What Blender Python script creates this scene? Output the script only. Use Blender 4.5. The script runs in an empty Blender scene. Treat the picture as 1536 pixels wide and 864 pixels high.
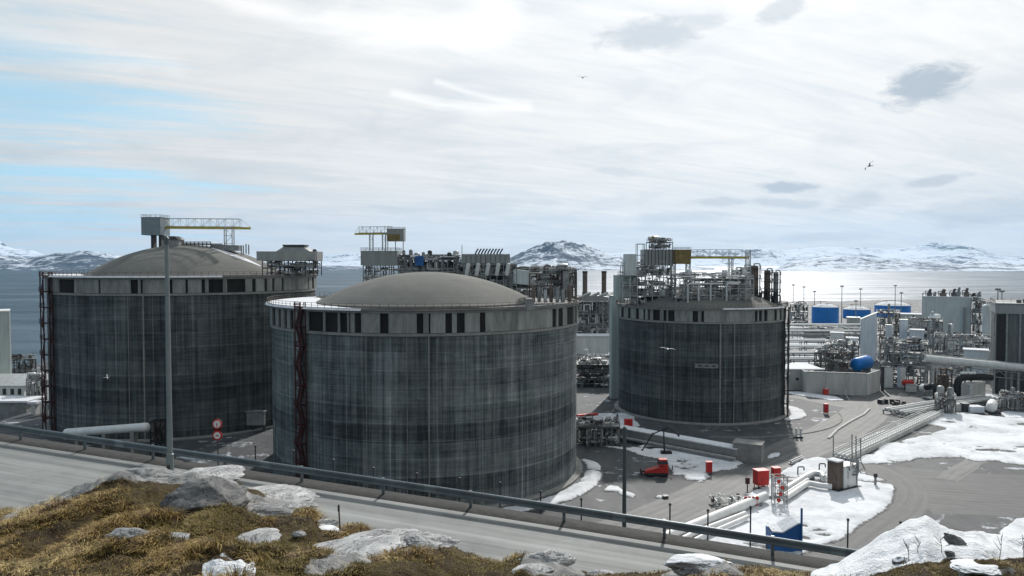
import bpy, bmesh, math, random
import numpy as np
from mathutils import Vector, Matrix
from mathutils import noise as mnoise

# ------------------------------------------------------------------ camera, world, sun, exposure
SC = bpy.context.scene
COL = SC.collection
CAMZ = 52.0
FPX = 1152.0
PITCH = math.atan((432 - 394) / FPX)
cam_d = bpy.data.cameras.new('camera'); cam = bpy.data.objects.new('camera', cam_d); COL.objects.link(cam)
cam_d.sensor_width = 36.0; cam_d.lens = 27.0; cam_d.clip_start = 0.3; cam_d.clip_end = 90000
cam.location = (0, 0, CAMZ); cam.rotation_euler = (math.pi / 2 - PITCH, 0, 0)
SC.camera = cam

SUN_AZ, SUN_EL = math.radians(17), math.radians(34)
SUN_DIR = Vector((math.sin(SUN_AZ) * math.cos(SUN_EL), math.cos(SUN_AZ) * math.cos(SUN_EL), math.sin(SUN_EL)))
sun_d = bpy.data.lights.new('sun', 'SUN'); sun_d.energy = 3.0; sun_d.angle = math.radians(1.2); sun_d.color = (1.0, 0.965, 0.92)
sun = bpy.data.objects.new('sun', sun_d); COL.objects.link(sun)
sun.rotation_euler = SUN_DIR.to_track_quat('Z', 'Y').to_euler()
sun.location = SUN_DIR * 400

SC.view_settings.view_transform = 'Standard'; SC.view_settings.look = 'None'
SC.view_settings.gamma = 1.0; SC.view_settings.use_curve_mapping = False
SC.view_settings.exposure = 0.36
SC.cycles.max_bounces = 6; SC.cycles.volume_bounces = 1; SC.cycles.diffuse_bounces = 3; SC.cycles.glossy_bounces = 3
SC.cycles.use_denoising = True

# ------------------------------------------------------------------ node helper
class G:
    def __init__(s, tree):
        s.t = tree; s.N = tree.nodes; s.L = tree.links
    def put(s, node, key, val):
        sock = node.inputs[key]
        if isinstance(val, bpy.types.NodeSocket): s.L.new(val, sock)
        elif val is not None:
            if hasattr(sock, 'default_value'):
                dv = sock.default_value
                if hasattr(dv, '__len__') and not hasattr(val, '__len__'): val = [val] * len(dv)
                if hasattr(dv, '__len__') and len(dv) == 4 and len(val) == 3: val = list(val) + [1]
                sock.default_value = val
    def add(s, typ, ins=None, **props):
        n = s.N.new(typ)
        for k, v in props.items(): setattr(n, k, v)
        for k, v in (ins or {}).items(): s.put(n, k, v)
        return n
    def m(s, op, a, b=None, c=None, clamp=False):
        n = s.add('ShaderNodeMath', {0: a, 1: b, 2: c}, operation=op, use_clamp=clamp); return n.outputs[0]
    def noise(s, vec, scale=1.0, detail=3.0, rough=0.55, dist=0.0, dim='3D'):
        n = s.add('ShaderNodeTexNoise', {'Vector': vec, 'Scale': scale, 'Detail': detail, 'Roughness': rough, 'Distortion': dist}, noise_dimensions=dim)
        return n.outputs['Fac']
    def ramp(s, fac, stops, interp='LINEAR'):
        n = s.add('ShaderNodeValToRGB', {0: fac}); cr = n.color_ramp; cr.interpolation = interp
        while len(cr.elements) < len(stops): cr.elements.new(0.5)
        for e, (p, c) in zip(cr.elements, stops):
            e.position = p
            e.color = (c, c, c, 1) if not hasattr(c, '__len__') else (*c[:3], 1)
        return n.outputs[0]
    def rng(s, v, a, b, c=0.0, d=1.0, smooth=True):
        n = s.add('ShaderNodeMapRange', {0: v, 1: a, 2: b, 3: c, 4: d}, interpolation_type='SMOOTHSTEP' if smooth else 'LINEAR'); return n.outputs[0]
    def mix(s, fac, a, b, blend='MIX'):
        n = s.add('ShaderNodeMix', data_type='RGBA', blend_type=blend)
        s.put(n, 0, fac); s.put(n, 6, a); s.put(n, 7, b); return n.outputs[2]
    def comb(s, x, y, z=0.0): return s.add('ShaderNodeCombineXYZ', {0: x, 1: y, 2: z}).outputs[0]
    def sep(s, v): return s.add('ShaderNodeSeparateXYZ', {0: v}).outputs
    def vm(s, op, a, b=None):
        n = s.add('ShaderNodeVectorMath', {0: a, 1: b}, operation=op)
        return n.outputs[1] if op in ('DOT_PRODUCT', 'LENGTH') else n.outputs[0]

def new_mat(name):
    m = bpy.data.materials.new(name); m.use_nodes = True
    g = G(m.node_tree); b = m.node_tree.nodes['Principled BSDF']
    return m, g, b

# ------------------------------------------------------------------ world: Nishita sky with thin high cloud
W = bpy.data.worlds.new('World'); SC.world = W; W.use_nodes = True
g = G(W.node_tree)
for n in list(g.N): g.N.remove(n)
sky = g.add('ShaderNodeTexSky', sky_type='NISHITA', sun_disc=False, sun_elevation=SUN_EL, sun_rotation=SUN_AZ, altitude=50, air_density=1.0, dust_density=0.4, ozone_density=1.6)
tc = g.add('ShaderNodeTexCoord').outputs['Generated']
g.L.new(g.vm('NORMALIZE', g.vm('ADD', tc, (0, 0, .30))), sky.inputs['Vector'])
D = g.vm('NORMALIZE', tc); dx, dy, dz = g.sep(D)[0:3]
zz = g.m('MAXIMUM', dz, 0.0)
den = g.m('ADD', zz, 0.10)
pu = g.m('DIVIDE', dx, den); pv = g.m('DIVIDE', dy, den)
# streaks run from upper left to lower right: rotate the cloud plane
ca, sa = math.cos(math.radians(27)), math.sin(math.radians(27))
ru = g.m('ADD', g.m('MULTIPLY', pu, ca), g.m('MULTIPLY', pv, sa))
rv = g.m('SUBTRACT', g.m('MULTIPLY', pv, ca), g.m('MULTIPLY', pu, sa))
streak = g.noise(g.comb(g.m('MULTIPLY', ru, 0.30), g.m('MULTIPLY', rv, 1.25), 5.3), 1.15, 6, 0.58, 0.8)
fine = g.noise(g.comb(g.m('MULTIPLY', ru, 0.9), g.m('MULTIPLY', rv, 4.2), 7.7), 1.6, 5, 0.6, 1.0)
cov0 = g.m('ADD', g.m('MULTIPLY', streak, 0.72), g.m('MULTIPLY', fine, 0.28))
az = g.m('ARCTAN2', dx, dy); el = g.m('ARCSINE', dz)
bias = g.rng(az, -0.72, 0.10, -0.06, 0.34)
bias = g.m('SUBTRACT', bias, g.rng(el, 0.42, 1.1, 0.0, 0.10))
cover = g.rng(g.m('ADD', cov0, bias), 0.36, 0.60)
cover = g.m('MULTIPLY_ADD', cover, 0.62, 0.38)
cover = g.m('MAXIMUM', cover, g.rng(el, 0.12, 0.0, 0.0, 0.9))
sd = g.vm('DOT_PRODUCT', D, tuple(SUN_DIR))
glow = g.m('POWER', g.m('MAXIMUM', g.m('MULTIPLY_ADD', sd, 0.5, 0.5), 0.0), 4.0)
bright = g.m('MULTIPLY_ADD', glow, 0.42, 0.41)
bright = g.m('MULTIPLY_ADD', g.m('POWER', g.m('MAXIMUM', sd, 0.0), 22.0), 0.12, bright)
cw = g.ramp(g.m('ADD', g.m('MULTIPLY', fine, .55), g.m('MULTIPLY', streak, .45)), [(0.34, (0.84, 0.885, 0.91)), (0.50, (.965, .975, .975)), (0.66, (1.06, 1.055, 1.035))])
# soft grey undersides of the clouds
shade = g.noise(g.comb(g.m('MULTIPLY', pu, 0.9), g.m('MULTIPLY', pv, 0.9), 11.0), 1.5, 6, 0.6, 0.5)
cw = g.mix(g.rng(shade, 0.46, 0.68, 0.0, 0.62), cw, (0.76, 0.82, 0.86))
# a few small lenticular clouds that stand darker against the bright veil
lent = None
wob = g.noise(g.comb(g.m('MULTIPLY', az, 22.0), g.m('MULTIPLY', el, 55.0), 2.0), 1.0, 6, 0.66, 0.6)
wob = g.m('MULTIPLY', g.m('SUBTRACT', wob, 0.5), 1.9)
def aze(px, py):
    v = Vector((px - 768, FPX * math.cos(PITCH) + (432 - py) * math.sin(PITCH), -FPX * math.sin(PITCH) + (432 - py) * math.cos(PITCH))).normalized()
    return math.atan2(v.x, v.y), math.asin(v.z)
for (px, py, w, h, tilt, amt) in ((1390, 126, 62, 30, 0.25, 1.0), (975, 54, 84, 24, 0.05, 0.62), (1040, 38, 60, 16, 0.2, .4), (1172, 15, 40, 20, 0.35, 0.5), (1175, 281, 52, 9, -0.05, 0.8), (1410, 270, 42, 8, 0.15, 0.55),
                                  (1080, 303, 60, 7, 0, 0.4), (1180, 305, 70, 9, -0.1, 0.45), (1010, 326, 85, 9, 0, 0.35), (1480, 318, 110, 22, 0, 0.35), (1280, 305, 45, 14, 0.2, 0.35), (925, 258, 42, 7, -0.1, 0.3), (1240, 355, 80, 8, 0, 0.3)):
    a0, e0 = aze(px, py)
    x_ = g.m('SUBTRACT', az, a0); y_ = g.m('SUBTRACT', el, e0)
    xr = g.m('DIVIDE', x_, w / FPX * math.cos(a0)); yr = g.m('DIVIDE', g.m('SUBTRACT', y_, g.m('MULTIPLY', x_, tilt)), h / FPX)
    r = g.m('SQRT', g.m('ADD', g.m('MULTIPLY', xr, xr), g.m('MULTIPLY', yr, yr)))
    f = g.rng(g.m('ADD', r, wob), 1.12, 0.45, 0.0, amt)
    lent = f if lent is None else g.m('MAXIMUM', lent, f)
# two bright curved wisps high in the middle of the view
wisp = None
wob2 = g.noise(g.comb(g.m('MULTIPLY', az, 9.0), g.m('MULTIPLY', el, 30.0), 6.0), 1.0, 6, 0.68, 0.8)
wob2 = g.m('MULTIPLY', g.m('SUBTRACT', wob2, 0.5), 2.6)
def bez(p0, p1, p2, n):
    return [tuple(p0[k] * (1 - t) ** 2 + 2 * p1[k] * t * (1 - t) + p2[k] * t * t for k in (0, 1)) for t in [i / n for i in range(n + 1)]]
for line, w0, w1, amt in ((bez((320, -8), (540, 62), (700, 52), 4), 9, 26, .62), (bez((690, 54), (770, 50), (740, 8), 3), 26, 30, .55), (bez((590, 140), (690, 172), (790, 160), 3), 5, 8, .55), (bez((790, 158), (720, 148), (655, 122), 3), 5, 4, .5), (bez((0, 45), (110, 70), (260, 98), 2), 12, 14, .35)):
    pts = [aze(*q) for q in line]; nseg = len(pts) - 1
    for k_, ((a0, e0), (a1, e1)) in enumerate(zip(pts, pts[1:])):
        ax, ey = a1 - a0, e1 - e0; l2 = ax * ax + ey * ey
        xx = g.m('SUBTRACT', az, a0); yy = g.m('SUBTRACT', el, e0)
        tt_ = g.m('DIVIDE', g.m('ADD', g.m('MULTIPLY', xx, ax), g.m('MULTIPLY', yy, ey)), l2, clamp=True)
        ddx = g.m('MULTIPLY_ADD', tt_, -ax, xx); ddy = g.m('MULTIPLY_ADD', tt_, -ey, yy)
        wa, wb = w0 + (w1 - w0) * k_ / nseg, w0 + (w1 - w0) * (k_ + 1) / nseg
        wid = g.m('MULTIPLY_ADD', tt_, (wb - wa) / FPX, wa / FPX)
        r = g.m('DIVIDE', g.m('SQRT', g.m('ADD', g.m('MULTIPLY', ddx, ddx), g.m('MULTIPLY', ddy, ddy))), wid)
        f = g.rng(g.m('ADD', wob2, r), 2.0, -0.3, 0.0, amt)
        wisp = f if wisp is None else g.m('MAXIMUM', wisp, f)
cw = g.mix(g.m('MULTIPLY', wisp, .85), cw, (1.32, 1.30, 1.28)); cover = g.m('MAXIMUM', cover, g.m('MULTIPLY', wisp, .9))
cw = g.mix(lent, cw, (0.53, 0.60, 0.67))
cloud = g.vm('SCALE', cw); cloud.node.inputs['Scale'].default_value = 1
g.L.new(g.m('MULTIPLY', bright, 10.0), cloud.node.inputs['Scale'])
skyc = g.mix(1.0, sky.outputs[0], (1.40, 1.85, 1.50), 'MULTIPLY')
colr = g.mix(cover, skyc, cloud)
bg = g.add('ShaderNodeBackground', {0: colr, 1: 0.1})
g.L.new(bg.outputs[0], g.add('ShaderNodeOutputWorld').inputs[0])

# ------------------------------------------------------------------ pixel <-> world helpers
cp, sp = math.cos(PITCH), math.sin(PITCH)
def ray(px, py):
    xc = (px - 768) / FPX; yc = (432 - py) / FPX
    return Vector((xc, cp + yc * sp, -sp + yc * cp))
def P(px, py, Y):                     # the point seen at a photo pixel, Y metres away along the view axis
    d = ray(px, py); return Vector((0, 0, CAMZ)) + d * (Y / d.y)
def GP(px, py, z=0.0):                # ... or at height z
    d = ray(px, py); return Vector((0, 0, CAMZ)) + d * ((z - CAMZ) / d.z)

# ------------------------------------------------------------------ mesh builder
class MB:
    def __init__(s): s.v = []; s.f = []; s.m = []; s.mi = 0
    def quad(s, *pts):
        b = len(s.v); s.v += [tuple(p) for p in pts]; s.f.append(tuple(range(b, b + len(pts)))); s.m.append(s.mi)
    def hexa(s, p):                   # 8 corners, bottom ring then top ring
        b = len(s.v); s.v += [tuple(q) for q in p]
        for f in ((3, 2, 1, 0), (4, 5, 6, 7), (0, 1, 5, 4), (1, 2, 6, 5), (2, 3, 7, 6), (3, 0, 4, 7)):
            s.f.append(tuple(b + i for i in f)); s.m.append(s.mi)
    def box(s, x0, x1, y0, y1, z0, z1):
        s.hexa([(x0, y0, z0), (x1, y0, z0), (x1, y1, z0), (x0, y1, z0), (x0, y0, z1), (x1, y0, z1), (x1, y1, z1), (x0, y1, z1)])
    def rbox(s, cx, cy, z0, z1, hx, hy, a=0.0, top=1.0):
        c, n = math.cos(a), math.sin(a); L = []
        for z, k in ((z0, 1.0), (z1, top)):
            for ux, uy in ((-hx, -hy), (hx, -hy), (hx, hy), (-hx, hy)):
                ux *= k; uy *= k
                L.append((cx + ux * c - uy * n, cy + ux * n + uy * c, z))
        s.hexa(L)
    def bar(s, p, q, w, h=None):      # rectangular member
        h = h or w; p, q = Vector(p), Vector(q); d = (q - p)
        if d.length < 1e-6: return
        d.normalize(); up = Vector((0, 0, 1)) if abs(d.z) < 0.95 else Vector((0, 1, 0))
        r = d.cross(up).normalized(); u = r.cross(d).normalized(); r *= w / 2; u *= h / 2
        s.hexa([p - r - u, p + r - u, p + r + u, p - r + u, q - r - u, q + r - u, q + r + u, q - r + u])
    def tube(s, path, r, n=10, cap=True):
        path = [Vector(p) for p in path]; k = len(path); rs = r if hasattr(r, '__len__') else [r] * k
        b = len(s.v); prev = None
        for i, p in enumerate(path):
            t = (path[min(i + 1, k - 1)] - path[max(i - 1, 0)]).normalized()
            if prev is None:
                up = Vector((0, 0, 1)) if abs(t.z) < 0.9 else Vector((1, 0, 0)); a = t.cross(up).normalized()
            else:
                a = prev - t * prev.dot(t); a.normalize()
            prev = a; c = t.cross(a)
            for j in range(n):
                th = 2 * math.pi * j / n; s.v.append(tuple(p + (a * math.cos(th) + c * math.sin(th)) * rs[i]))
        for i in range(k - 1):
            for j in range(n):
                j2 = (j + 1) % n
                s.f.append((b + i * n + j, b + i * n + j2, b + (i + 1) * n + j2, b + (i + 1) * n + j)); s.m.append(s.mi)
        if cap:
            s.f.append(tuple(b + j for j in reversed(range(n)))); s.m.append(s.mi)
            s.f.append(tuple(b + (k - 1) * n + j for j in range(n))); s.m.append(s.mi)
    def pipe(s, pts, r, n=10, bend=None):   # straight runs with rounded elbows
        pts = [Vector(p) for p in pts]; bend = bend or r * 2.2; out = [pts[0]]
        for a, b_, c in zip(pts, pts[1:], pts[2:]):
            d1, d2 = (a - b_), (c - b_); k = min(bend, d1.length * .45, d2.length * .45)
            e1, e2 = b_ + d1.normalized() * k, b_ + d2.normalized() * k
            for t in (0, .33, .67, 1): out.append(e1 * (1 - t) ** 2 + b_ * 2 * t * (1 - t) + e2 * t * t)
        out.append(pts[-1]); s.tube(out, r, n)
    def vessel(s, p, q, r, n=16):           # capsule with dished ends
        p, q = Vector(p), Vector(q); d = (q - p).normalized(); path = []; rs = []
        for t in (1.0, .9, .7, .4, 0):
            path.append(p - d * r * .55 * t); rs.append(max(r * math.sqrt(1 - t * t), .02 * r))
        for t in (0, .4, .7, .9, 1.0):
            path.append(q + d * r * .55 * t); rs.append(max(r * math.sqrt(1 - t * t), .02 * r))
        s.tube(path, rs, n)
    def lathe(s, prof, cx, cy, n=32, a0=0.0, a1=2 * math.pi, cap=False):
        b = len(s.v); full = abs(a1 - a0 - 2 * math.pi) < 1e-6; cols = n if full else n + 1
        for r, z in prof:
            for j in range(cols):
                a = a0 + (a1 - a0) * j / n; s.v.append((cx + r * math.cos(a), cy + r * math.sin(a), z))
        for i in range(len(prof) - 1):
            for j in range(n):
                j2 = (j + 1) % cols
                s.f.append((b + i * cols + j, b + i * cols + j2, b + (i + 1) * cols + j2, b + (i + 1) * cols + j)); s.m.append(s.mi)
        if cap:
            for i in (0, len(prof) - 1): s.f.append(tuple(b + i * cols + j for j in range(cols))); s.m.append(s.mi)
    def prism(s, poly, z0, z1):
        n = len(poly); b = len(s.v)
        s.v += [(p[0], p[1], z0) for p in poly] + [(p[0], p[1], z1) for p in poly]
        s.f.append(tuple(b + i for i in reversed(range(n)))); s.f.append(tuple(b + n + i for i in range(n))); s.m += [s.mi] * 2
        for i in range(n):
            j = (i + 1) % n; s.f.append((b + i, b + j, b + n + j, b + n + i)); s.m.append(s.mi)
    def sweep(s, path, prof, closed=False):  # profile (across, up) swept along a path, z kept up
        path = [Vector(p) for p in path]; k = len(path); n = len(prof); b = len(s.v)
        for i, p in enumerate(path):
            t = (path[min(i + 1, k - 1)] - path[max(i - 1, 0)]); t.z = 0; t.normalize(); r = Vector((t.y, -t.x, 0))
            for a, u in prof: s.v.append(tuple(p + r * a + Vector((0, 0, u))))
        for i in range(k - 1):
            for j in range(n if closed else n - 1):
                j2 = (j + 1) % n
                s.f.append((b + i * n + j, b + i * n + j2, b + (i + 1) * n + j2, b + (i + 1) * n + j)); s.m.append(s.mi)
        if closed:
            s.f.append(tuple(b + j for j in range(n))); s.f.append(tuple(b + (k - 1) * n + j for j in reversed(range(n)))); s.m += [s.mi] * 2
    def build(s, name, mats, parent=None, loc=None, label=None, smooth=True):
        me = bpy.data.meshes.new(name)
        org = Vector((0, 0, 0))
        if parent is not None:
            q = parent
            while q is not None: org += q.location; q = q.parent
        if loc is not None: org = org + Vector(loc)
        me.from_pydata([tuple(Vector(v) - org) for v in s.v], [], s.f)
        mats = mats if isinstance(mats, (list, tuple)) else [mats]
        for mt in mats: me.materials.append(mt)
        if len(mats) > 1: me.polygons.foreach_set('material_index', s.m)
        bm = bmesh.new(); bm.from_mesh(me); bmesh.ops.recalc_face_normals(bm, faces=bm.faces); bm.to_mesh(me); bm.free()
        if smooth:
            me.shade_smooth(); me.set_sharp_from_angle(angle=math.radians(38))
        o = bpy.data.objects.new(name, me); COL.objects.link(o)
        if parent is not None: o.parent = parent
        if loc is not None: o.location = loc
        if label: o['label'] = label
        return o

def thing(name, label, cat, loc=(0, 0, 0), group=None):
    o = bpy.data.objects.new(name, None); COL.objects.link(o); o.location = loc; o.empty_display_size = .5
    o['label'] = label; o['category'] = cat
    if group: o['group'] = group
    return o
def tag(o, label, cat=None, group=None, kind=None):
    o['label'] = label
    if cat: o['category'] = cat
    if group: o['group'] = group
    if kind: o['kind'] = kind
    return o
def struct(o, label, cat=None):
    o['kind'] = 'structure'; o['label'] = label; o['category'] = cat or o.name.split('.')[0].replace('_', ' ')
    return o
def grid_obj(name, V, nr, nc, mat, smooth=True, uv=None):
    me = bpy.data.meshes.new(name)
    idx = np.arange(nr * nc).reshape(nr, nc)
    F = np.stack([idx[:-1, :-1], idx[:-1, 1:], idx[1:, 1:], idx[1:, :-1]], -1).reshape(-1, 4)
    me.from_pydata(np.asarray(V).reshape(-1, 3).tolist(), [], F.tolist())
    me.materials.append(mat)
    if uv is not None:
        ul = me.uv_layers.new(name='UVMap'); u = np.asarray(uv).reshape(-1, 2)[F.reshape(-1)]
        ul.data.foreach_set('uv', u.astype(np.float32).ravel())
    bm = bmesh.new(); bm.from_mesh(me); bmesh.ops.recalc_face_normals(bm, faces=bm.faces); bm.to_mesh(me); bm.free()
    if smooth: me.shade_smooth()
    if len(me.polygons) and sum(p.normal.z for p in list(me.polygons)[::max(1, len(me.polygons) // 200)]) < 0: me.flip_normals()
    o = bpy.data.objects.new(name, me); COL.objects.link(o); return o

# numpy value noise / fbm / ridged
def vnoise(x, y, seed=0):
    xi = np.floor(x).astype(np.int64); yi = np.floor(y).astype(np.int64); xf = x - xi; yf = y - yi
    def h(a, b):
        n = (a * 374761393 + b * 668265263 + seed * 974634533) & 0xffffffff
        n = ((n ^ (n >> 13)) * 1274126177) & 0xffffffff
        return ((n ^ (n >> 16)) & 0xffff) / 65535.0
    u = xf * xf * xf * (xf * (xf * 6 - 15) + 10); w = yf * yf * yf * (yf * (yf * 6 - 15) + 10)
    return (h(xi, yi) * (1 - u) + h(xi + 1, yi) * u) * (1 - w) + (h(xi, yi + 1) * (1 - u) + h(xi + 1, yi + 1) * u) * w
def fbm(x, y, o=5, seed=0, gain=.5, lac=2.03):
    t = 0; a = 1; n = 0
    for i in range(o):
        t = t + a * vnoise(x, y, seed + i * 17); n += a; x = x * lac + 13.7; y = y * lac + 7.1; a *= gain
    return t / n
def ridged(x, y, o=6, seed=0, gain=.5):
    t = 0; a = 1; n = 0
    for i in range(o):
        t = t + a * (1 - np.abs(2 * vnoise(x, y, seed + i * 31) - 1)) ** 1.5; n += a; x = x * 2.07 + 5.3; y = y * 2.07 + 9.1; a *= gain
    return t / n
# ------------------------------------------------------------------ materials
def plain(name, col, rough=.6, metal=0.0, var=.25, scale=1.2, bump=0.0, spec=.4, streak=False):
    """paint, steel, concrete: base colour broken up by weathering"""
    m, g, b = new_mat(name)
    co = g.add('ShaderNodeTexCoord').outputs['Object']
    if streak: co = g.vm('MULTIPLY', co, (1, 1, .18))
    n1 = g.noise(co, scale, 5, .6); n2 = g.noise(co, scale * 6, 3, .6)
    f = g.m('ADD', g.m('MULTIPLY', n1, .7), g.m('MULTIPLY', n2, .3))
    lo = tuple(c * (1 - var) for c in col); hi = tuple(min(1, c * (1 + var * .8)) for c in col)
    c = g.ramp(f, [(.32, lo), (.68, hi)]); g.put(b, 'Base Color', c)
    g.put(b, 'Roughness', g.m('MULTIPLY_ADD', n2, .25, rough - .12)); b.inputs['Metallic'].default_value = metal
    b.inputs['Specular IOR Level'].default_value = spec
    if bump: g.put(b, 'Normal', g.add('ShaderNodeBump', {'Height': f, 'Strength': bump, 'Distance': .1}).outputs[0])
    return m

def tank_wall_mat(name, seed, tone=1.0):
    m, g, b = new_mat(name)
    uv = g.add('ShaderNodeUVMap').outputs[0]; u, v = g.sep(uv)[0:2]
    lift = g.add('ShaderNodeTexWhiteNoise', {'W': g.m('FLOOR', g.m('DIVIDE', g.m('ADD', v, g.m('MULTIPLY', g.noise(g.comb(g.m('MULTIPLY', u, .05), v, seed), 1, 2), .5)), 3.7)), }, noise_dimensions='1D').outputs['Value']
    strat = g.noise(g.comb(g.m('MULTIPLY', u, .05), g.m('MULTIPLY', v, 1.5), seed), 1.0, 5, .65)
    strat2 = g.noise(g.comb(g.m('MULTIPLY', u, .02), g.m('MULTIPLY', v, .28), seed + 4), 1.0, 3, .5)
    vs1 = g.noise(g.comb(g.m('MULTIPLY', u, 1.1), g.m('MULTIPLY', v, .035), seed + 9), 1.0, 4, .6)
    vs2 = g.noise(g.comb(g.m('MULTIPLY', u, .16), g.m('MULTIPLY', v, .02), seed + 2), 1.0, 3, .5)
    blot = g.noise(g.comb(g.m('MULTIPLY', u, .35), g.m('MULTIPLY', v, .5), seed + 6), 1.0, 6, .68, .8)
    vs0 = g.noise(g.comb(g.m('MULTIPLY', u, 2.6), g.m('MULTIPLY', v, .05), seed + 15), 1.0, 3, .6)
    f = g.m('ADD', g.m('MULTIPLY', strat, .22), g.m('MULTIPLY', vs1, .36))
    f = g.m('ADD', f, g.m('MULTIPLY_ADD', vs0, .22, -.13))
    f = g.m('ADD', f, g.m('MULTIPLY', vs2, .22)); f = g.m('ADD', f, g.m('MULTIPLY', strat2, .14)); f = g.m('ADD', f, g.m('MULTIPLY', blot, .20))
    f = g.m('ADD', f, .035)
    f = g.m('ADD', f, g.m('MULTIPLY_ADD', lift, .09, -.15))
    cell = g.add('ShaderNodeTexWhiteNoise', {'Vector': g.comb(g.m('FLOOR', g.m('DIVIDE', u, 2.45)), g.m('FLOOR', g.m('DIVIDE', v, 3.7)), seed)}, noise_dimensions='3D').outputs['Value']
    f = g.m('ADD', f, g.m('MULTIPLY_ADD', g.m('POWER', cell, 2.0), .045, -.014))
    gl = g.m('LESS_THAN', g.m('FRACT', g.m('DIVIDE', v, 1.23)), .09)
    gl2 = g.m('LESS_THAN', g.m('FRACT', g.m('DIVIDE', v, 3.7)), .035)
    gv = g.m('LESS_THAN', g.m('FRACT', g.m('DIVIDE', u, 2.45)), .06)
    gv2 = g.m('LESS_THAN', g.m('FRACT', g.m('DIVIDE', g.m('ADD', u, 1.1), 9.8)), .022)
    drip = g.m('MULTIPLY', g.rng(vs0, .60, .70), g.m('SUBTRACT', 1.0, g.m('FRACT', g.m('DIVIDE', g.m('ADD', v, 1.9), 3.7))))
    gn = g.rng(g.noise(g.comb(g.m('MULTIPLY', u, .12), g.m('MULTIPLY', v, .3), seed + 3), 1, 3), .4, .65)
    f = g.m('SUBTRACT', f, g.m('MULTIPLY', g.m('MULTIPLY', gl, gn), .04))
    f = g.m('SUBTRACT', f, g.m('MULTIPLY', g.m('MULTIPLY', gv, gn), .045))
    f = g.m('ADD', f, g.m('MULTIPLY', g.m('MAXIMUM', gl2, gv2), .09)); f = g.m('SUBTRACT', f, g.m('MULTIPLY', drip, .0)); f = g.m('ADD', f, g.m('MULTIPLY', drip, .05))
    t = tone
    col = g.ramp(f, [(.37, (.020 * t, .025 * t, .027 * t)), (.49, (.078 * t, .090 * t, .092 * t)), (.60, (.150 * t, .167 * t, .166 * t)), (.74, (.32 * t, .34 * t, .33 * t))])
    tint = g.noise(g.comb(g.m('MULTIPLY', u, .11), g.m('MULTIPLY', v, .12), seed + 12), 1, 3)
    col = g.mix(g.rng(tint, .42, .7, 0, .5), col, g.mix(1, col, (.92, 1.06, 1.0), 'MULTIPLY'))
    g.put(b, 'Base Color', col); b.inputs['Roughness'].default_value = .8; b.inputs['Specular IOR Level'].default_value = .3
    g.put(b, 'Normal', g.add('ShaderNodeBump', {'Height': f, 'Strength': .35, 'Distance': .12}).outputs[0])
    return m

def ground_mat():
    m, g, b = new_mat('plant_gravel')
    co = g.add('ShaderNodeTexCoord').outputs['Object']; x, y, z = g.sep(co)[0:3]
    n1 = g.noise(co, .035, 6, .6, .4); n2 = g.noise(co, .5, 5, .7); n3 = g.noise(g.vm('MULTIPLY', co, (.25, .05, 1)), .8, 4, .6, .6)
    n4 = g.noise(co, .11, 5, .65, .8)
    f = g.m('ADD', g.m('MULTIPLY', n1, .5), g.m('ADD', g.m('MULTIPLY', n2, .22), g.m('MULTIPLY', n3, .28)))
    c = g.ramp(f, [(.33, (.028, .032, .036)), (.50, (.072, .077, .081)), (.67, (.150, .154, .154))])
    snowy = g.rng(g.m('ADD', n4, g.m('MULTIPLY', n2, .35)), .775, .86)
    c = g.mix(g.m('MULTIPLY', snowy, .85), c, (.60, .63, .68))
    g.put(b, 'Base Color', c); b.inputs['Roughness'].default_value = .75; b.inputs['Specular IOR Level'].default_value = .3
    g.put(b, 'Normal', g.add('ShaderNodeBump', {'Height': n2, 'Strength': .3, 'Distance': .1}).outputs[0])
    return m

def track_mat(name, lo, hi, along=.06, across=1.0, tracks=True):
    """gravel or asphalt strip; UV u = across in metres, v = along in metres"""
    m, g, b = new_mat(name)
    uv = g.add('ShaderNodeUVMap').outputs[0]; u, v = g.sep(uv)[0:2]
    n1 = g.noise(g.comb(g.m('MULTIPLY', u, across), g.m('MULTIPLY', v, along), 1), 1, 5, .6, .5)
    n2 = g.noise(g.comb(u, v, 2), 2.2, 4, .7); n3 = g.noise(g.comb(g.m('MULTIPLY', u, .25), g.m('MULTIPLY', v, .25), 5), 1, 5, .6, .6)
    n4 = g.noise(g.comb(g.m('MULTIPLY', u, 3.0), g.m('MULTIPLY', v, .09), 4), 1, 4, .65, .3)
    f = g.m('ADD', g.m('MULTIPLY', n1, .38), g.m('ADD', g.m('MULTIPLY', n2, .10), g.m('ADD', g.m('MULTIPLY', n3, .22), g.m('MULTIPLY', n4, .30))))
    c = g.ramp(f, [(.37, lo), (.62, hi)])
    if tracks:
        w = g.m('SINE', g.m('MULTIPLY', u, 2 * math.pi / 2.1)); w = g.m('MULTIPLY', g.rng(w, -.2, .9, 0, .35), n3)
        c = g.mix(w, c, tuple(k * 1.35 for k in hi))
    g.put(b, 'Base Color', c); b.inputs['Roughness'].default_value = .72; b.inputs['Specular IOR Level'].default_value = .35
    g.put(b, 'Normal', g.add('ShaderNodeBump', {'Height': n2, 'Strength': .25, 'Distance': .04}).outputs[0])
    return m

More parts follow.
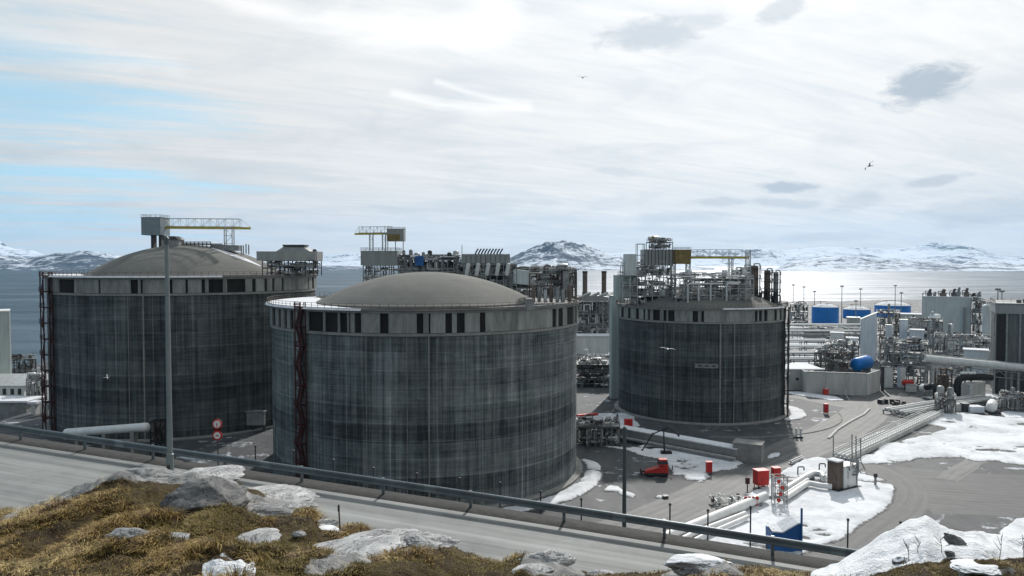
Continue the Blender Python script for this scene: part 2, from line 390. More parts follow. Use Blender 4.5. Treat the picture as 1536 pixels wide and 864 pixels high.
def snow_mat(name='snow', dirt=.25, scale=.35, edge=False):
    m, g, b = new_mat(name)
    co = g.add('ShaderNodeTexCoord').outputs['Object']
    n1 = g.noise(co, scale, 6, .62, .5); n2 = g.noise(co, scale * 9, 5, .68)
    c = g.ramp(g.m('ADD', g.m('MULTIPLY', n1, .7), g.m('MULTIPLY', n2, .3)), [(.30, (.36, .36, .35)), (.40, (.60 - dirt * .2, .62 - dirt * .2, .64 - dirt * .2)), (.56, (.76, .775, .80))])
    if edge:                            # slush and grit where the snow thins out, old wheel marks across it
        a = g.add('ShaderNodeVertexColor', layer_name='edge').outputs['Color']; e = g.sep(a)[0]
        k = g.rng(g.m('ADD', e, g.m('MULTIPLY', g.m('SUBTRACT', n2, .5), 1.3)), .10, .55)
        grit = g.ramp(n2, [(.35, (.075, .075, .073)), (.65, (.23, .225, .215))])
        tr = g.noise(g.vm('MULTIPLY', co, (.9, .05, 1)), .8, 4, .6, .8); c = g.mix(g.rng(tr, .60, .74, 0, .38), c, (.34, .34, .335))
        c = g.mix(k, grit, c)
    g.put(b, 'Base Color', c); b.inputs['Roughness'].default_value = .85; b.inputs['Specular IOR Level'].default_value = .2
    h = g.m('ADD', n1, g.m('MULTIPLY', n2, .25))
    g.put(b, 'Normal', g.add('ShaderNodeBump', {'Height': h, 'Strength': .5, 'Distance': .5 / scale * .12}).outputs[0])
    return m

def sea_mat():
    """choppy water: body colour plus the share of sky and sun that a wave-covered surface reflects"""
    m, g, b = new_mat('sea_water')
    co = g.add('ShaderNodeTexCoord').outputs['Object']
    w1 = g.noise(g.vm('MULTIPLY', co, (.05, .10, 1)), 1, 4, .62, .6); w2 = g.noise(co, .45, 3, .6, .3); w3 = g.noise(g.vm('MULTIPLY', co, (.0035, .011, 1)), 1, 5, .62, .5)
    h = g.m('ADD', g.m('MULTIPLY', w1, 3.0), g.m('MULTIPLY', w2, .8))
    bump = g.add('ShaderNodeBump', {'Height': h, 'Strength': .5, 'Distance': 1.2}).outputs[0]
    c = g.ramp(g.m('ADD', g.m('MULTIPLY', w3, .5), g.m('MULTIPLY', w1, .5)), [(.35, (.008, .034, .056)), (.65, (.020, .064, .094))])
    d = g.add('ShaderNodeBsdfDiffuse', {'Color': c, 'Normal': bump}).outputs[0]
    gl = g.add('ShaderNodeBsdfGlossy', {'Color': (.95, .97, 1.0), 'Roughness': .47, 'Normal': bump}).outputs[0]
    mx = g.add('ShaderNodeMixShader', {0: g.rng(w3, .3, .7, .10, .18), 1: d, 2: gl}).outputs[0]
    out = [n for n in g.N if n.type == 'OUTPUT_MATERIAL'][0]; g.L.new(mx, out.inputs[0]); g.N.remove(b)
    return m

def mountain_mat(name, rocky=.5, scale=1.0):
    m, g, b = new_mat(name)
    geo = g.add('ShaderNodeNewGeometry'); co = geo.outputs['Position']; nz = g.sep(geo.outputs['Normal'])[2]
    n1 = g.noise(g.vm('MULTIPLY', co, (1, 1, 2.2)), .0026 * scale, 7, .68, 1.2); n2 = g.noise(g.vm('MULTIPLY', co, (1, .5, 1.6)), .014 * scale, 6, .7, .8)
    n3 = g.noise(co, .0006 * scale, 4, .5)
    s = g.m('ADD', g.m('MULTIPLY', n1, .55), g.m('ADD', g.m('MULTIPLY', n2, .45), g.m('MULTIPLY', g.m('SUBTRACT', nz, .85), .55)))
    s = g.m('ADD', s, g.m('MULTIPLY', g.m('SUBTRACT', n3, .5), .35))
    k = g.rng(s, rocky - .06, rocky + .05)
    rock = g.ramp(n2, [(.3, (.035, .052, .078)), (.7, (.095, .125, .165))])
    c = g.mix(k, rock, (.68, .74, .82)); g.put(b, 'Base Color', c); b.inputs['Roughness'].default_value = .85; b.inputs['Specular IOR Level'].default_value = .15
    g.put(b, 'Normal', g.add('ShaderNodeBump', {'Height': n1, 'Strength': .6, 'Distance': 60}).outputs[0])
    return m

def heath_mat():
    """peaty heath: straw, moss and bare soil, granite where the vertex mask says so"""
    m, g, b = new_mat('heath')
    co = g.add('ShaderNodeTexCoord').outputs['Object']
    a = g.add('ShaderNodeVertexColor', layer_name='cover').outputs['Color']; sr, sg, sb = g.add('ShaderNodeSeparateColor', {0: a}).outputs
    n1 = g.noise(co, .7, 6, .65, .6); n2 = g.noise(co, 5, 5, .7); n3 = g.noise(co, 22, 3, .7)
    f = g.m('ADD', g.m('MULTIPLY', n1, .5), g.m('ADD', g.m('MULTIPLY', n2, .3), g.m('MULTIPLY', n3, .2)))
    soil = g.ramp(f, [(.36, (.012, .009, .005)), (.47, (.042, .028, .012)), (.57, (.075, .055, .018)), (.70, (.19, .135, .055))])
    rn = g.noise(co, 2.4, 7, .7, .4); rn2 = g.noise(co, 30, 3, .7)
    rock = g.ramp(g.m('ADD', g.m('MULTIPLY', rn, .7), g.m('MULTIPLY', rn2, .3)), [(.32, (.07, .072, .075)), (.48, (.22, .22, .215)), (.64, (.40, .395, .38))])
    c = g.mix(g.rng(g.m('ADD', sr, g.m('MULTIPLY', g.m('SUBTRACT', n2, .5), .9)), .35, .6), soil, rock)
    sn = g.rng(g.m('ADD', sg, g.m('MULTIPLY', g.m('SUBTRACT', n2, .5), .7)), .4, .55)
    c = g.mix(sn, c, g.ramp(n2, [(.3, (.62, .65, .68)), (.6, (.82, .83, .84))]))
    c = g.mix(sb, c, g.ramp(g.m('ADD', g.m('MULTIPLY', n1, .5), g.m('MULTIPLY', n2, .5)), [(.3, (.035, .034, .033)), (.7, (.12, .115, .108))]))
    g.put(b, 'Base Color', c); b.inputs['Roughness'].default_value = .9; b.inputs['Specular IOR Level'].default_value = .15
    h = g.m('ADD', g.m('MULTIPLY', n2, 1.0), g.m('MULTIPLY', n3, .5))
    g.put(b, 'Normal', g.add('ShaderNodeBump', {'Height': h, 'Strength': .7, 'Distance': .12}).outputs[0])
    return m

def granite_mat(name, k=1.0, snow=0.0):
    m, g, b = new_mat(name)
    co = g.add('ShaderNodeTexCoord').outputs['Object']; nz = g.sep(g.add('ShaderNodeNewGeometry').outputs['Normal'])[2]
    n = g.noise(co, 2.0, 8, .68, .5); n2 = g.noise(co, 24, 4, .7); cr = g.noise(g.vm('MULTIPLY', co, (1, 1, 3)), 1.1, 5, .6, 1.5)
    f = g.m('ADD', g.m('MULTIPLY', n, .65), g.m('MULTIPLY', n2, .35))
    c = g.ramp(f, [(.33, (.09 * k, .092 * k, .097 * k)), (.48, (.25 * k, .25 * k, .25 * k)), (.66, (.46 * k, .455 * k, .44 * k))])
    c = g.mix(g.rng(g.m('ABSOLUTE', g.m('SUBTRACT', cr, .5)), .018, .0, 0, .8), c, (.03, .03, .03))
    lich = g.noise(co, 3.3, 5, .7, .4); c = g.mix(g.rng(lich, .62, .74, 0, .4), c, (.050, .052, .040))
    if snow: c = g.mix(g.rng(g.m('ADD', nz, g.m('MULTIPLY', g.m('SUBTRACT', n, .5), .8)), .92 - snow, .97 - snow * .8), c, (.80, .81, .83))
    g.put(b, 'Base Color', c); b.inputs['Roughness'].default_value = .85; b.inputs['Specular IOR Level'].default_value = .2
    g.put(b, 'Normal', g.add('ShaderNodeBump', {'Height': f, 'Strength': .6, 'Distance': .08}).outputs[0])
    return m

def blade_mat():
    m, g, b = new_mat('straw_blades')
    a = g.add('ShaderNodeVertexColor', layer_name='tone').outputs['Color']
    g.put(b, 'Base Color', a); b.inputs['Roughness'].default_value = .7; b.inputs['Specular IOR Level'].default_value = .2
    b.inputs['Transmission Weight'].default_value = 0
    return m

def clad_mat(name, col, pitch=.6, horizontal=False, depth=.06, var=.15):
    """ribbed sheet-metal cladding"""
    m, g, b = new_mat(name)
    co = g.add('ShaderNodeTexCoord').outputs['Object']; x, y, z = g.sep(co)[0:3]
    t = z if horizontal else g.m('ADD', x, y)
    w = g.m('FRACT', g.m('DIVIDE', t, pitch)); rib = g.m('LESS_THAN', w, .28)
    n = g.noise(g.vm('MULTIPLY', co, (1, 1, .15)), .7, 5, .6); n2 = g.noise(co, 4, 3, .6)
    c = g.ramp(n, [(.3, tuple(k * (1 - var) for k in col)), (.7, tuple(min(1, k * (1 + var)) for k in col))])
    c = g.mix(g.m('MULTIPLY', g.rng(n2, .5, .8), .25), c, tuple(k * .5 for k in col))
    g.put(b, 'Base Color', c); b.inputs['Roughness'].default_value = .5; b.inputs['Specular IOR Level'].default_value = .35
    g.put(b, 'Normal', g.add('ShaderNodeBump', {'Height': rib, 'Strength': .6, 'Distance': depth}).outputs[0])
    return m

def dome_mat():
    m, g, b = new_mat('roof_concrete'); co = g.add('ShaderNodeTexCoord').outputs['Object']; x, y, z = g.sep(co)[0:3]
    n = g.noise(co, .12, 6, .62, .3); n2 = g.noise(co, 1.6, 5, .65); ring = g.noise(g.comb(0.0, 0.0, g.m('MULTIPLY', z, 1.5)), 1.6, 4, .6)
    r = g.m('SQRT', g.m('ADD', g.m('MULTIPLY', x, x), g.m('MULTIPLY', y, y))); ln = g.m('LESS_THAN', g.m('FRACT', g.m('DIVIDE', r, 3.3)), .03)
    an = g.m('ARCTAN2', y, x); ln2 = g.m('LESS_THAN', g.m('FRACT', g.m('MULTIPLY', an, 24 / 6.2832)), .012)
    f = g.m('ADD', g.m('MULTIPLY', n, .42), g.m('ADD', g.m('MULTIPLY', n2, .26), g.m('MULTIPLY', ring, .32)))
    f = g.m('SUBTRACT', f, g.m('MULTIPLY', g.m('MAXIMUM', ln, ln2), .05))
    c = g.ramp(f, [(.34, (.120, .122, .112)), (.50, (.172, .172, .158)), (.66, (.225, .222, .205))])
    g.put(b, 'Base Color', c); b.inputs['Roughness'].default_value = .9; b.inputs['Specular IOR Level'].default_value = .15
    g.put(b, 'Normal', g.add('ShaderNodeBump', {'Height': f, 'Strength': .25, 'Distance': .15}).outputs[0]); return m

M = {
    'steel': plain('galvanised_steel', (.40, .415, .41), .5, .3, .3, .8),
    'dark': plain('dark_steel', (.060, .060, .062), .6, .2, .4, .7),
    'mid': plain('grey_painted_steel', (.25, .26, .258), .6, .1, .4, .7),
    'brown': plain('weathered_brown_steel', (.135, .105, .088), .7, .1, .5, .7),
    'pale': plain('pale_paint', (.62, .63, .61), .5, 0, .2, .6),
    'white': plain('white_paint', (.74, .74, .72), .5, 0, .15, .5),
    'silver': plain('pipe_lagging', (.58, .59, .59), .4, .45, .2, .9),
    'yellow': plain('crane_yellow', (.46, .38, .05), .5, 0, .3, .8),
    'ochre': plain('ochre_panel', (.20, .15, .05), .6, 0, .5, .8),
    'red': plain('red_paint', (.50, .026, .020), .5, 0, .4, .7),
    'darkred': plain('dark_red_oxide', (.055, .011, .012), .7, 0, .5, .6),
    'blue': plain('blue_paint', (.012, .21, .64), .45, 0, .18, .25),
    'blue2': plain('blue_sheet', (.015, .10, .30), .5, 0, .2, .5),
    'rail': plain('guardrail_steel', (.17, .20, .215), .42, .6, .25, .9),
    'cab_grey': plain('blue_grey_paint', (.20, .245, .27), .5, 0, .2, .6),
    'pole_pale': plain('pale_pole_steel', (.20, .235, .24), .5, .3, .25, .6),
    'pole': plain('lamp_pole_steel', (.085, .105, .11), .5, .3, .2, .6),
    'conc': plain('concrete', (.26, .26, .25), .85, 0, .3, .35, .2, .2),
    'concp': plain('pale_concrete', (.52, .525, .50), .85, 0, .22, .4, .2, .2, True),
    'parapet': plain('parapet_concrete', (.265, .275, .262), .85, 0, .52, .5, .2, .2, True),
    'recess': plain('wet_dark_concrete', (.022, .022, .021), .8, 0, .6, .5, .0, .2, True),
    'dome': dome_mat(),
    'glass': plain('dark_glass', (.03, .04, .05), .15, 0, .2, .5),
    'black': plain('black_lagging', (.016, .016, .017), .55, 0, .3, .8),
    'rubber': plain('rubber', (.02, .02, .02), .8, 0, .3, 2),
    'clad': clad_mat('grey_cladding', (.54, .585, .58)),
    'clad_green': clad_mat('pale_green_cladding', (.42, .49, .465), .5),
    'clad_silver': clad_mat('silver_blue_cladding', (.68, .73, .78), .9),
    'clad_dark': clad_mat('dark_slat_cladding', (.11, .12, .117), .9, True, .25, .4),
    'clad_white': clad_mat('white_cladding', (.70, .72, .70), 1.2),
    'clad_beige': clad_mat('beige_cladding', (.44, .44, .41), 1.5),
    'clad_mod': clad_mat('module_cladding', (.27, .285, .275), .8),
    'snow': snow_mat(), 'snow_fine': snow_mat('roof_snow_surface', .1, 1.2),
    'gravel': ground_mat(),
    'tree_dead': plain('dry_stem', (.10, .065, .035), .8, 0, .4, 3),
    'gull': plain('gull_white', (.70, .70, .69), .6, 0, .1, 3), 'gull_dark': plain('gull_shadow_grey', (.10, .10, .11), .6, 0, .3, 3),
}
# ------------------------------------------------------------------ sea and mountains
SEA_Z = -6.0
mb = MB(); mb.quad((-33000, -3000, SEA_Z), (33000, -3000, SEA_Z), (33000, 24000, SEA_Z), (-33000, 24000, SEA_Z))
struct(mb.build('sea', sea_mat(), smooth=False), 'grey blue fjord water, glinting white toward the sun', 'sea')

def range_obj(name, label, prof, Y0, Yc, Y1, mat, seed, nu=420, nv=70, freq=1 / 900., rough=.5):
    xs = [p[0] for p in prof]; us = np.linspace(xs[0], xs[-1], nu)
    H = np.interp(us, xs, [p[1] for p in prof])
    H = (394 - H) / FPX * Yc + CAMZ - SEA_Z
    u = (us - 768) / FPX
    t = np.linspace(0, 1, nv); Y = Y0 + (Y1 - Y0) * t ** 1.0
    UU, YY = np.meshgrid(u, Y); HH = np.broadcast_to(H, UU.shape); X = UU * YY
    wig = (fbm(X / 2600., YY / 2600., 3, seed + 5) - .5) * .5
    s = np.where(YY < Yc, (YY - Y0) / (Yc - Y0), 1 - .75 * (YY - Yc) / (Y1 - Yc))
    s = np.clip(s, 0, 1); s = s * s * (3 - 2 * s) * .55 + s * .45
    R = ridged(X * freq, YY * freq * .8, 6, seed); Fb = fbm(X * freq * 2.5, YY * freq * 2.5, 5, seed + 3)
    z = HH * np.clip(s * (1 - rough * .5) + s * rough * (R - .35) + s * (Fb - .5) * .35 + wig * s * (1 - s) * 1.5, 0, 9) 
    # rescale every column so that its skyline keeps the intended height
    ang = (z - (CAMZ - SEA_Z)) / YY; want = (HH[0] - (CAMZ - SEA_Z)) / Yc
    mx = (z / YY).max(0); k = np.clip((HH[0] / Yc) / np.maximum(mx, 1e-6), .3, 3)
    k = np.convolve(np.pad(k, 6, 'edge'), np.ones(13) / 13, 'valid'); z = z * k
    z[0] = -20; z[-1] = np.minimum(z[-1], 10)
    o = grid_obj(name, np.stack([X, YY, z + SEA_Z], -1), nv, nu, mat)
    return struct(o, label, 'mountain')
range_obj('mountain_range', 'distant snow-covered range across the fjord', [(-900, 345), (-300, 352), (0, 362), (22, 371), (60, 379), (150, 383), (300, 384), (480, 384), (520, 379), (560, 384), (760, 387), (940, 379), (1000, 374), (1090, 376), (1130, 373), (1152, 370), (1180, 376), (1240, 370), (1300, 371), (1330, 377), (1352, 371), (1400, 365), (1430, 366), (1470, 373), (1500, 383), (1560, 387), (2000, 372), (2500, 375)],
          12500, 15500, 19000, mountain_mat('far_mountain_snow', .53, .7), 4, 520, 60, 1 / 1900., .55)
range_obj('mountain_range', 'dark rocky shore hills with snow gullies at the left of the fjord', [(-900, 372), (-300, 376), (0, 381), (40, 388), (70, 381), (100, 379), (125, 377), (146, 378), (170, 383), (230, 389), (300, 392), (420, 396), (520, 399), (640, 404)],
          5900, 7000, 8300, mountain_mat('rocky_hill_snow', .60, 1.2), 11, 360, 60, 1 / 520., .5)
range_obj('mountain', 'steep snowy blue mountain rising alone behind the stacks', [(690, 403), (740, 396), (770, 385), (800, 370), (830, 361), (852, 361), (880, 368), (920, 382), (960, 391), (1030, 399), (1080, 404)],
          6000, 7300, 8800, mountain_mat('lone_mountain_snow', .57, 1.3), 23, 300, 80, 1 / 620., .55)
range_obj('mountain_range', 'low snowy hills with rock outcrops along the right shore', [(1120, 406), (1165, 402), (1190, 391), (1250, 384), (1270, 383), (1300, 385), (1370, 388), (1400, 391), (1440, 396), (1462, 391), (1490, 390), (1520, 395), (1560, 397), (1900, 388), (2500, 380)],
          5150, 6600, 8000, mountain_mat('right_hill_snow', .55, 1.6), 37, 460, 70, 1 / 480., .6)

# ------------------------------------------------------------------ the tanks' places (needed by the ground)
T1 = dict(x=-100.5, y=239.0, z=5.0, R=38.0, top=48.4)
T2 = dict(x=-21.6, y=196.0, z=0.0, R=38.0, top=42.4)
T3 = dict(x=67.0, y=273.5, z=0.0, R=28.6, top=37.4)

# ------------------------------------------------------------------ plant ground
def inside(poly, X, Y):
    r = np.zeros(X.shape, bool); n = len(poly); j = n - 1
    for i in range(n):
        xi, yi = poly[i][:2]; xj, yj = poly[j][:2]
        c = ((yi > Y) != (yj > Y)) & (X < (xj - xi) * (Y - yi) / (yj - yi + 1e-12) + xi)
        r ^= c; j = i
    return r
shore = [GP(-500, 600), GP(-120, 572), GP(-20, 560), GP(40, 545), GP(80, 528), (-110, 560), (-60, 720), (30, 1000), GP(900, 447), GP(1180, 452), GP(1340, 450), GP(1500, 447), GP(1750, 452), GP(2100, 480), (900, 60), (-700, 60)]
gx = np.arange(-480, 1150, 6.0); gy = np.arange(62, 1250, 6.0); GX, GY = np.meshgrid(gx, gy)
jx = (fbm(GX / 40, GY / 40, 4, 3) - .5) * 30; jy = (fbm(GX / 40, GY / 40, 4, 8) - .5) * 30
land = inside([(p[0], p[1]) for p in shore], GX + jx, GY + jy)
GZ = np.where(land, 0.0, -14.0)
rt1 = np.hypot(GX - T1['x'], GY - T1['y']); s_ = np.clip((72 - rt1) / 24, 0, 1); GZ = GZ + np.where(land, 5.0 * s_ * s_ * (3 - 2 * s_), 0)
grid_o = grid_obj('plant_ground', np.stack([GX, GY, GZ], -1), len(gy), len(gx), M['gravel'])
struct(grid_o, 'grey gravel and asphalt ground of the plant', 'ground')

# ------------------------------------------------------------------ upper road and guardrail line
RAIL_CTRL = [(-420, 572, 44.0), (-150, 612, 40.6), (0, 635, 38.6), (250, 671, 36.0), (400, 692, 34.4), (640, 727, 32.3), (850, 757, 30.6), (1000, 778, 29.4), (1150, 802, 28.4), (1290, 826, 27.6), (1420, 848, 26.8), (1800, 905, 24.6)]
rp = np.array([list(P(*c)) for c in RAIL_CTRL]); tt = np.linspace(0, 1, len(rp))
seg = np.r_[0, np.cumsum(np.hypot(np.diff(rp[:, 0]), np.diff(rp[:, 1])))]
cx_, cy_, cz_ = (np.polyfit(seg, rp[:, i], 3) for i in range(3))
ds = np.arange(0, seg[-1], .5)
RAIL = np.stack([np.polyval(cx_, ds), np.polyval(cy_, ds), np.polyval(cz_, ds)], -1)      # rail top line
ROADZ = RAIL[:, 2] - .80
tan = np.gradient(RAIL[:, :2], axis=0); tan /= np.linalg.norm(tan, axis=1)[:, None]
nrm = np.stack([tan[:, 1], -tan[:, 0]], -1)                                              # towards the camera
def road_query(X, Y):
    d2 = (X[..., None] - RAIL[::4, 0]) ** 2 + (Y[..., None] - RAIL[::4, 1]) ** 2
    i = d2.argmin(-1) * 4
    return (X - RAIL[i, 0]) * nrm[i, 0] + (Y - RAIL[i, 1]) * nrm[i, 1], ROADZ[i]

# ------------------------------------------------------------------ the near hill, its road shelf and the bank down to the plant
SIL = [(-500, 800, 21), (-150, 786, 21), (0, 773, 21), (50, 756, 21), (100, 740, 21), (150, 720, 21), (185, 708, 21), (250, 706, 21), (300, 709, 20.5), (341, 722, 20), (375, 742, 19.5), (410, 751, 19), (465, 760, 18), (478, 782, 17), (508, 795, 16.5), (564, 806, 16), (607, 806, 15.5), (670, 813, 15), (696, 826, 15), (716, 836, 14.5), (755, 846, 14), (788, 830, 14), (827, 836, 14), (860, 853, 13.5), (886, 858, 13), (935, 862, 13), (995, 860, 13), (1051, 843, 13), (1086, 848, 13), (1121, 862, 12.5), (1180, 866, 12.5), (1228, 860, 12.5), (1256, 852, 13), (1309, 821, 13.5), (1365, 787, 14), (1388, 782, 14), (1411, 800, 14), (1432, 806, 14), (1500, 806, 14), (1560, 800, 14), (1700, 790, 15), (2000, 780, 16)]
su, ss, sy = [], [], []
for a, b_, c in SIL:
    d = ray(a, b_); su.append(d.x / d.y); ss.append(d.z / d.y); sy.append(c)
hu = np.linspace(su[0], su[-1], 760)
hs = np.interp(hu, su, ss); hy = np.interp(hu, su, sy)
hs = hs + (fbm(hu * 60, hu * 0, 4, 5) - .5) * .007
hyj = np.convolve(np.pad(hy, 8, 'edge'), np.ones(17) / 17, 'valid')
tr = np.concatenate([np.linspace(0, 1, 110) ** 1.0, 1 + np.linspace(0, 1, 100)[1:] ** 1.7 * 6.5])
UU, TT = np.meshgrid(hu, tr); YC = np.broadcast_to(hyj, UU.shape); SCc = np.broadcast_to(hs, UU.shape)
Y0h = 3.2
YY = np.where(TT <= 1, Y0h + (YC - Y0h) * TT, YC + (TT - 1) * 15.0); XX = UU * YY
tq = np.clip(TT, 0, 1); s0 = -2.05 / Y0h
slope = s0 + (SCc - s0) * (1 - (1 - tq) ** 2.1)
zc = SCc * YC
zz_ = np.where(TT <= 1, slope * YY, zc - .62 * (YY - YC) - .02 * (YY - YC) ** 2)
amp = np.where(TT <= 1, (1 - tq ** 6) * np.clip(TT * 3, 0, 1), 0)
zz_ = zz_ + amp * ((fbm(XX / 3.2, YY / 3.2, 4, 2) - .5) * .95 + (fbm(XX / .75, YY / .75, 3, 6) - .5) * .55)
Zw = CAMZ + zz_
sdq, rz = road_query(XX, YY)
ROADW = 10.5
shelf = rz - .22
bank = rz - .35 - .62 * np.maximum(-sdq - .9, 0) + (fbm(XX / 4, YY / 4, 4, 9) - .5) * np.clip((-sdq - 2) / 5, 0, 1) * 1.6
beyond = TT > 1
Zw = np.where(beyond & (sdq > -.9), np.maximum(Zw, shelf), Zw)
Zw = np.where(beyond & (sdq > -.9) & (sdq < ROADW), np.minimum(Zw, np.maximum(shelf, Zw * 0 + shelf)), Zw)
Zw = np.where(beyond & (sdq <= -.9), np.maximum(bank, -.6), Zw)
# cover masks: granite (r), snow (g), bare gravel of the bank (b)
rel = np.stack([XX, YY, Zw - CAMZ], -1)
yc_ = rel[..., 1] * sp + rel[..., 2] * cp; zc_ = rel[..., 1] * cp - rel[..., 2] * sp
QX = 768 + FPX * rel[..., 0] / zc_; QY = 432 - FPX * yc_ / zc_
front = (TT <= 1.25)
rock_p = [[(150, 722), (185, 700), (262, 698), (345, 716), (380, 742), (420, 748), (470, 754), (475, 766), (400, 766), (340, 742), (290, 728), (215, 722)],
          [(0, 776), (60, 748), (140, 716), (170, 716), (120, 742), (60, 764), (0, 790)],
          [(430, 862), (500, 832), (550, 822), (600, 803), (675, 808), (668, 824), (600, 826), (545, 845), (480, 864)],
          [(545, 812), (575, 800), (620, 800), (610, 812)], [(780, 850), (790, 826), (830, 832), (868, 852), (880, 864), (790, 864)],
          [(985, 866), (1040, 840), (1095, 845), (1125, 864)], [(1430, 864), (1445, 850), (1520, 852), (1530, 864)]]
snow_p = [[(300, 850), (330, 842), (385, 850), (380, 870), (305, 870)], [(472, 784), (500, 790), (520, 802), (480, 796)],
          [(1215, 862), (1256, 846), (1309, 812), (1365, 776), (1390, 770), (1415, 792), (1440, 800), (1500, 800), (1600, 780), (1900, 760), (1900, 838), (1545, 838), (1480, 842), (1420, 840), (1370, 848), (1330, 858), (1280, 872), (1220, 872)]]
def soft(polys):
    a = np.zeros(XX.shape)
    for p_ in polys: a = np.maximum(a, inside(p_, QX, QY) & front)
    return a.astype(float)
RK, SN = soft(rock_p), soft(snow_p)
for _ in range(2):
    for A in (RK, SN):
        A[1:-1, 1:-1] = (A[1:-1, 1:-1] * 2 + A[:-2, 1:-1] + A[2:, 1:-1] + A[1:-1, :-2] + A[1:-1, 2:]) / 6
BK = np.where(beyond & ((YY - YC) > .8), 1.0, 0.0); SN = np.where(BK > .5, 0, SN)
Zw = Zw + RK * (ridged(XX / 1.6, YY / 1.6, 4, 4) - .5) * .16 * (1 - tq ** 8) + SN * .05
hill = grid_obj('hillside', np.stack([XX, YY, Zw], -1), len(tr), len(hu), heath_mat())
ca_ = hill.data.color_attributes.new('cover', 'FLOAT_COLOR', 'POINT')
ca_.data.foreach_set('color', np.stack([RK, SN, BK, np.ones_like(RK)], -1).astype(np.float32).ravel())
struct(hill, 'heath-covered near hillside with granite outcrops, sloping down to the road', 'hillside')

def hill_z(X, Y):
    u = X / Y; j = int(np.clip(np.searchsorted(hu, u), 1, len(hu) - 1)); c = YY[:, j]; return float(np.interp(Y, c, Zw[:, j]))
def hill_hit(px, py):
    d = ray(px, py); u = d.x / d.y
    j = int(np.clip(np.searchsorted(hu, u), 1, len(hu) - 1)); col = QY[:110, j]; k = int(np.argmin(np.abs(col - py)))
    return Vector((XX[k, j], YY[k, j], Zw[k, j]))

# road surface
MR = track_mat('dusty_asphalt', (.085, .091, .090), (.275, .284, .274), .02, 1.3)
us_ = np.linspace(.35, ROADW, 24); V = []; UV = []
for i in range(0, len(RAIL), 2):
    for a in us_:
        V.append((RAIL[i, 0] + nrm[i, 0] * a, RAIL[i, 1] + nrm[i, 1] * a, ROADZ[i] - .004 * a)); UV.append((a, ds[i]))
ro = grid_obj('road', np.array(V), len(range(0, len(RAIL), 2)), len(us_), MR, uv=np.array(UV))
struct(ro, 'dusty grey road running downhill in front of the tanks', 'road')
mb = MB(); mb.sweep([(RAIL[i, 0], RAIL[i, 1], ROADZ[i]) for i in range(0, len(RAIL), 2)], [(.45, -.02), (.25, .05), (-.1, .07), (-.7, .02), (-1.0, -.4)])
struct(mb.build('road_verge', plain('verge_gravel_shadowed', (.040, .039, .036), .9, 0, .5, 2.5, .5)), 'gravel verge under the guardrail, its dark tone holding the rail shadow too', 'verge')  # dark gravel berm; the rail's shadow is put into its colour too

# ------------------------------------------------------------------ tracks and snow on the plant ground
def resample(poly, step, closed=True):
    out = []; n = len(poly)
    for i in range(n if closed else n - 1):
        a, b_ = Vector(poly[i][:2]), Vector(poly[(i + 1) % n][:2]); k = max(1, int((b_ - a).length / step))
        out += [a.lerp(b_, t / k) for t in range(k)]
    if not closed: out.append(Vector(poly[-1][:2]))
    return out
def blur(A, n):
    for _ in range(n):
        B = np.pad(A, 1, 'edge'); A = (B[1:-1, 1:-1] * 2 + B[:-2, 1:-1] + B[2:, 1:-1] + B[1:-1, :-2] + B[1:-1, 2:]) / 6
    return A
def sheet(name, label, pts, mat, z, jit=1.5, step=1.2, seed=0, cat=None, kind='structure', thick=.30):
    """a lying sheet of snow with real thickness that thins out into a ragged edge"""
    P_ = [(p[0], p[1]) for p in pts]; xs = [p[0] for p in P_]; ys = [p[1] for p in P_]; w = max(max(xs) - min(xs), max(ys) - min(ys))
    st = max(.28, min(.75, w / 130)); gx = np.arange(min(xs) - 4, max(xs) + 4, st); gy = np.arange(min(ys) - 4, max(ys) + 4, st); X, Y = np.meshgrid(gx, gy)
    k = jit * 2.4; wx = (fbm(X / 7, Y / 7, 5, seed) - .5) * k * 2; wy = (fbm(X / 7, Y / 7, 5, seed + 50) - .5) * k * 2
    A = blur(inside(P_, X + wx, Y + wy).astype(float), int(1.1 / st) + 1) + (fbm(X / 1.6, Y / 1.6, 4, seed + 9) - .5) * .5
    hole = fbm(X / 11, Y / 5, 4, seed + 77); A = A - np.clip((hole - .66) * 6, 0, 1) * .8
    e = np.clip((A - .5) / .4, 0, 1); Z = z + thick * e * e * (3 - 2 * e) + e * (fbm(X / 2.5, Y / 2.5, 3, seed + 3) - .4) * .12 * thick / .3
    keep = np.maximum.reduce([A[:-1, :-1], A[1:, :-1], A[:-1, 1:], A[1:, 1:]]) > .5
    idx = np.arange(X.size).reshape(X.shape); F = np.stack([idx[:-1, :-1], idx[:-1, 1:], idx[1:, 1:], idx[1:, :-1]], -1)[keep]
    if not len(F): return None
    u, inv = np.unique(F, return_inverse=True); V = np.stack([X.ravel(), Y.ravel(), np.maximum(Z, z).ravel()], -1)[u]
    me = bpy.data.meshes.new(name); me.from_pydata(V.tolist(), [], inv.reshape(-1, 4).tolist()); me.materials.append(mat); me.shade_smooth()
    ca = me.color_attributes.new('edge', 'FLOAT_COLOR', 'POINT'); ee = e.ravel()[u]; ca.data.foreach_set('color', np.stack([ee, ee, ee, np.ones_like(ee)], -1).astype(np.float32).ravel())
    o = bpy.data.objects.new(name, me); COL.objects.link(o); o['kind'] = kind; o['label'] = label; o['category'] = cat or 'snow'
    return o
